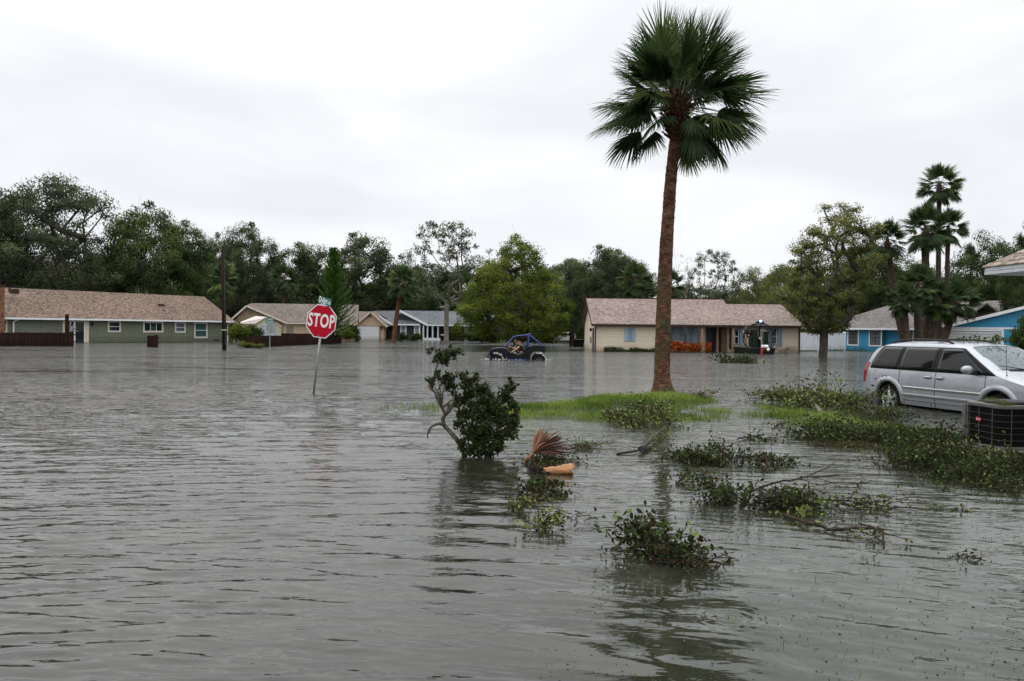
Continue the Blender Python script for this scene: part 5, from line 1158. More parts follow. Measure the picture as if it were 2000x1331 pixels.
def minivan():
    fw = Vector((.281, -.960, 0)); rt = Vector((-.960, -.281, 0)); O = Vector((9.2, 19.4, 0)) - fw*1.02 - rt*.97
    v = empty('minivan', (O.x, O.y, -.19), math.atan2(fw.y, fw.x), 'silver white minivan with dark tinted side windows parked in the flood at the right', 'minivan')
    tx = [0, .03, .08, .14, .20, .30, .42, .58, .80, 1.2, 1.8, 2.4, 2.9, 3.15, 3.5, 3.8, 4.06, 4.3, 4.7, 4.95, 5.06, 5.12]
    tz = [.60, .66, .70, .98, 1.20, 1.45, 1.60, 1.67, 1.71, 1.745, 1.755, 1.745, 1.715, 1.675, 1.47, 1.29, 1.14, 1.075, .97, .86, .74, .55]
    wx = [0, .05, .15, .4, 1.0, 2.5, 4.0, 4.5, 4.85, 5.05, 5.12]; ww = [.74, .86, .925, .958, .975, .985, .975, .955, .89, .78, .66]
    def zt(x): return float(np.interp(x, tx, tz))
    def sv(z): return float(np.interp(z, [.22, .34, .52, .80, .98, 1.06, 1.30, 1.55, 1.75], [.925, .968, .995, 1.0, .988, .965, .905, .815, .70]))
    def hw(x, z): return float(np.interp(x, wx, ww)) * sv(z) - max(0, (z-1.0)) * .10 * max(0, (.5-x)/.5)
    def topz(x, f):   # f=|y|/half width at the shoulder
        z1 = zt(x); return z1 - .075 + .075 * max(0, 1 - f**2.6)**(1/1.7)
    xs = sorted(set(list(np.linspace(0, .7, 22)) + list(np.linspace(.7, 4.2, 44)) + list(np.linspace(4.2, 5.12, 20)))); nzl, ntp = 22, 9
    rings = []
    for x in xs:
        zs = zt(x) - .075; R = []
        for i in range(nzl): z = .24 + (zs-.24)*i/(nzl-1); R.append((x, -hw(x, z), z))
        h = hw(x, zs)
        for i in range(1, ntp): f = 1 - i/(ntp-1); R.append((x, -h*f, topz(x, f)))
        rings.append(R + [(x, -y, z) for x_, y, z in R[-2::-1]])
    n = len(rings[0]); V_ = [p for R in rings for p in R]; F_ = [(i*n+k, i*n+k+1, (i+1)*n+k+1, (i+1)*n+k) for i in range(len(rings)-1) for k in range(n-1)]
    F_ += [(i*n+n-1, i*n, (i+1)*n, (i+1)*n+n-1) for i in range(len(rings)-1)]; F_ += [tuple(range(n)), tuple((len(rings)-1)*n+k for k in range(n))[::-1]]
    mb = MB().add(V_, F_); body = mb.build('body', PAINT, v, smooth=True)
    # wheel arches are cut out for good
    for xw in (1.02, 4.10):
        c = MB().lathe([(.415, -1.3), (.415, -.62)], c=(xw, 0, .36), n=40, axis='Y').lathe([(.415, .62), (.415, 1.3)], c=(xw, 0, .36), n=40, axis='Y').build('cutter', None, v)
        bm_ = body.modifiers.new('arch', 'BOOLEAN'); bm_.operation = 'DIFFERENCE'; bm_.object = c; bm_.solver = 'EXACT'
        bpy.context.view_layer.update(); me2 = bpy.data.meshes.new_from_object(body.evaluated_get(bpy.context.evaluated_depsgraph_get())); body.modifiers.clear(); body.data = me2; bpy.data.objects.remove(c)
    me = body.data; me.name = 'body'; me.materials.clear(); me.materials.append(PAINT)
    def patch(name, fn, mat, nu=14, nv=8, off=.006, parent=None, side=-1, th=0.0):
        """fn(u,v)->(x,z) laid on the body side"""
        P = []
        for a in range(nv+1):
            for c in range(nu+1):
                x, z = fn(c/nu, a/nv); P.append((x, side*(hw(x, z)+off), z))
        m_ = MB().add(P, [(a*(nu+1)+c, a*(nu+1)+c+1, (a+1)*(nu+1)+c+1, (a+1)*(nu+1)+c) for a in range(nv) for c in range(nu)]); o = m_.build(name, mat, parent or v, smooth='full')
        md = o.modifiers.new('thickness', 'SOLIDIFY'); md.thickness = .004 + th; md.offset = 1 if side < 0 else -1; return o
    def quadp(x00, x10, x01, x11, z0, z1, rr=0.0):
        def f(u, w_):
            a = x00 + (x10-x00)*u; c = x01 + (x11-x01)*u; z = z0 + (z1-z0)*w_
            if rr and u < .001: pass
            x = a + (c-a)*(w_**1.6 if rr and u < .5 else w_); return x, z
        return f
    for sd in (-1, 1):
        bd = patch('window_surround', quadp(.36, 4.06, .66, 3.10, 1.055, 1.615, 1), BLK, 40, 8, .004, side=sd)
        for nm, q in (('side_window', quadp(.42, 1.26, .72, 1.33, 1.08, 1.59, 1)), ('side_window', quadp(1.37, 2.40, 1.43, 2.42, 1.08, 1.595)), ('side_window', quadp(2.52, 3.78, 2.55, 3.05, 1.08, 1.59))):
            patch(nm, q, VT, 16, 8, .0095, parent=bd, side=sd)
        for z, x0, x1, hh, o_ in ((.66, 1.50, 3.72, .022, .012), (.49, 1.46, 3.74, .03, .012)):
            patch('side_moulding', quadp(x0, x1, x0, x1, z-hh, z+hh), CHR if hh < .025 else PAINT, 30, 3, .008, side=sd, th=.014)
        for x, z0, z1 in ((1.36, .26, 1.055), (2.46, .24, 1.06), (3.78, .24, 1.06)): patch('door_seam', quadp(x, x+.010, x+.03, x+.04, z0, z1), BLK, 1, 12, .0015, side=sd)
        patch('door_seam', quadp(1.42, 3.78, 1.42, 3.78, .345, .352), BLK, 20, 1, .001, side=sd)
        for x in (2.28, 2.62):
            y = hw(x, .93); h_ = MB().tube([(x-.11, sd*(y+.01), .93), (x-.08, sd*(y+.05), .935), (x+.08, sd*(y+.05), .935), (x+.11, sd*(y+.01), .93)], [.016, .02, .02, .016], 8).build('door_handle', PAINT, v, smooth='full')
            patch('handle_cup', quadp(x-.09, x+.09, x-.07, x+.07, .89, .965), simple('shaded_cup', (.2, .21, .22), .4), 4, 3, .002, parent=h_, side=sd)
        # flares
        for xw in (1.02, 4.10):
            P = []; na = 40
            for a in range(na+1):
                th = math.radians(-12 + 204*a/na)
                for rr_, o_ in ((.405, -.05), (.408, .012), (.425, .026), (.47, .028), (.51, .014), (.53, -.004)):
                    x = xw + rr_*math.cos(th); z = .36 + rr_*math.sin(th)*.99; P.append((x, sd*(hw(x, max(.25, z)) + o_), z))
            MB().add(P, [(a*6+k, a*6+k+1, a*6+7+k, a*6+6+k) for a in range(na) for k in range(5)]).build('wheel_arch', PAINT, v, smooth='full')
            MB().lathe([(.41, .35), (.41, .9)], c=(xw, 0, .36), n=30, axis='Y', cap=False).box(xw-.41, xw+.41, .33, .36, .0, .76).build('wheel_well', BLK, v, xf=Matrix.Scale(sd, 4, (0, 1, 0)))
            tyre = MB().lathe([(.22, .70), (.29, .70), (.335, .72), (.345, .76), (.345, .88), (.33, .925), (.28, .935), (.225, .915)], c=(xw, 0, .345), n=40, axis='Y', cap=False).build('wheel', M['black'], v, smooth=True, xf=Matrix.Scale(sd, 4, (0, 1, 0)))
            rim = MB().lathe([(.232, .915), (.222, .935), (.212, .925), (.205, .86), (.20, .78)], c=(xw, 0, .345), n=40, axis='Y', cap=False)
            for k in range(5):
                a = k*1.2566 + .5; d = Vector((math.cos(a), 0, math.sin(a))); e_ = Vector((-math.sin(a), 0, math.cos(a))); c = Vector((xw, 0, .345)); y1, y2 = .915, .90
                rim.poly([c + d*.05 + e_*.045 + Vector((0, y1, 0)), c + d*.05 - e_*.045 + Vector((0, y1, 0)), c + d*.212 - e_*.036 + Vector((0, y2, 0)), c + d*.212 + e_*.036 + Vector((0, y2, 0))], (0, -.04, 0))
            rim.lathe([(.075, .89), (.07, .915), (.03, .925)], c=(xw, 0, .345), n=20, axis='Y').build('rim', CHR, tyre, smooth=True, xf=Matrix.Scale(sd, 4, (0, 1, 0)))
            MB().lathe([(.20, .80), (.20, .81)], c=(xw, 0, .345), n=24, axis='Y').build('brake', BLK, tyre, xf=Matrix.Scale(sd, 4, (0, 1, 0)))
        # tail lamp wraps the corner
        P = []
        for a in range(13):
            z = .70 + .50*a/12; xr = float(np.interp(z, [.6, .7, .98, 1.2], [.0, .08, .14, .20])) 
            for c in range(5): x = xr - .012 + (.13)*c/4 + .0; P.append((x, sd*(hw(max(x, 0), z)+.010), z))
        MB().add(P, [(a*5+c, a*5+c+1, a*5+6+c, a*5+5+c) for a in range(12) for c in range(4)]).build('tail_lamp', RED, v, smooth='full')
        mr = MB(); y = sd*(hw(3.62, 1.1)); m_ = MB().lathe([(.01, -.10), (.075, -.085), (.10, -.02), (.105, .05), (.085, .10), (.01, .115)], c=(0, 0, 0), n=16, axis='X')
        Mx = Matrix.Translation((3.50, y + sd*.21, 1.165)) @ Matrix.Diagonal((.85, 1.25, .88, 1)); mo = m_.build('wing_mirror', PAINT, v, smooth='full', xf=Mx)
        MB().tube([(3.60, y-sd*.03, 1.07), (3.56, y+sd*.10, 1.08), (3.52, y+sd*.17, 1.11)], [.035, .03, .035], 8).build('mirror_arm', BLK, mo)
        # roof rail
        pts = [(x, sd*.60, topz(x, .60/max(.1, hw(x, zt(x)-.075))) + d) for x, d in ((.75, .0), (.9, .05), (1.4, .065), (2.0, .065), (2.45, .05), (2.62, .0))]
        MB().tube(pts, [.02, .022, .02, .02, .022, .02], 8).build('roof_rail', BLK, v, smooth='full')
    for x in (1.25, 2.1): MB().tube([(x, -.6, zt(x)+.035), (x, 0, zt(x)+.055), (x, .6, zt(x)+.035)], .018, 6).build('cross_bar', BLK, v)
    # windscreen
    def topgrid(x0, x1, y0f, y1f, off, nu=16, nv=14):
        P = []
        for a in range(nv+1):
            f = a/nv; x = x0 + (x1-x0)*f; Y0 = y0f + (y1f-y0f)*f; h = hw(x, zt(x)-.075)
            for c in range(nu+1): y = Y0*(2*c/nu-1); P.append((x - .04*(abs(y)/.8)**2, y, topz(x, min(1, abs(y)/h)) + off))
        return MB().add(P, [(a*(nu+1)+c, a*(nu+1)+c+1, (a+1)*(nu+1)+c+1, (a+1)*(nu+1)+c) for a in range(nv) for c in range(nu)])
    topgrid(3.17, 4.04, .66, .80, .010).build('windscreen_seal', BLK, v, smooth='full')
    ws = topgrid(3.20, 3.99, .635, .765, .016).build('windscreen', VW, v, smooth='full')
    MB().tube([(4.02, -.1, 1.185), (3.95, -.45, 1.24), (3.90, -.70, 1.27)], [.012, .01, .008], 6).build('wiper', BLK, ws)
    for a, c in ((.52, .58),): pass
    MB().tube([(4.18, -.80, 1.06), (4.175, -.80, 1.12), (4.14, -.80, 1.92)], [.016, .006, .0028], 6).build('antenna', BLK, v)
    MB().box(5.10, 5.16, -.5, .5, .55, .75).build('grille', BLK, v); MB().box(4.98, 5.08, -.75, -.5, .6, .78).build('headlamp', CHR, v); MB().box(4.98, 5.08, .5, .75, .6, .78).build('headlamp', CHR, v)
    # wet leaves stuck to the paint and glass
    rd = random.Random(31); mb = MB()
    for i in range(85):
        if i < 45: x = rd.uniform(1.3, 4.9); z = rd.uniform(.4, 1.02); p = Vector((x, -hw(x, z)-.004, z)); nn = Vector((0, -1, 0)); s = rd.uniform(.006, .016)
        else:
            x = rd.uniform(3.25, 3.95); y = rd.uniform(-.6, .5); p = Vector((x, y, topz(x, abs(y)/hw(x, zt(x)-.075)) + .019)); nn = Vector((.5, 0, .87)); s = rd.uniform(.01, .03)
        a = nn.orthogonal().normalized(); c = nn.cross(a); q = rd.uniform(0, 6.28); u_ = a*math.cos(q)+c*math.sin(q); w_ = nn.cross(u_)
        mb.add([p-u_*s, p-w_*s*.45+nn*.003, p+u_*s, p+w_*s*.45+nn*.003], [(0, 1, 2, 3)])
    mb.build('stuck_leaves', simple('wet_dead_leaf', (.03, .028, .012), .5, var=.5, scale=30), v)
    return v, zt, O, fw, rt
van, van_zt, VO, VFW, VRT = minivan()

# ================================================================== BLUE BUGGY
BLUE = simple('blue_painted_tube', (.005, .022, .17), .4, var=.1); BKP = simple('black_gloss_plastic', (.007, .008, .011), .4, spec=.2); GRY = simple('grey_buggy_panel', (.14, .15, .16), .35)
def buggy():
    Y = 45.6; P = atd(968, 703, Y); o = empty('off_road_buggy', (P.x, Y, -.36), math.pi, 'blue and black open off road buggy driving through the flood with two people', 'buggy')
    s = 1/(14.29*34.0)
    def q(px, py): return (-(px-400)*s, (890-py)*s + .36)       # zoomed photo pixel -> x forward, z
    def pl(pts, y0, y1): return [(q(a, c)[0], y0, q(a, c)[1]) for a, c in pts], (0, y1-y0, 0)
    mb = MB(); mb.poly(*pl([(245, 790), (240, 640), (285, 590), (400, 562), (600, 548), (720, 590), (770, 640), (740, 790), (680, 850), (600, 850), (575, 790), (500, 725), (400, 700), (320, 730)], -.78, .78)); mb.build('front_fender', BKP, o, bevel=.03)
    mb = MB(); mb.poly(*pl([(1240, 530), (1460, 470), (1755, 475), (1765, 600), (1750, 700), (1690, 650), (1560, 620), (1440, 640), (1380, 720), (1350, 860), (1290, 860), (1270, 640)], -.80, .80)); mb.build('rear_fender', BKP, o, bevel=.03)
    mb = MB(); mb.poly(*pl([(740, 620), (900, 680), (1040, 735), (1160, 680), (1260, 545), (1300, 620), (1300, 860), (720, 860)], .60, .68)); mb.poly(*pl([(740, 620), (900, 680), (1040, 735), (1160, 680), (1260, 545), (1300, 620), (1300, 860), (720, 860)], -.68, -.60)); mb.build('door', BKP, o, bevel=.01)
    mb = MB(); mb.poly(*pl([(760, 640), (1020, 722), (1170, 668), (1165, 690), (1020, 745), (765, 655)], .685, .70)).poly(*pl([(760, 640), (1020, 722), (1170, 668), (1165, 690), (1020, 745), (765, 655)], -.70, -.685)); mb.build('door_trim', GRY, o)
    mb = MB()
    for sd in (-1, 1):
        y = sd*.62; g = lambda a, c, yy=y: (q(a, c)[0], yy, q(a, c)[1])
        mb.tube([g(650, 545), g(760, 410), g(880, 265, sd*.55), g(1000, 225, sd*.55), g(1290, 190, sd*.55), g(1380, 155, sd*.5)], .032, 8)
        mb.tube([g(1300, 190, sd*.55), g(1310, 350), g(1290, 520)], .05, 8); mb.tube([g(1340, 200, sd*.55), g(1500, 330), g(1670, 465)], .042, 8); mb.tube([g(1300, 420), g(1220, 510)], .04, 8)
        mb.box(q(1300, 0)[0], q(740, 0)[0], y-.06, y+.06, q(0, 885)[1]-.1, q(0, 850)[1]); mb.tube([g(1340, 640), g(1340, 860)], .05, 6); mb.tube([g(225, 690), g(180, 780), g(190, 830)], .03, 6)
    for a, c in ((880, 265), (1300, 190), (1380, 155)): mb.tube([(q(a, c)[0], -.55, q(a, c)[1]), (q(a, c)[0], .55, q(a, c)[1])], .03, 8)
    mb.tube([(q(180, 780)[0], -.62, q(0, 780)[1]), (q(180, 780)[0], .62, q(0, 780)[1])], .03, 6); mb.build('roll_cage', BLUE, o, smooth=True)
    MB().box(q(1300, 0)[0], q(720, 0)[0], -.6, .6, .22, .32).build('floor_pan', BLK, o)
    MB().box(q(1290, 0)[0], q(890, 0)[0], -.52, .52, q(0, 232)[1], q(0, 222)[1]).build('roof_panel', BKP, o)
    for y in (-.3, .3): MB().box(q(1230, 0)[0], q(960, 0)[0], y-.24, y+.24, .50, .62).obox((q(1250, 0)[0], y, .95), (.1, .46, .75), Matrix.Rotation(-.15, 3, 'Y')).build('seat', BLK, o, bevel=.03)
    for xw, R in ((q(410, 0)[0], .36), (q(1600, 0)[0], .37)):
        for sd in (-1, 1):
            tm = MB().lathe([(.19, .50), (R-.04, .52), (R, .56), (R, .72), (R-.04, .78), (.2, .78)], c=(xw, 0, .36), n=28, axis='Y', cap=False)
            for k in range(18):
                a = k*.349; d = Vector((math.cos(a), 0, math.sin(a))); tm.obox(Vector((xw, .64 + (.05 if k % 2 else -.05), .36)) + d*(R+.008), (.07, .16, .035), Matrix.Rotation(-a + math.pi/2, 3, 'Y'))
            ty = tm.build('wheel', M['black'], o, xf=Matrix.Scale(sd, 4, (0, 1, 0)))
            rm = MB().lathe([(.20, .77), (.18, .70), (.05, .68), (.05, .74), (.01, .75)], c=(xw, 0, .36), n=20, axis='Y', cap=False); rm.build('rim', simple('wet_grey_rim', (.12, .12, .13), .3, metal=.5), ty, xf=Matrix.Scale(sd, 4, (0, 1, 0)))
    for sd in (-1, 1):
        x_, z_ = q(530, 615); MB().lathe([(.01, .0), (.06, .02), (.07, .06)], c=(x_, sd*.74 - (.05 if sd > 0 else 0), z_), n=12, axis='Y').build('headlight', M['glasspale'], o)
    MB().tube([(q(760, 560)[0]-.05, .3, 1.0), (q(760, 560)[0]-.22, .3, 1.1)], .02, 6).lathe([(.17, 0), (.19, .015), (.17, .03)], c=(q(850, 520)[0], .3, 1.12), n=18, axis='X', cap=False).build('steering_wheel', BLK, o)
    r_ = MB()
    # people on board
    bs = Matrix.Rotation(math.pi, 4, 'Z')
    def at_(x, y, z): p = bs @ Vector((x, y, z)); return (P.x + p.x, Y + p.y, -.36 + z)
    xd = q(1130, 0)[0]
    person(at_(xd, .30, .70), math.pi, pose(True, .06, dict(elL=(.26, .36, .34), wrL=(.55, .42, .14), wrR=(.50, -.1, .32))), 'person driving the blue buggy bare armed with a dark cap, elbow over the door', simple('dark_tank_top', (.012, .013, .015), .8), simple('dark_shorts', (.02, .02, .025), .8), hat=simple('dark_cap', (.02, .015, .015), .7), group=None)
    person(at_(xd+.12, -.30, .74), math.pi, pose(True, .10), 'person in the far seat of the blue buggy leaning forward with bare arms', simple('grey_top', (.10, .10, .10), .8), simple('dark_shorts', (.02, .02, .025), .8), hairm=simple('light_brown_hair', (.12, .07, .035), .7))
buggy()
# churned foam at the wheels
FOAM, t, b = newmat('white_water_foam'); b.inputs['Base Color'].default_value = (.62, .63, .62, 1); b.inputs['Roughness'].default_value = .5
rng = np.random.default_rng(4); C = []
for px, py, n_, sx_, sy_, sz_ in ((952, 703, 60, .18, .2, .03), (975, 703.5, 60, .25, .15, .03), (1012, 703.5, 60, .5, .1, .015), (1052, 703.5, 80, .25, .2, .04), (1064, 702.5, 90, .18, .2, .06)):
    p = onz(px, py); C.append(np.stack([p.x + rng.normal(0, sx_, n_), p.y - .35 + rng.normal(0, sy_, n_), np.abs(rng.normal(0, sz_, n_))+.005], 1))
# arcs of spray thrown off the tyres
for pxw, R in ((968, .40), (1052, .42)):
    p = atd(pxw, 700, 44.8); a = rng.uniform(-.1, 1.9, 120); rr_ = R + rng.normal(0, .02, 120); C.append(np.stack([p.x + rr_*np.cos(a), np.full(120, 44.78) + rng.normal(0, .06, 120), rr_*np.sin(a)], 1))
C = np.concatenate(C); V, F, k_ = leaves_np(C, .055, 3, aspect=1.1, updir=.1)
tag(link('foam', fast_mesh('foam', V, F), FOAM), 'white spray and foam churned up round the buggy wheels', 'foam', kind='stuff')

# ================================================================== AIRBOAT
def airboat():
    Y = 62.0; P = atd(1486, 690, Y); o = empty('airboat', (P.x, Y, -.12), 0, 'dark airboat seen from astern with a round propeller cage and a flashing blue lamp', 'airboat')
    G = simple('dark_green_aluminium', (.006, .020, .010), .6, spec=.2); TB = simple('cage_tube_metal', (.02, .022, .018), .5, spec=.2)
    k = Y/FPX; hw_ = 29.5*k
    mb = MB().add([(-hw_, 0, .60), (hw_, 0, .60), (hw_*.87, .12, 0), (-hw_*.87, .12, 0), (-hw_, 4.6, .62), (hw_, 4.6, .62), (hw_*.8, 4.2, .1), (-hw_*.8, 4.2, .1)], [(0, 1, 2, 3), (4, 5, 6, 7), (0, 4, 7, 3), (1, 2, 6, 5), (0, 1, 5, 4), (3, 2, 6, 7)]); mb.build('hull', simple('black_hull', (.008, .010, .009), .4), o, bevel=.03)
    R = 30*k; zc = .12 + (690-659)*k; cg = MB()
    for y, Rr in ((.25, R), (.75, R*.98), (1.15, R*.9)):
        pts = [(Rr*math.sin(a), y, zc + Rr*math.cos(a)) for a in np.linspace(-2.25, 2.25, 40)]; cg.tube(pts, .036, 6)
    for i in range(17):
        a = -2.2 + 4.4*i/16; d = (math.sin(a), math.cos(a)); cg.tube([(d[0]*.18, .22, zc+d[1]*.18), (d[0]*R*.6, .2, zc+d[1]*R*.6), (d[0]*R, .25, zc+d[1]*R), (d[0]*R*.98, .75, zc+d[1]*R*.98), (d[0]*R*.9, 1.15, zc+d[1]*R*.9)], .014, 4)
    for f in (.35, .55, .75, .9): cg.tube([(R*f*math.sin(a), .21+.03*f, zc + R*f*math.cos(a)) for a in np.linspace(-2.25, 2.25, 30)], .010, 4)
    for sx in (-1, 1): cg.tube([(sx*R*.8, .3, .6), (sx*R*.88, .25, zc-.55*R)], .025, 6)
    cg.build('propeller_cage', TB, o, smooth=True)
    for x0, x1 in ((-.73, -.37), (.10, .50)): MB().box(x0, x1, -.30, -.26, .72, zc+.52).build('rudder', G, o, bevel=.01)
    MB().lathe([(.10, .3), (.14, .4), (.12, .6)], c=(0, 0, zc), n=14, axis='Y').beam((0, .45, zc-.95), (.0, .45, zc+.95), .03, .14).build('propeller', BLK, o)
    e_ = MB().box(-.38, .38, 1.2, 2.0, .7, 1.5).box(-.5, .5, 1.0, 1.2, .62, .8).tube([(-.3, 1.3, .6), (-.1, 1.2, zc)], .05, 6).tube([(.3, 1.3, .6), (.1, 1.2, zc)], .05, 6).build('engine', simple('engine_block', (.01, .01, .011), .6, spec=.2), o, bevel=.03)
    hm = MB()
    for x_, z_ in ((-.06, .0), (.06, .0), (0, -.09)): hm.lathe([(.02, 0), (.08, .02), (.02, .05)], c=(x_, .12, zc+z_), n=10, axis='Y')
    hm.build('propeller_hub', simple('bright_hub', (.55, .56, .56), .35), o)
    st = MB().box(-.5, .5, 2.5, 3.0, 1.45, 1.55).box(-.5, .5, 2.45, 2.53, 1.55, 2.0); 
    for x_ in (-.45, .45): st.tube([(x_, 2.5, .6), (x_, 2.75, 1.45)], .025, 6)
    st.build('seat', BLK, o)
    lb = MB().box(-.26, .26, .2, .5, zc+R+.0, zc+R+.06).build('light_bar', BLK, o)
    MB().lathe([(.10, 0), (.10, .08), (.06, .13), (.01, .15)], c=(.04, .3, zc+R+.06), n=14).build('blue_lamp', emissive('flashing_blue_lamp', (.25, .55, 1.0), 5.0), lb, smooth=True)
    MB().box(-.26, -.06, .22, .45, zc+R+.06, zc+R+.15).box(.16, .28, .22, .45, zc+R+.06, zc+R+.15).build('lamp_lens', simple('blue_lens', (.02, .09, .30), .2), lb)

    MB().box(.62, .78, 1.6, 1.75, .6, 1.9).build('equipment_post', simple('pale_grey_gear', (.25, .28, .32), .5), o)
    mb = MB(); mb.tube([(.45, 2.0, 1.9), (.75, 2.0, 2.02), (1.0, 2.0, 1.9)], .03, 6); mb.build('white_rail', M['white'], o)
    person((P.x - .42, Y+2.65, 1.40), -math.pi/2, pose(True, 0, dict()), 'person seated high in the airboat behind the cage, face towards the camera', simple('dark_uniform', (.015, .018, .03), .8), simple('dark_trousers', (.015, .016, .02), .8), hat=simple('red_brown_cap', (.12, .03, .02), .7))
airboat()

# ================================================================== far cars
def far_car(px, py, Y, rz, mat, label, z=0.0, L_=4.6):
    P = atd(px, py, Y); o = empty('parked_car', (P.x, Y, z), rz, label, 'car')
    prof = [(0, .35), (0, .75), (.25, .88), (.55, .95), (1.15, 1.38), (1.5, 1.45), (2.5, 1.45), (3.25, 1.0), (4.2, .86), (4.55, .7), (4.6, .35)]
    mb = MB().poly([(a-2.3, -.88, c) for a, c in prof], (0, 1.76, 0)); mb.build('body', mat, o, bevel=.08, smooth=True)
    for sd in (-1, 1):
        y = sd*.885; q = [(.75, .98), (1.22, 1.33), (2.45, 1.37), (3.0, 1.02)]; mb = MB().poly([(a-2.3, y, c) for a, c in q], (0, sd*.012, 0)); w_ = mb.build('side_window', VT, o); MB().box(-.5, -.44, y+sd*.013-.004, y+sd*.013+.004, .95, 1.36).build('pillar', mat, w_)
        for xw in (-1.45, 1.35):
            wh = MB().lathe([(.2, .0), (.31, .02), (.32, .1), (.31, .18), (.1, .2)], c=(xw, (y-.12 if sd > 0 else y-.08), .32), n=20, axis='Y').build('wheel', M['black'], o); MB().lathe([(.17, 0), (.17, .025)], c=(xw, (y+.085 if sd > 0 else y-.105), .32), n=14, axis='Y').build('rim', CHR, wh)
    return o
far_car(1101, 660, 104, math.pi, simple('white_car_paint', (.62, .63, .64), .3, var=.04), 'white sedan parked beyond the flood between the maple and the beige house', z=-.02)
far_car(1147, 660, 110, math.pi*.95, simple('grey_car_paint', (.16, .17, .16), .3, var=.08), 'grey green car partly hidden behind the left end of the beige house', z=-.0)
# ================================================================== SIGNS, FENCES, POLES, UNITS
def text_mesh(s, size, name, mat, parent, loc, rot, xs=1.0, ext=.002, font=None, off=0.0):
    c = bpy.data.curves.new(name, 'FONT'); c.body = s; c.size = size; c.extrude = ext; c.align_x = 'CENTER'; c.align_y = 'CENTER'; c.offset = off; c.resolution_u = 3; c.space_character = 1.06
    o = bpy.data.objects.new(name, c); COL.objects.link(o); bpy.context.view_layer.update()
    me = bpy.data.meshes.new_from_object(o.evaluated_get(bpy.context.evaluated_depsgraph_get())); bpy.data.objects.remove(o); me.name = name; me.materials.clear()
    k = link(name, me, mat, parent); k.location = loc; k.rotation_euler = rot; k.scale = (xs, 1, 1); return k
SRED = simple('stop_sign_red', (.44, .006, .022), .45, var=.08, scale=3, spec=.12); SWH = simple('sign_white', (.80, .78, .77), .4, var=.04); SGR = simple('street_sign_green', (.0, .13, .105), .4, var=.08); ALU = simple('sign_back_aluminium', (.30, .31, .32), .5, metal=.3, var=.1)
def octo(R, y, th): return [(R*math.cos(math.radians(22.5+45*k)), y, R*math.sin(math.radians(22.5+45*k))) for k in range(8)], (0, th, 0)
# near stop sign; tilted to the right
B_ = onz(612.5, 768); Yn = B_.y; T_ = atd(629.5, 628, Yn)
ns = empty('stop_sign', (B_.x, Yn, 0), 0, 'leaning red stop sign with a green street name blade, standing in the flood', 'stop sign')
tilt = math.atan2(T_.x-B_.x, T_.z); hc = math.hypot(T_.x-B_.x, T_.z); ns.rotation_euler = (0, tilt, math.radians(-6))
mb = MB().tube([(0, 0, -.6), (0, 0, hc+.52)], .031, 10); pole = mb.build('pole', M['galv'], ns, smooth='full')
Rr = .455
face = MB().poly(*octo(Rr, -.052, .006)).build('border', SWH, ns); face.location = (0, 0, hc); face.scale = (.96, 1, 1.05)
red = MB().poly(*octo(Rr*.94, -.0565, .004)).build('face', SRED, face)
text_mesh('STOP', .465, 'letters', SWH, face, (0, -.0585, .0), (math.pi/2, 0, 0), xs=.66, ext=.001, off=.012)
mb = MB()
for z in (.36, -.36): mb.lathe([(.013, -.066), (.016, -.058)], c=(0.02 if z > 0 else -.03, 0, z), n=8, axis='Y')
mb.build('bolt', M['galv'], face)
MB().poly(*octo(Rr*.99, -.045, .003)).build('plate_back', ALU, face)
bl = MB().box(-.24, .24, -.004, .004, -.11, .11).build('street_name_blade', SGR, ns); bl.location = (.015, -.0, hc+.535); bl.rotation_euler = (0, math.radians(5), math.radians(-33)); bl.scale = (1.1, 1, .92)
text_mesh('Dylan', .24, 'street_name', SWH, bl, (-.065, -.0065, .015), (math.pi/2, 0, 0), xs=.58, ext=.001, off=.004); text_mesh('DR', .12, 'street_suffix', SWH, bl, (.185, -.0065, -.02), (math.pi/2, 0, 0), xs=.62, ext=.001, off=.002)
MB().box(-.03, .03, -.02, .02, -.15, -.1).build('bracket', M['galv'], bl)
# far stop sign from behind
Bf = onz(527, 682.5); Yf = Bf.y; kf = Yf/FPX
fs_ = empty('stop_sign', (Bf.x, Yf, 0), 0, 'grey back of a far stop sign with two green street blades on top', 'stop sign')
zc = (682.5-641.5)*kf; MB().tube([(0, 0, -.5), (0, 0, zc-.1)], .035, 8).build('pole', M['galv'], fs_)
p_ = MB().poly(*octo(10*kf, -.0, .01)).build('plate_back', ALU, fs_); p_.location = (0.03, 0, zc)
MB().box(-.07, .07, -.05, -.01, zc-.2-.22, zc+.28).build('post_channel', M['galv'], fs_)
for k, (z, rz) in enumerate(((.60, -.5), (.40, .25))):
    b_ = MB().box(-.35, .35, -.006, .006, -.09, .09).build('street_name_blade', SGR, fs_); b_.location = (.05, -.03, zc+z+.1); b_.rotation_euler = (0, 0, rz); 
    MB().box(-.26, .26, -.009, -.0065, -.035, .03).build('lettering', simple('worn_sign_white', (.55, .6, .58), .5, var=.3, scale=25), b_)
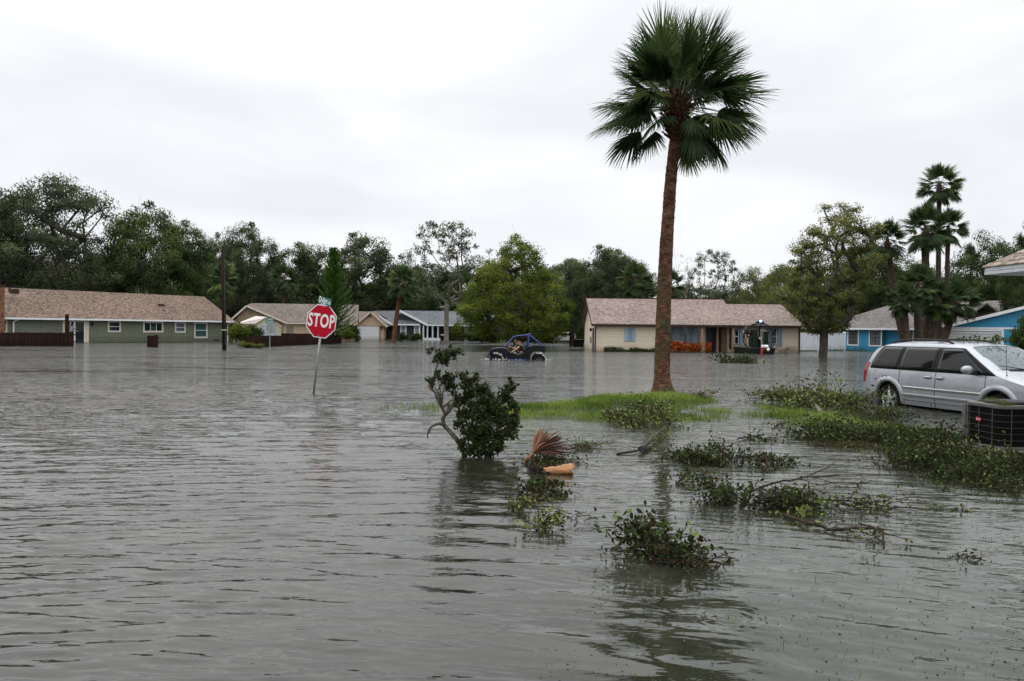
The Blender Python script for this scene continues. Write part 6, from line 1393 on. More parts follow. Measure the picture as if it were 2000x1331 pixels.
# street light pole
B_ = onz(438.5, 683.5); Y = B_.y; k = Y/FPX; pl = empty('street_light', (B_.x, Y, 0), 0, 'dark wooden street light pole with a thin curved arm left of the centre', 'street light')
h_ = (683.5-483)*k; xo = (434.5-438.5)*k
MB().tube([(0, 0, -.8), (xo*.5, 0, h_*.5), (xo, 0, h_)], [.165, .145, .125], 12).build('pole', M['polewood'], pl, smooth='full')
a0 = ((431-438.5)*k, h_-.1); am = MB().tube([(xo, -.1, h_-.25), (xo-.15, -.1, h_+.05), ((418-438.5)*k, -.1, (683.5-472.5)*k), ((403-438.5)*k, -.1, (683.5-469.5)*k), ((393-438.5)*k, -.1, (683.5-470)*k)], .018, 8).build('arm', ALU, pl, smooth='full')
MB().lathe([(.01, -.2), (.06, -.15), (.085, 0), (.06, .15), (.02, .22)], c=((391-438.5)*k, -.1, (683.5-470.5)*k), n=12, axis='X').build('lamp_head', ALU, am, smooth='full')
MB().tube([((441.5-438.5)*k, -.14, .3), ((440-438.5)*k, -.14, h_*.5), ((437.5-438.5)*k, -.12, h_-.2)], .012, 6).build('conduit', simple('dull_conduit', (.10, .10, .10), .6), pl); MB().box(-.17, .17, -.17, .17, (683.5-645.5)*k, (683.5-644.3)*k).build('strap', M['white'], pl)

# ---- fences
def fence(px0, py0, px1, py1, top0, top1, label, step=.145, gap=0, name='wooden_fence', mat='darkwood', seed=1):
    A, B = onz(px0, py0), onz(px1, py1); u = B-A; L_ = u.length; ang = math.atan2(u.y, u.x); o = empty(name, (A.x, A.y, 0), ang, label, 'fence')
    h0 = (py0-top0)/FPX*A.y; h1 = (py1-top1)/FPX*B.y; rd = random.Random(seed); n = int(L_/step); mb = MB()
    for i in range(n):
        h = h0 + (h1-h0)*i/n + rd.uniform(-.03, .03); x = i*step; d = rd.uniform(-.008, .008)
        mb.poly([(x+.004, d, -.5), (x+step-.004, d, -.5), (x+step-.004, d, h-.03), (x+step*.75, d, h), (x+step*.25, d, h), (x+.004, d, h-.03)], (0, .02, 0))
    mb.build('boards', M[mat], o); r_ = MB().box(0, L_, .032, .07, h0*.35-.04, h0*.35+.04).box(0, L_, .032, .07, h0*.85-.05, h0*.85+.03); r_.build('rail', M[mat], o)
    for k in range(int(L_/2.4)+1): MB().box(k*2.4, k*2.4+.09, .072, .16, -.5, min(h0, h1)-.05).build('post', M[mat], o)
    return o
fence(-40, 676, 148, 676.5, 649, 650.5, 'long dark wooden fence run before the left half of the green house', seed=2)
fence(287, 678, 311, 678.5, 655.5, 655, 'short stub of dark wooden fence standing alone in the water', seed=3)
fence(482, 679.5, 668, 670.5, 656, 655.0, 'long dark wooden fence before the beige gabled house and the conifer', seed=4)
fence(549, 668, 640, 668, 651.5, 652, 'dark fence section with a pale top rail behind the long dark fence', seed=5)
def post(px, py, top, label, lean=0):
    B = onz(px, py); k = B.y/FPX; o = empty('wooden_post', (B.x, B.y, 0), 0, label, 'post'); h = (py-top)*k
    MB().poly([(-.12, -.1, -.6), (.12, -.1, -.6), (.12+lean, -.1, h), (-.10+lean, -.1, h)], (0, .2, 0)).build('post_shaft', M['darkwood'], o, bevel=.01); MB().poly([(-.125+lean, -.105, h), (.125+lean, -.105, h), (.11+lean, -.1, h+.04), (-.11+lean, -.1, h+.04)], (0, .21, 0)).build('post_cap', M['brown'], o)
post(130.5, 676.5, 615, 'tall dark wooden post before the open sliding door of the green house')
post(271, 668.5, 619.5, 'tall dark wooden post behind the outdoor grill table', lean=-.1)
# white vinyl fence
VIN = lines('white_vinyl_panels', (.82, .84, .87), 's', .30, dark=.9, width=.05, rough=.4, var=.03)
A, B = atd(1561, 684, 72), atd(1648, 684, 76); u = B-A; wf = empty('vinyl_fence', (A.x, A.y, 0), math.atan2(u.y, u.x), 'plain white vinyl fence between the beige house and the blue house', 'fence'); L_ = math.hypot(u.x, u.y); k = 74/FPX; zt_ = EYE - .0*k + (hor(1600)-651.5)*k
MB().box(0, L_, 0, .04, .12, zt_).build('panel', VIN, wf); mb = MB().box(0, L_, -.012, .052, zt_, zt_+.05).box(0, L_, -.012, -.001, .12, .26); mb.build('rail', M['white'], wf)
for px in (1598.5, 1650): x_ = (px-1561)/(1648-1561)*L_; p_ = MB().box(x_-.09, x_+.09, -.07, .11, -.2, zt_+.08).build('post', M['white'], wf); MB().poly([(x_-.11, -.09, zt_+.08), (x_+.11, -.09, zt_+.08), (x_+.02, .02, zt_+.16), (x_-.02, .02, zt_+.16)], (0, .2, 0)).build('post_cap', M['white'], p_)

# ---- mailboxes
def mailbox(px, py, Y, postm, boxm, label, s=1.0, lean=0.0, bag=False):
    P = atd(px, py, Y); o = empty('mailbox', (P.x, Y, 0), 0, label, 'mailbox'); o.rotation_euler = (0, lean, 0)
    MB().box(-.055, .055, -.055, .055, -.6, .78*s).beam((0, 0, .45*s), (.25, 0, .72*s), .06).box(-.05, .42, -.05, .05, .72*s, .78*s).build('post', postm, o, bevel=.008)
    n = 10; pr = [(-.0, .78*s), (.0, .95*s)] ; mb = MB(); R = .10
    ring = [(0, -.09, .785*s), (0, -.09, .88*s)] + [(0, -.09*math.cos(a), .88*s + .09*math.sin(a)) for a in np.linspace(.3, 2.84, 7)] + [(0, .09, .88*s), (0, .09, .785*s)]
    b_ = MB().poly(ring, (.45, 0, 0)).build('box', boxm, o, xf=Matrix.Translation((-.02, 0, 0))); MB().box(.1, .13, -.11, -.092, .85*s, 1.08*s).build('flag', SRED, b_)
    if bag: MB().lathe([(.02, -.12), (.09, -.08), (.11, .02), (.05, .12)], c=(.42, -.06, .52), n=10).build('newspaper_bag', M['white'], o, smooth='full')
MRED = simple('red_painted_post', (.30, .025, .015), .5)
mailbox(1487.5, 697, 54.5, MRED, M['white'], 'white mailbox on a red post standing in the water before the airboat', s=.85, bag=True)
mailbox(783, 664, 104, M['black'], M['black'], 'small dark mailbox before the left window of the dark grey house', s=1.0)
mailbox(861, 667, 98, M['black'], simple('grey_mailbox', (.2, .2, .2), .5), 'small dark mailbox left of the stripped oak trunk', s=1.1)
# sparse: red cone tip on the mailbox post
# ---- outdoor grill table by the green house
P = onz(267, 667); o = empty('outdoor_table', (P.x, P.y, 0), .6, 'small black outdoor grill table standing by the green house', 'table')
MB().box(-.75, .75, -.35, .35, .80, .86).tube([(-.95, 0, .88), (-.75, 0, .86)], .03, 6).tube([(.95, 0, .84), (.75, 0, .86)], .03, 6).build('table_top', M['black'], o)
for x_ in (-.6, .6):
    for y_ in (-.28, .28): MB().box(x_-.03, x_+.03, y_-.03, y_+.03, -.3, .8).build('leg', M['black'], o)
MB().box(-.4, .3, -.25, .25, .62, .80).build('grill_pan', M['black'], o)
# person at the sliding door
P = hg.matrix_world if False else None
x_, z_ = fg.uv(134, 650); pw = fg.o + fg.u*x_ - fg.v*.32
person((pw.x, pw.y, .12), fg.rz + .35, pose(False, .15, dict(elR=(.42, -.22, 1.12), wrR=(.70, -.2, 1.02), elL=(.35, .2, 1.1), wrL=(.6, .15, 1.0))), 'person in a pale blue shirt leaning out of the open sliding door', simple('pale_blue_shirt', (.20, .29, .42), .8), simple('dark_jeans', (.02, .025, .04), .8))

# ---- air conditioners
ACG = simple('ac_frame_taupe', (.12, .11, .10), .6, var=.15, spec=.25); ACD = simple('ac_dark_core', (.005, .0045, .0045), .8, spec=.06)
def rounded(x0, x1, y0, y1, r, n=6):
    pts = []
    for cx_, cy_, a0 in ((x1-r, y1-r, 0), (x0+r, y1-r, 90), (x0+r, y0+r, 180), (x1-r, y0+r, 270)):
        for k in range(n+1): a = math.radians(a0 + 90*k/n); pts.append((cx_+r*math.cos(a), cy_+r*math.sin(a)))
    return pts
def ac_unit(loc, rz, W_, D_, H_, label, fine=True, frm=ACG, z0=0.0, group=None):
    o = empty('air_conditioner', loc, rz, label, 'air conditioner', group); R = .16
    def prism(x0, x1, y0, y1, r, za, zb, n=6): return [(x, y, za) for x, y in rounded(x0, x1, y0, y1, r, n)], (0, 0, zb-za)
    MB().poly(*prism(.02, W_-.02, .02, D_-.02, R-.01, z0+.05, z0+H_-.06)).build('core', ACD, o)
    MB().poly(*prism(0, W_, 0, D_, R, z0, z0+.055)).build('base_pan', frm, o, bevel=.006)
    top = MB().poly(*prism(-.012, W_+.012, -.012, D_+.012, R+.01, z0+H_-.055, z0+H_)).build('top_cover', frm, o, bevel=.012)
    MB().lathe([(.30, 0), (.32, .02), (.30, .04), (.05, .05), (.0, .05)], c=(W_/2, D_/2, z0+H_), n=28, cap=False).build('fan_guard', BLK, top)
    if fine:
        g = MB(); pts = rounded(0.0, W_, 0.0, D_, R, 8); P2 = [Vector((x, y, 0)) for x, y in pts] + [Vector((pts[0][0], pts[0][1], 0))]
        # evenly spaced points round the perimeter
        seg = [(P2[i+1]-P2[i]).length for i in range(len(P2)-1)]; tot = sum(seg)
        def atl(s_):
            s_ = s_ % tot
            for i, L2 in enumerate(seg):
                if s_ <= L2: return P2[i].lerp(P2[i+1], s_/max(1e-9, L2))
                s_ -= L2
            return P2[-1]
        nl = int(tot/.0125)
        for i in range(nl):
            p = atl(i*tot/nl); g.box(p.x-.0012, p.x+.0012, p.y-.0012, p.y+.0012, z0+.055, z0+H_-.055)
        nh = 6; g2 = MB()
        for j in range(1, nh):
            z = z0 + .055 + (H_-.11)*j/nh; q = [Vector((atl(i*tot/72).x, atl(i*tot/72).y, z)) for i in range(73)]; g2.tube(q, .0028, 4, cap=False)
        for i in range(11): p = atl(.10 + i*tot/11); g2.box(p.x-.0045, p.x+.0045, p.y-.0045, p.y+.0045, z0+.055, z0+H_-.055)
        g.build('guard_wires', simple('ac_wire_grey', (.012, .011, .011), .55, spec=.2), o); g2.build('guard_bars', simple('ac_bar_grey', (.085, .08, .078), .5, spec=.25), o)
        c = MB().box(-.008, .02, D_-.06, D_+.008, z0+.05, z0+H_-.05).build('corner_post', frm, o)
    return o
A = atd(1880, 866, 12.35); Bc = atd(1948, 880, 11.6); dv = Bc-A; ang = math.atan2(dv.y, dv.x)
# local +y runs from the near rounded corner back to the far left corner
acn = ac_unit((0, 0, 0), 0, .84, .84, .66, 'dark grey air conditioner with grass clippings on top, at the right edge before the minivan')
acn.rotation_euler = (0, 0, ang + math.pi/2); yv = Vector((-math.sin(ang+math.pi/2), math.cos(ang+math.pi/2), 0)); o0 = Vector((A.x, A.y, 0)) - yv*.84; acn.location = (o0.x, o0.y, .045)
bd = MB().box(-.012, -.006, .435, .53, .385, .445).build('badge', simple('badge_red', (.50, .01, .03), .35), acn); tm_ = text_mesh('Bryant', .034, 'badge_lettering', SWH, bd, (-.0135, .482, .415), (math.pi/2, 0, -math.pi/2), ext=.0006, off=.0006)
pad = MB().box(-.12, .96, -.12, .96, -.3, .004).build('concrete_pad', simple('wet_concrete', (.16, .15, .13), .6, bmp=.4), acn)
rng = np.random.default_rng(9); n = 5200; cl = np.stack([rng.normal(.26, .17, n), rng.uniform(.02, .80, n), np.zeros(n)], 1); cl[:, 0] = .10 + .30*cl[:, 1] + rng.normal(0, .075, n); cl[:, 2] = .662 + np.abs(rng.normal(0, 1, n))*.028*np.exp(-((cl[:, 0] - .10 - .30*cl[:, 1])/.09)**2); cl = cl[(cl[:, 0] > 0) & (cl[:, 0] < .8)]
mw = Matrix.Translation(acn.location) @ Matrix.Rotation(ang+math.pi/2, 4, 'Z'); Cw = np.array([tuple(mw @ Vector(c)) for c in cl]); V, F, kv = leaves_np(Cw, .035, 9, aspect=.10, updir=.1)
tag(link('grass_clippings', fast_mesh('grass_clippings', V, F, np.repeat(np.clip(rng.normal(.35, .2, len(Cw)), 0, 1), kv)), M['leafpale']), 'matted yellow green grass clippings lying on the near air conditioner', 'clippings', kind='stuff')
P = onz(1121, 677.5); ac_unit((P.x, P.y-.2, -.15), 0, 1.0, 1.0, .92, 'dark air conditioner standing in the flood at the left end of the beige house', fine=False, frm=simple('dark_ac_frame', (.05, .055, .06), .5))
# tall dark bin / post in the shade beside it
P = onz(1118, 676); o = empty('utility_post', (P.x-.05, P.y, 0), 0, 'dark tree stump like utility post beside the far air conditioner', 'post'); MB().tube([(0, 0, -.5), (0, 0, 1.3), (.02, 0, 2.2)], [.3, .27, .25], 10).build('post_shaft', M['polewood'], o); MB().lathe([(.27, 2.2), (.29, 2.24), (.1, 2.3)], n=10).build('post_cap', M['black'], o)
# ================================================================== FALLEN BRANCHES AND DEBRIS
def fallen(label, stem, nleaf=300, lsize=.055, leaf='leafbrush', brk='barkwet', seed=0, spread=.22, ntw=14, twig=.28, zlift=.04, r0=.012, bare=False, up=.35, name='fallen_branch', cat='branch', flat=0, tw_r=.0045):
    """stem: photo pixels + height of the main stem; twigs with leaf clusters grow from it"""
    rd = random.Random(seed); pts = []; lsize *= .84*rd.uniform(.72, 1.2); nleaf = int(nleaf*1.35)
    for s in stem:
        px, py, z = s; p = onz(px, py + 0, 0) if z <= .001 else None
        pts.append((px, py, z))
    # third value is the height above the flood; pixel then fixes the direction, depth from the first point's row unless given
    W = []
    for s in stem:
        d = ray(s[0], s[1]); t_ = (s[2] - EYE)/d.z; W.append(Vector((d.x*t_, d.y*t_, s[2])))
    C0 = W[0].copy(); C0.z = 0; o = empty(name, C0, 0, label, cat); L_ = [w_ - C0 for w_ in W]
    mb = MB(); fine = []
    for i in range(len(L_)-1):
        for k in range(4): fine.append(L_[i].lerp(L_[i+1], k/4) + Vector((rd.gauss(0, .008), rd.gauss(0, .008), rd.gauss(0, .006)))*(1 if (i or k) else 0))
    fine.append(L_[-1]); n = len(fine); mb.tube(fine, [r0*(1 - .65*i/n) for i in range(n)], 7)
    tips = []
    for k in range(ntw):
        f = rd.uniform(.12, 1); i = min(n-2, int(f*(n-1))); p = fine[i].copy(); d = (fine[i+1]-fine[i]).normalized()
        d = (d*.5 + Vector((rd.gauss(0, .8), rd.gauss(0, .8), rd.uniform(-.25, up*1.1)))).normalized(); L2 = twig*rd.uniform(.5, 1.3); q = [p]
        for s in range(4):
            d = (d + Vector((rd.gauss(0, .22), rd.gauss(0, .22), rd.gauss(0, .15) - .05))).normalized(); pn = q[-1] + d*L2/4
            pn.z = max(pn.z*(.93 if pn.z > .05 else 1), .0 if not bare else -.02); q.append(pn)
        mb.tube(q, [tw_r, tw_r*.8, tw_r*.6, tw_r*.5, tw_r*.3], 4, cap=False)
        for a in q[1:]: tips.append(a)
        for s2 in range(2):
            a = q[rd.randint(1, 4)]; e_ = (d + Vector((rd.gauss(0, .8), rd.gauss(0, .8), rd.uniform(-.1, .6)))).normalized()*L2*.5; mb.tube([a, a+e_*.5, a+e_], [tw_r*.6, tw_r*.45, tw_r*.25], 3, cap=False); tips += [a+e_*.5, a+e_]
    for k in range(int(ntw*.7)):
        p = fine[rd.randint(0, n-1)] + Vector((rd.gauss(0, twig*.5), rd.gauss(0, twig*.5), rd.uniform(0, .03))); p.z = max(p.z, .005); d = Vector((rd.gauss(0, 1), rd.gauss(0, 1), rd.uniform(-.1, .35))).normalized(); q = [p]
        for s in range(4): d = (d + Vector((rd.gauss(0, .25), rd.gauss(0, .25), rd.gauss(-.06, .12)))).normalized(); pn = q[-1] + d*twig*.3; pn.z = max(pn.z, -.01); q.append(pn)
        mb.tube(q, [tw_r*1.1, tw_r, tw_r*.8, tw_r*.55, tw_r*.3], 4, cap=False)
    mb.build('stem', M[brk], o)
    if nleaf:
        r = np.random.default_rng(seed+100); T = np.array([tuple(a) for a in tips]); idx = r.integers(0, len(T), nleaf); C = T[idx] + r.normal(0, 1, (nleaf, 3))*spread*np.array([.16, .16, .07]); C[:, 2] = np.maximum(C[:, 2], -.008)
        V, F, kv = leaves_np(C, lsize, seed, shape='leaf', aspect=.52, flat=flat); ct = np.clip(r.normal(.34, .30, len(T)), 0, 1); tone = np.repeat(np.clip(ct[idx] + r.normal(0, .14, nleaf), 0, 1), kv)
        link('leaves', fast_mesh('leaves', V, F, tone), M[leaf], o)
    return o

# the upright broken oak limb in the middle
def big_limb():
    Y = onz(905, 888).y; rd = random.Random(5)
    B = onz(908, 890); o = empty('fallen_branch', (B.x, B.y, 0), 0, 'large broken oak limb rearing leafy out of the water left of the islet', 'branch')
    k = Y/FPX; base = hor(908) + EYE/k*1.0
    def p(px, py, dy=0.0): return Vector(((px-908)*k, dy, (890-py)*k))
    mb = MB()
    main = [p(908, 900), p(906, 882), p(893, 862, .05), p(878, 846, .08), p(866, 834, .1), p(863, 822, .1), p(868, 812, .08), p(862, 798, .05), p(854, 782, 0), p(850, 768, -.03), p(842, 762, -.02), p(836, 756, 0)]
    mb.tube(main, [.042, .039, .034, .031, .029, .030, .023, .020, .018, .016, .015, .013], 9)
    mb.tube([p(866, 832, .1), p(857, 829, .05), p(848, 831, 0), p(840, 837, -.03), p(836, 848, -.04), p(836.5, 858, -.04)], [.026, .022, .020, .016, .010, .005], 7)
    mb.tube([p(842, 762), p(846, 748), p(848, 732), p(853, 715), p(858, 700), p(864, 688)], [.02, .017, .014, .012, .009, .005], 6)
    mb.tube([p(868, 812, .08), p(878, 803, .05), p(884, 790, .0), p(886, 770, 0)], [.03, .022, .016, .008], 6)
    mb.tube([p(838, 846, -.04), p(842, 840, -.1)], [.01, .006], 5)
    # crown: clumps (px, py, spread px, leaves, depth)
    cl = [(858, 700, 8, 40, 0), (872, 692, 12, 90, 0), (886, 694, 10, 60, 0), (893, 690, 5, 16, 0), (848, 705, 6, 30, 0), (840, 690, 4, 12, 0), (862, 712, 7, 30, 0), (852, 738, 9, 90, 0), (866, 744, 11, 130, .1), (878, 742, 10, 100, .1), (843, 752, 7, 60, 0), (870, 760, 12, 130, .15), (887, 767, 10, 90, .2), (902, 785, 12, 150, .2), (887, 797, 10, 100, .1), (905, 745, 10, 100, .2), (912, 755, 10, 130, .2), (925, 745, 8, 60, .2), (918, 775, 15, 280, .3), (935, 768, 12, 180, .3), (945, 790, 15, 330, .3), (925, 810, 18, 420, .1), (950, 815, 16, 380, .3), (970, 800, 14, 260, .4), (985, 785, 11, 170, .4), (995, 765, 9, 100, .4), (1000, 750, 6, 45, .4), (985, 770, 9, 100, .4), (1000, 800, 10, 130, .4), (975, 825, 15, 300, .2), (1000, 826, 12, 170, .3), (945, 845, 18, 420, 0), (915, 850, 13, 220, 0), (970, 855, 15, 260, 0), (930, 872, 14, 220, -.1), (955, 872, 12, 160, -.1), (915, 880, 10, 110, -.1), (895, 830, 9, 80, .1), (1012, 812, 7, 40, .3), (990, 848, 12, 180, .1), (1000, 838, 10, 130, .2), (975, 870, 11, 150, -.1), (935, 885, 9, 110, -.15), (900, 868, 7, 50, -.1), (960, 885, 9, 90, -.1), (905, 815, 11, 130, .1)]
    hub = p(925, 872, .1); C = []; r = np.random.default_rng(3)
    for i, (px, py, s, n_, dy) in enumerate(cl):
        c = p(px, py, dy); src = hub if px > 890 and py > 740 else (p(864, 688) if py < 715 else p(862, 798, .05) if px < 895 else hub)
        m_ = src.lerp(c, .5) + Vector((rd.gauss(0, .05), rd.gauss(0, .05), .03)); mb.tube([src, m_, c], [.012, .009, .004], 5, cap=False)
        for _ in range(7):
            e_ = c + Vector((rd.gauss(0, 1), rd.gauss(0, 1), rd.gauss(0, 1)))*s*k*.9; mb.tube([c, c.lerp(e_, .5), e_], [.004, .003, .002], 3, cap=False)
        nt_ = max(2, int(n_*(1.0 if py < 715 else .5 if px < 895 else .75)/9)); per = 11
        for _ in range(nt_):
            e_ = Vector((rd.gauss(0, 1), rd.gauss(0, 1), rd.gauss(.35, .9))).normalized()*s*k*rd.uniform(.7, 2.1); a0 = c + Vector((rd.gauss(0, .35), rd.gauss(0, .4), rd.gauss(0, .35)))*s*k
            mb.tube([a0, a0 + e_*.5, a0 + e_], [.003, .0025, .0015], 3, cap=False); f_ = r.random(per)**.7; C.append(np.array(a0) + np.outer(f_, np.array(e_)) + r.normal(0, .010, (per, 3)))
    mb.build('limb', bark('mossy_grey_bark', (.035, .03, .022), (.17, .15, .11), 22, (1, 1, .6)), o, smooth='full')
    C = np.concatenate(C); C = C[C[:, 2] > -.02]; V, F, kv = leaves_np(C, .062, 77, shape='leaf', aspect=.5, updir=.35); n_ = len(C)
    link('leaves', fast_mesh('leaves', V, F, np.repeat(np.clip(r.normal(.36, .2, n_), 0, 1), kv)), M['leafbrush'], o)
    MB().lathe([(.02, 0), (.024, .02), (.01, .03)], c=p(836, 756), n=8, axis='X').build('torn_end', simple('fresh_torn_wood', (.40, .19, .08), .7), o)
big_limb()

# dead palm frond lying on its side
def dead_frond():
    rd = random.Random(8); Y = onz(1045, 905).y; k = Y/FPX; B = onz(1045, 905)
    o = empty('dead_palm_frond', (B.x, B.y, 0), 0, 'dead brown palm frond fanned out on the water beside the broken limb', 'palm frond'); p = lambda px, py, dy=0: Vector(((px-1045)*k, dy, (905-py)*k))
    root = p(1041, 889, .1); VL, FL, TL2 = [], [], []
    tips = [(1052, 842), (1057, 838), (1063, 836), (1068, 842), (1075, 843), (1083, 848), (1092, 841), (1094, 850), (1098, 856), (1104, 856), (1108, 862), (1110, 868), (1108, 874), (1118, 878), (1112, 884), (1106, 890), (1100, 896), (1095, 886), (1085, 892), (1046, 855), (1049, 848), (1072, 855), (1088, 862), (1096, 868), (1100, 880), (1060, 850), (1080, 870), (1066, 862)]
    tips = tips + [(a + rd.gauss(0, 3.5), b + rd.gauss(0, 3)) for a, b in tips]
    for i, (tx_, ty_) in enumerate(tips):
        T = p(tx_, ty_, rd.uniform(-.1, .25)); d = T - root; side = d.cross(Vector((0, -1, .3))).normalized(); b = len(VL); n = 6
        for s in range(n+1):
            f = s/n; q = root + d*f + Vector((0, 0, math.sin(f*3.1)*.03)); w_ = .018*(1-f)**.4*(.3+min(1, f*3)*.7)
            VL += [tuple(q-side*w_), tuple(q + Vector((0, -.012, .004))), tuple(q+side*w_)]
            if s < n: o_ = b+3*s; FL += [(o_, o_+1, o_+4, o_+3), (o_+1, o_+2, o_+5, o_+4)]
        TL2 += [min(1, max(0, .9 - (tx_-1052)*.012 + rd.gauss(0, .18)))]*(3*(n+1))
    link('blades', fast_mesh('blades', VL, FL, TL2), leafmat('dead_frond_blades', (.05, .026, .022), (.17, .085, .06), (.40, .21, .14), .15, .7), o)
    MB().tube([root, p(1030, 896), p(1024, 902)], [.02, .025, .03], 8).build('petiole', simple('orange_petiole', (.26, .12, .05), .6, var=.3, scale=12), o)
    st = empty('palm_boot', B + p(1000, 930), 0, 'flat rusty brown palm boot poking out of the water left of the dead frond', 'palm boot')
    MB().add([tuple(p(992, 931)-p(1000, 930)), tuple(p(1003, 915, .1)-p(1000, 930)), tuple(p(1021, 903, .2)-p(1000, 930)), tuple(p(1024, 905, .15)-p(1000, 930)), tuple(p(1012, 922, .05)-p(1000, 930)), tuple(p(998, 932, -.02)-p(1000, 930))], [(0, 1, 4, 5), (1, 2, 3, 4)]).build('sheath', simple('rusty_boot', (.20, .075, .04), .6, var=.35, scale=15), st).modifiers.new('t', 'SOLIDIFY').thickness = .012
    # curled orange boot
    c0 = onz(1092, 925); Y2 = c0.y; k2 = Y2/FPX; bt = empty('palm_boot', (c0.x, c0.y, 0), 0, 'curled bright orange palm boot floating with a charred black end', 'palm boot')
    q2 = lambda px, py, dy=0: Vector(((px-1092)*k2, dy, (925-py)*k2)); V_, F_ = [], []; ns_, nr_ = 12, 9
    for s in range(ns_+1):
        f = s/ns_; c = q2(1060 + 57*f, 922 - 4*f); r_ = (.045 + .04*f)
        for a in range(nr_+1):
            th = math.radians(-35 + 215*a/nr_); V_.append(tuple(c + Vector((rd.uniform(-.05, .07) if s == ns_ else rd.gauss(0, .006), -r_*math.cos(th)*rd.uniform(.9, 1.1), r_*math.sin(th)*rd.uniform(.8, 1.05)))))
            if s < ns_ and a < nr_: i = s*(nr_+1)+a; F_.append((i, i+1, i+nr_+2, i+nr_+1))
    o2 = MB().add(V_, F_).build('sheath', simple('orange_boot', (.36, .16, .06), .6, var=.45, scale=14, bmp=.7, stretch=(.25, 1, 1)), bt, smooth='full'); o2.modifiers.new('t', 'SOLIDIFY').thickness = .01
    fm = MB().lathe([(.01, -.12), (.035, -.08), (.05, .0), (.045, .09), (.02, .12)], c=q2(1060, 925), n=10, axis='X')
    for _ in range(170):
        a = q2(1060, 926) + Vector((rd.uniform(-.10, .12), rd.gauss(0, .04), rd.uniform(-.01, .05))); e_ = Vector((-rd.uniform(.03, .16), rd.gauss(0, .05), rd.gauss(0, .03))); fm.tube([a, a+e_*.5+Vector((0, 0, .012)), a+e_], [.005, .004, .002], 3, cap=False)
    fm.build('charred_end', simple('charred_fibre', (.012, .01, .009), .9, bmp=.6, var=.5, scale=20), bt)
dead_frond()

F_ = fallen
F_('brown and green tangle of wet leaves under the dead palm frond', [(1035, 905, .01), (1060, 900, .03), (1100, 896, .03)], 420, .055, seed=9, ntw=40, twig=.26, spread=.5, up=.15, r0=.01)
F_('frayed pale fibres and twigs between the dead frond and the orange boot', [(1040, 912, .01), (1075, 908, .03), (1105, 905, .02)], 60, .05, 'leafolive', seed=10, ntw=60, twig=.16, up=.15, r0=.006, tw_r=.003)
F_('small clump of green leaves just below the orange palm boot', [(1040, 968, .02), (1058, 955, .06), (1075, 950, .05)], 260, .07, seed=11, ntw=16, twig=.20, spread=.3, r0=.008)
F_('matted dead twigs under the small leaf clump by the orange boot', [(1022, 970, .01), (1055, 975, .02), (1080, 962, .02)], 120, .05, 'leafolive', seed=12, ntw=20, twig=.2, up=.1)
F_('leaf sprig standing in the water, left one below the dead frond', [(1018, 1002, .01), (1022, 985, .08), (1025, 978, .10)], 110, .06, 'leafpale', seed=13, ntw=9, twig=.14, spread=.25, r0=.006)
F_('leaf sprig with upright oval leaves, lowest of the row below the dead frond', [(1058, 1040, .0), (1065, 1015, .08), (1075, 1000, .12)], 190, .065, 'leafpale', seed=14, ntw=12, twig=.16, spread=.3, r0=.007)
F_('thin bare crooked twig just right of the leafy sprigs', [(1122, 1028, .02), (1130, 1000, .08), (1126, 1008, .06), (1150, 1008, .05), (1168, 1016, .01)], 0, seed=15, ntw=3, twig=.12, bare=True, r0=.009, brk='bark')
F_('twig mat reaching right from the dead palm frond', [(1108, 878, .03), (1135, 872, .05), (1168, 868, .02)], 160, .05, 'leafolive', seed=16, ntw=26, twig=.26, up=.2, r0=.014)
F_('clump of glossy dark leaves, biggest in the foreground water', [(1375, 1105, .02), (1320, 1075, .06), (1270, 1050, .14), (1240, 1030, .18)], 560, .07, seed=17, ntw=40, twig=.22, spread=.5, r0=.013, up=.45)
F_('brown matted twigs trailing right of the biggest foreground leaf clump', [(1300, 1095, .02), (1345, 1098, .03), (1400, 1100, .01)], 90, .045, 'leafolive', seed=18, ntw=34, twig=.2, up=.12, r0=.01)
F_('pale green leafy branch lying on the islet before the palm', [(1305, 838, .08), (1290, 815, .18), (1270, 800, .22), (1240, 790, .20)], 900, .065, 'leafpale', seed=19, ntw=40, twig=.42, spread=.6, r0=.02, up=.45)
F_('leafy branch tangle at the left foot of the palm islet', [(1265, 835, .04), (1225, 815, .15), (1200, 805, .16)], 520, .065, 'leafpale', seed=20, ntw=30, twig=.36, spread=.6, r0=.016)
F_('thick mossy log end with a torn brown tip below the palm', [(1252, 878, .06), (1275, 855, .10), (1300, 835, .14)], 60, .06, 'leafpale', seed=21, ntw=6, twig=.3, r0=.05, brk='bark')
F_('forked dead stick pointing left from the torn log', [(1205, 888, .01), (1240, 882, .03), (1262, 878, .05), (1275, 872, .03)], 0, seed=22, ntw=4, twig=.22, bare=True, r0=.018)
F_('low leafy twigs just right of the palm base', [(1330, 778, .03), (1355, 774, .08), (1385, 776, .03)], 260, .07, 'leafpale', seed=23, ntw=18, twig=.38, spread=.4)
F_('dense floating leaf mass, left part of the mid branch pile', [(1395, 905, .02), (1360, 895, .07), (1330, 890, .04)], 560, .065, seed=24, ntw=28, twig=.25, spread=.6, r0=.014, up=.35)
F_('upright leafy sprigs over the mid branch pile', [(1408, 912, .02), (1400, 880, .12), (1415, 868, .16)], 300, .06, seed=25, ntw=18, twig=.26, spread=.4)
F_('arching branch with a pale bent stem, right part of the mid pile', [(1492, 920, .0), (1502, 900, .10), (1490, 888, .12), (1455, 895, .06), (1425, 898, .04)], 260, .06, seed=26, ntw=20, twig=.24, spread=.4, r0=.016)
F_('leafy twigs stretching right to a forked bare tip', [(1480, 900, .06), (1520, 900, .06), (1560, 905, .03)], 120, .055, seed=27, ntw=10, twig=.22, spread=.4)
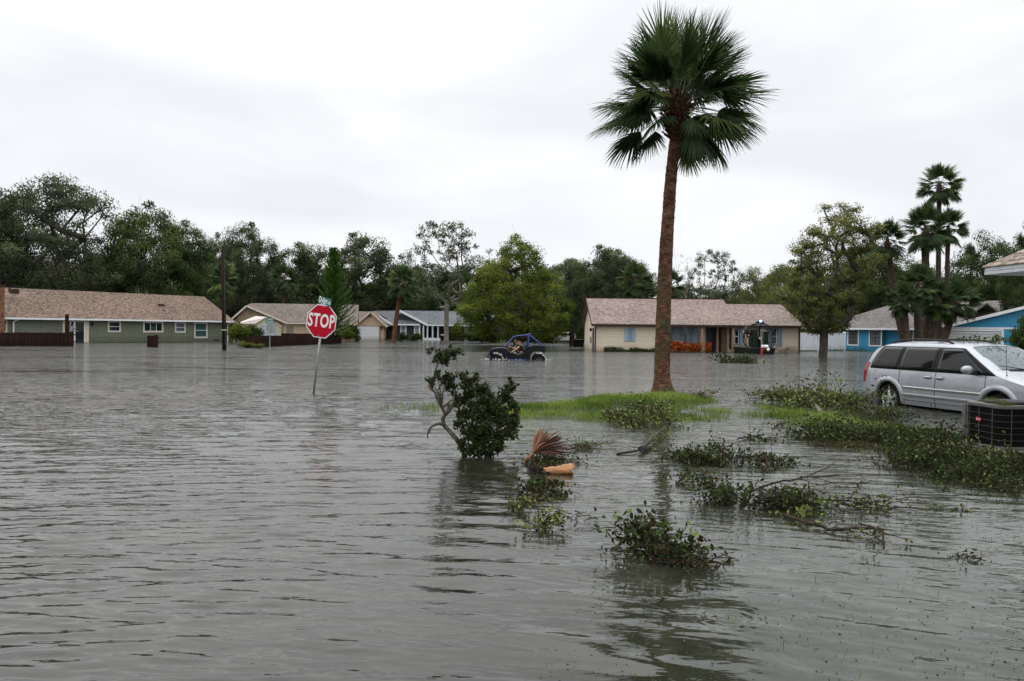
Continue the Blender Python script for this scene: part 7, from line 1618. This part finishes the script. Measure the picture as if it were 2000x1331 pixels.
F_('loose dark sprig between the mid pile and the foreground clump', [(1320, 945, .01), (1338, 930, .08), (1345, 918, .1)], 130, .055, seed=28, ntw=10, twig=.18, spread=.3)
F_('round dark leaf clump left of the long bare twigs', [(1430, 985, .01), (1405, 965, .08), (1380, 950, .10)], 420, .06, seed=29, ntw=24, twig=.26, spread=.45, up=.45)
F_('leafy branch heap with long bare twigs pointing right', [(1450, 990, .02), (1490, 975, .10), (1530, 965, .12), (1580, 985, .04)], 620, .06, seed=30, ntw=32, twig=.26, spread=.5, r0=.016, up=.45)
F_('long bare twig arching over the leafy heap towards the right', [(1448, 990, .0), (1462, 965, .10), (1500, 945, .16), (1560, 935, .16), (1640, 928, .14)], 14, .04, seed=31, ntw=6, twig=.4, bare=True, r0=.017, tw_r=.006)
F_('long low bare twig under the arching one, reaching far right', [(1495, 995, .02), (1530, 975, .07), (1600, 976, .05), (1700, 982, .04)], 50, .05, 'leafolive', seed=32, ntw=9, twig=.34, bare=True, r0=.016, tw_r=.006)
F_('brown matted branch sinking to the lower right with hooked bare twigs', [(1530, 1005, .03), (1580, 1022, .04), (1630, 1035, .03), (1690, 1032, .05), (1724, 1036, .06), (1726, 1070, .0)], 40, .05, 'leafolive', seed=33, ntw=9, twig=.26, bare=True, r0=.018, tw_r=.006)
F_('round leaves floating under the leafy heap', [(1555, 1000, .01), (1575, 1005, .02), (1590, 1003, .02)], 36, .085, 'leafpale', seed=34, ntw=5, twig=.12, spread=.5)
F_('thin leafy twigs trailing right past the heap', [(1640, 985, .04), (1690, 985, .05), (1770, 992, .02)], 150, .05, 'leafpale', seed=35, ntw=20, twig=.3, spread=.3, r0=.007)
F_('small floating sprig of three leaves near the right edge', [(1880, 995, .005), (1890, 997, .02), (1900, 998, .01)], 7, .10, 'leafpale', seed=36, ntw=2, twig=.08, spread=.3, r0=.004)
F_('small dark floating sprig at the lower right edge', [(1872, 1085, .005), (1890, 1087, .01), (1915, 1090, .03)], 24, .04, seed=37, ntw=6, twig=.10, spread=.3, r0=.004)
F_('low twigs with leaves between the islet and the mid pile', [(1440, 858, .02), (1465, 852, .05), (1490, 858, .02)], 110, .055, seed=38, ntw=12, twig=.26, spread=.3)
F_('tiny leafy sprig right of the islet grass', [(1508, 838, .02), (1520, 830, .05), (1532, 828, .04)], 60, .06, seed=39, ntw=7, twig=.2, spread=.3)
# big pile behind and before the van's rear wheel
F_('pale leafed branch pile left of the minivan, top left part', [(1600, 800, .06), (1575, 778, .22), (1540, 770, .25), (1490, 775, .16)], 1500, .085, 'leafpale', seed=40, ntw=60, twig=.55, spread=.9, r0=.03, up=.4)
F_('leafy branch pile touching the rear bumper of the minivan', [(1690, 805, .04), (1660, 785, .22), (1640, 775, .28), (1600, 768, .22)], 1700, .085, 'leafpale', seed=41, ntw=60, twig=.6, spread=.9, r0=.03, up=.4)
F_('curved grey stem emerging from the branch pile left of the minivan', [(1604, 806, .03), (1590, 790, .12), (1580, 772, .22), (1562, 764, .26)], 240, .08, 'leafpale', seed=42, ntw=12, twig=.4, r0=.05, brk='barkpale')
F_('leaf heap around the submerged rear wheel of the minivan', [(1690, 830, .03), (1715, 812, .13), (1745, 808, .12)], 1100, .075, 'leafbrush', seed=43, ntw=46, twig=.42, spread=.8, r0=.02)
F_('dark leaf heap at the left end of the debris bank', [(1570, 855, .03), (1605, 845, .10), (1650, 840, .10)], 1400, .075, seed=44, ntw=50, twig=.42, spread=.9, r0=.018)
F_('leaf heap in the middle of the debris bank before the minivan', [(1660, 858, .03), (1710, 848, .10), (1760, 850, .08)], 1500, .07, seed=45, ntw=56, twig=.42, spread=.9, r0=.018)
F_('dark leaf heap at the right end of the debris bank by the air conditioner', [(1770, 872, .03), (1810, 858, .10), (1860, 860, .08)], 1200, .07, seed=46, ntw=50, twig=.38, spread=.9, r0=.018)
F_('brown twig tangle along the lower rim of the debris bank', [(1590, 872, .02), (1660, 866, .04), (1760, 878, .03)], 320, .05, 'leafolive', seed=47, ntw=56, twig=.34, up=.1, r0=.012)
F_('branch heap with a dark stem reaching left below the air conditioner', [(1745, 912, .01), (1790, 895, .12), (1840, 885, .16), (1900, 890, .10)], 1500, .065, seed=48, ntw=64, twig=.40, spread=.8, r0=.03, up=.35)
F_('yellowing narrow leafed twigs before the air conditioner base', [(1850, 900, .04), (1885, 880, .14), (1925, 885, .12)], 420, .075, 'leafpale', seed=49, ntw=26, twig=.34, spread=.6, r0=.012)
F_('dark leaf heap at the right edge below the air conditioner', [(1880, 935, .01), (1940, 915, .10), (2020, 925, .10)], 1500, .06, seed=50, ntw=60, twig=.38, spread=.8, r0=.02, up=.3)
F_('drooping dark leaves at the right edge under the heap', [(1830, 920, .01), (1900, 942, .03), (1990, 960, .03)], 700, .06, seed=51, ntw=40, twig=.3, spread=.7)
# far sprigs
F_('leafy branch drifting before the airboat', [(1405, 708, .02), (1435, 706, .06), (1465, 707, .10)], 360, .16, 'leafbrush', seed=52, ntw=18, twig=.6, spread=1.1, r0=.02)
F_('upright leaf tuft of the drifting branch before the airboat', [(1446, 709, .02), (1450, 700, .2), (1452, 696, .3)], 160, .17, 'leafbrush', seed=53, ntw=10, twig=.5, spread=1.0, r0=.02)
F_('branches on the minivan roof above the windscreen', [(1700, 655, 1.5)], 0, seed=54) if False else None
# leaves lying on the van roof
rd = random.Random(3); c = VO + VFW*3.0 - VRT*.2; o = empty('fallen_branch', (c.x, c.y, 1.55), 0, 'leafy twigs lying on the minivan roof above the windscreen', 'branch')
mb = MB(); T = []
for i in range(26):
    a = -VFW*rd.uniform(-.25, .8) + VRT*rd.uniform(-.5, .35); p = Vector((a.x, a.y, .02)); q = p + Vector((rd.gauss(0, .12), rd.gauss(0, .12), rd.uniform(.0, .12))); mb.tube([p, p.lerp(q, .5)+Vector((0, 0, .015)), q], [.006, .004, .002], 4); T += [tuple(q), tuple(p.lerp(q, .6))]
mb.build('stem', M['bark'], o); T = np.array(T); r = np.random.default_rng(2); C = T[r.integers(0, len(T), 160)] + r.normal(0, .035, (160, 3)); C[:, 2] = np.maximum(C[:, 2], .01); V, F, kv = leaves_np(C, .07, 4, shape='leaf'); link('leaves', fast_mesh('leaves', V, F, np.repeat(np.clip(r.normal(.5, .2, 160), 0, 1), kv)), M['leafbrush'], o)

# litter that binds the debris bank together
r = np.random.default_rng(14); n = 15000; PX = r.uniform(1500, 2030, n); PY = r.uniform(775, 965, n)
P = np.array([tuple(onz(a, b)) for a, b in zip(PX, PY)]); hh = height(P[:, 0], P[:, 1]); k = r.random(n) < np.clip((hh + .05)/.06, 0, 1)
P = P[k]; P[:, 2] = np.maximum(hh[k], 0) + np.abs(r.normal(0, .022, k.sum())); V, F, kv = leaves_np(P, .062, 15, shape='leaf', updir=.2)
tag(link('leaf_litter', fast_mesh('leaf_litter', V, F, np.repeat(np.clip(r.normal(.34, .22, len(P)), 0, 1), kv)), M['leafbrush']), 'soaked leaf litter covering the debris bank at the right', 'leaf litter', kind='stuff')
# thick twigs and specks drifting on the near water
C = []
for i in range(900):
    px, py = r.uniform(1050, 2000), r.uniform(830, 1331); p = onz(px, py); C.append((p.x, p.y, .004))
V, F, kv = leaves_np(np.array(C), .016, 16, aspect=.5, updir=-.1, flat=.85)
tag(link('floating_specks', fast_mesh('floating_specks', V, F, np.repeat(np.clip(r.normal(.3, .25, len(C)), 0, 1), kv)), M['leafolive']), 'tiny leaf bits floating on the near water', 'floating debris', kind='stuff')

# ---- orange crotons before the porch and the hedge litter along the wall
for i, (px, wd, tp, lab) in enumerate(((1326, 32, 665, 'biggest orange croton bush, just right of the tall palm trunk'), (1352, 20, 669, 'red orange croton between the biggest one and the porch post'), (1363, 14, 668, 'narrow orange croton touching the porch post'), (1382, 14, 668, 'small croton right of the porch post before the black door'))):
    me_t, me_c, w0, h0, c0 = PROTO['croton']; Y = 64.8; P = atd(px, hor(px), Y); o = empty('croton_bush', (P.x, Y, 0), i*1.3, lab, 'bush', 'orange crotons before the porch'); s = wd/FPX*Y/w0; h = ((hor(px)-tp)/FPX*Y + EYE)/h0
    for n_, me in (('stems', me_t), ('foliage', me_c)):
        c = bpy.data.objects.new(n_, me); COL.objects.link(c); c.parent = o; c.scale = (s, s, h)
r = np.random.default_rng(44); n = 2600; X0, X1 = fb.uv(1184, 680)[0], fb.uv(1299, 680)[0]; xx = r.uniform(X0, X1, n); hh = .06 + .42*vnoise(xx+30, xx*0+3, 1.1, 7, 3)*(np.abs(np.sin(xx*.9+.6)) > .25)
P = np.stack([fb.o.x + fb.u.x*xx - .25 + r.normal(0, .1, n)*0, fb.o.y + fb.u.y*xx - .35 + r.normal(0, .12, n), r.random(n)**1.4*hh], 1); V, F, kv = leaves_np(P, .16, 45, aspect=.3)
tag(link('wall_weeds', fast_mesh('wall_weeds', V, F, np.repeat(np.clip(r.normal(.4, .2, n), 0, 1), kv)), M['leafbrush']), 'green weeds and washed up leaves along the foot of the beige wall', 'weeds', kind='stuff')
r = np.random.default_rng(46); n = 1500; PX = r.uniform(1565, 1690, n); P = np.array([tuple(onz(a, 681 + r.normal(0, 1.6) + (a-1565)*.02)) for a in PX]); P[:, 2] = np.abs(r.normal(0, .09, n)); V, F, kv = leaves_np(P, .25, 47, aspect=.4)
tag(link('wrack_line', fast_mesh('wrack_line', V, F, np.repeat(np.clip(r.normal(.15, .15, n), 0, 1), kv)), M['leafolive']), 'dark line of washed up debris along the white fence and the blue wall', 'debris', kind='stuff')
F_('upright leafless shrub at the right end of the beige wall', [(1533, 689.5, .0), (1535, 684, .35), (1537, 679, .6)], 26, .14, 'leafbrush', seed=60, ntw=12, twig=.7, r0=.02, name='shrub', cat='shrub', tw_r=.014)
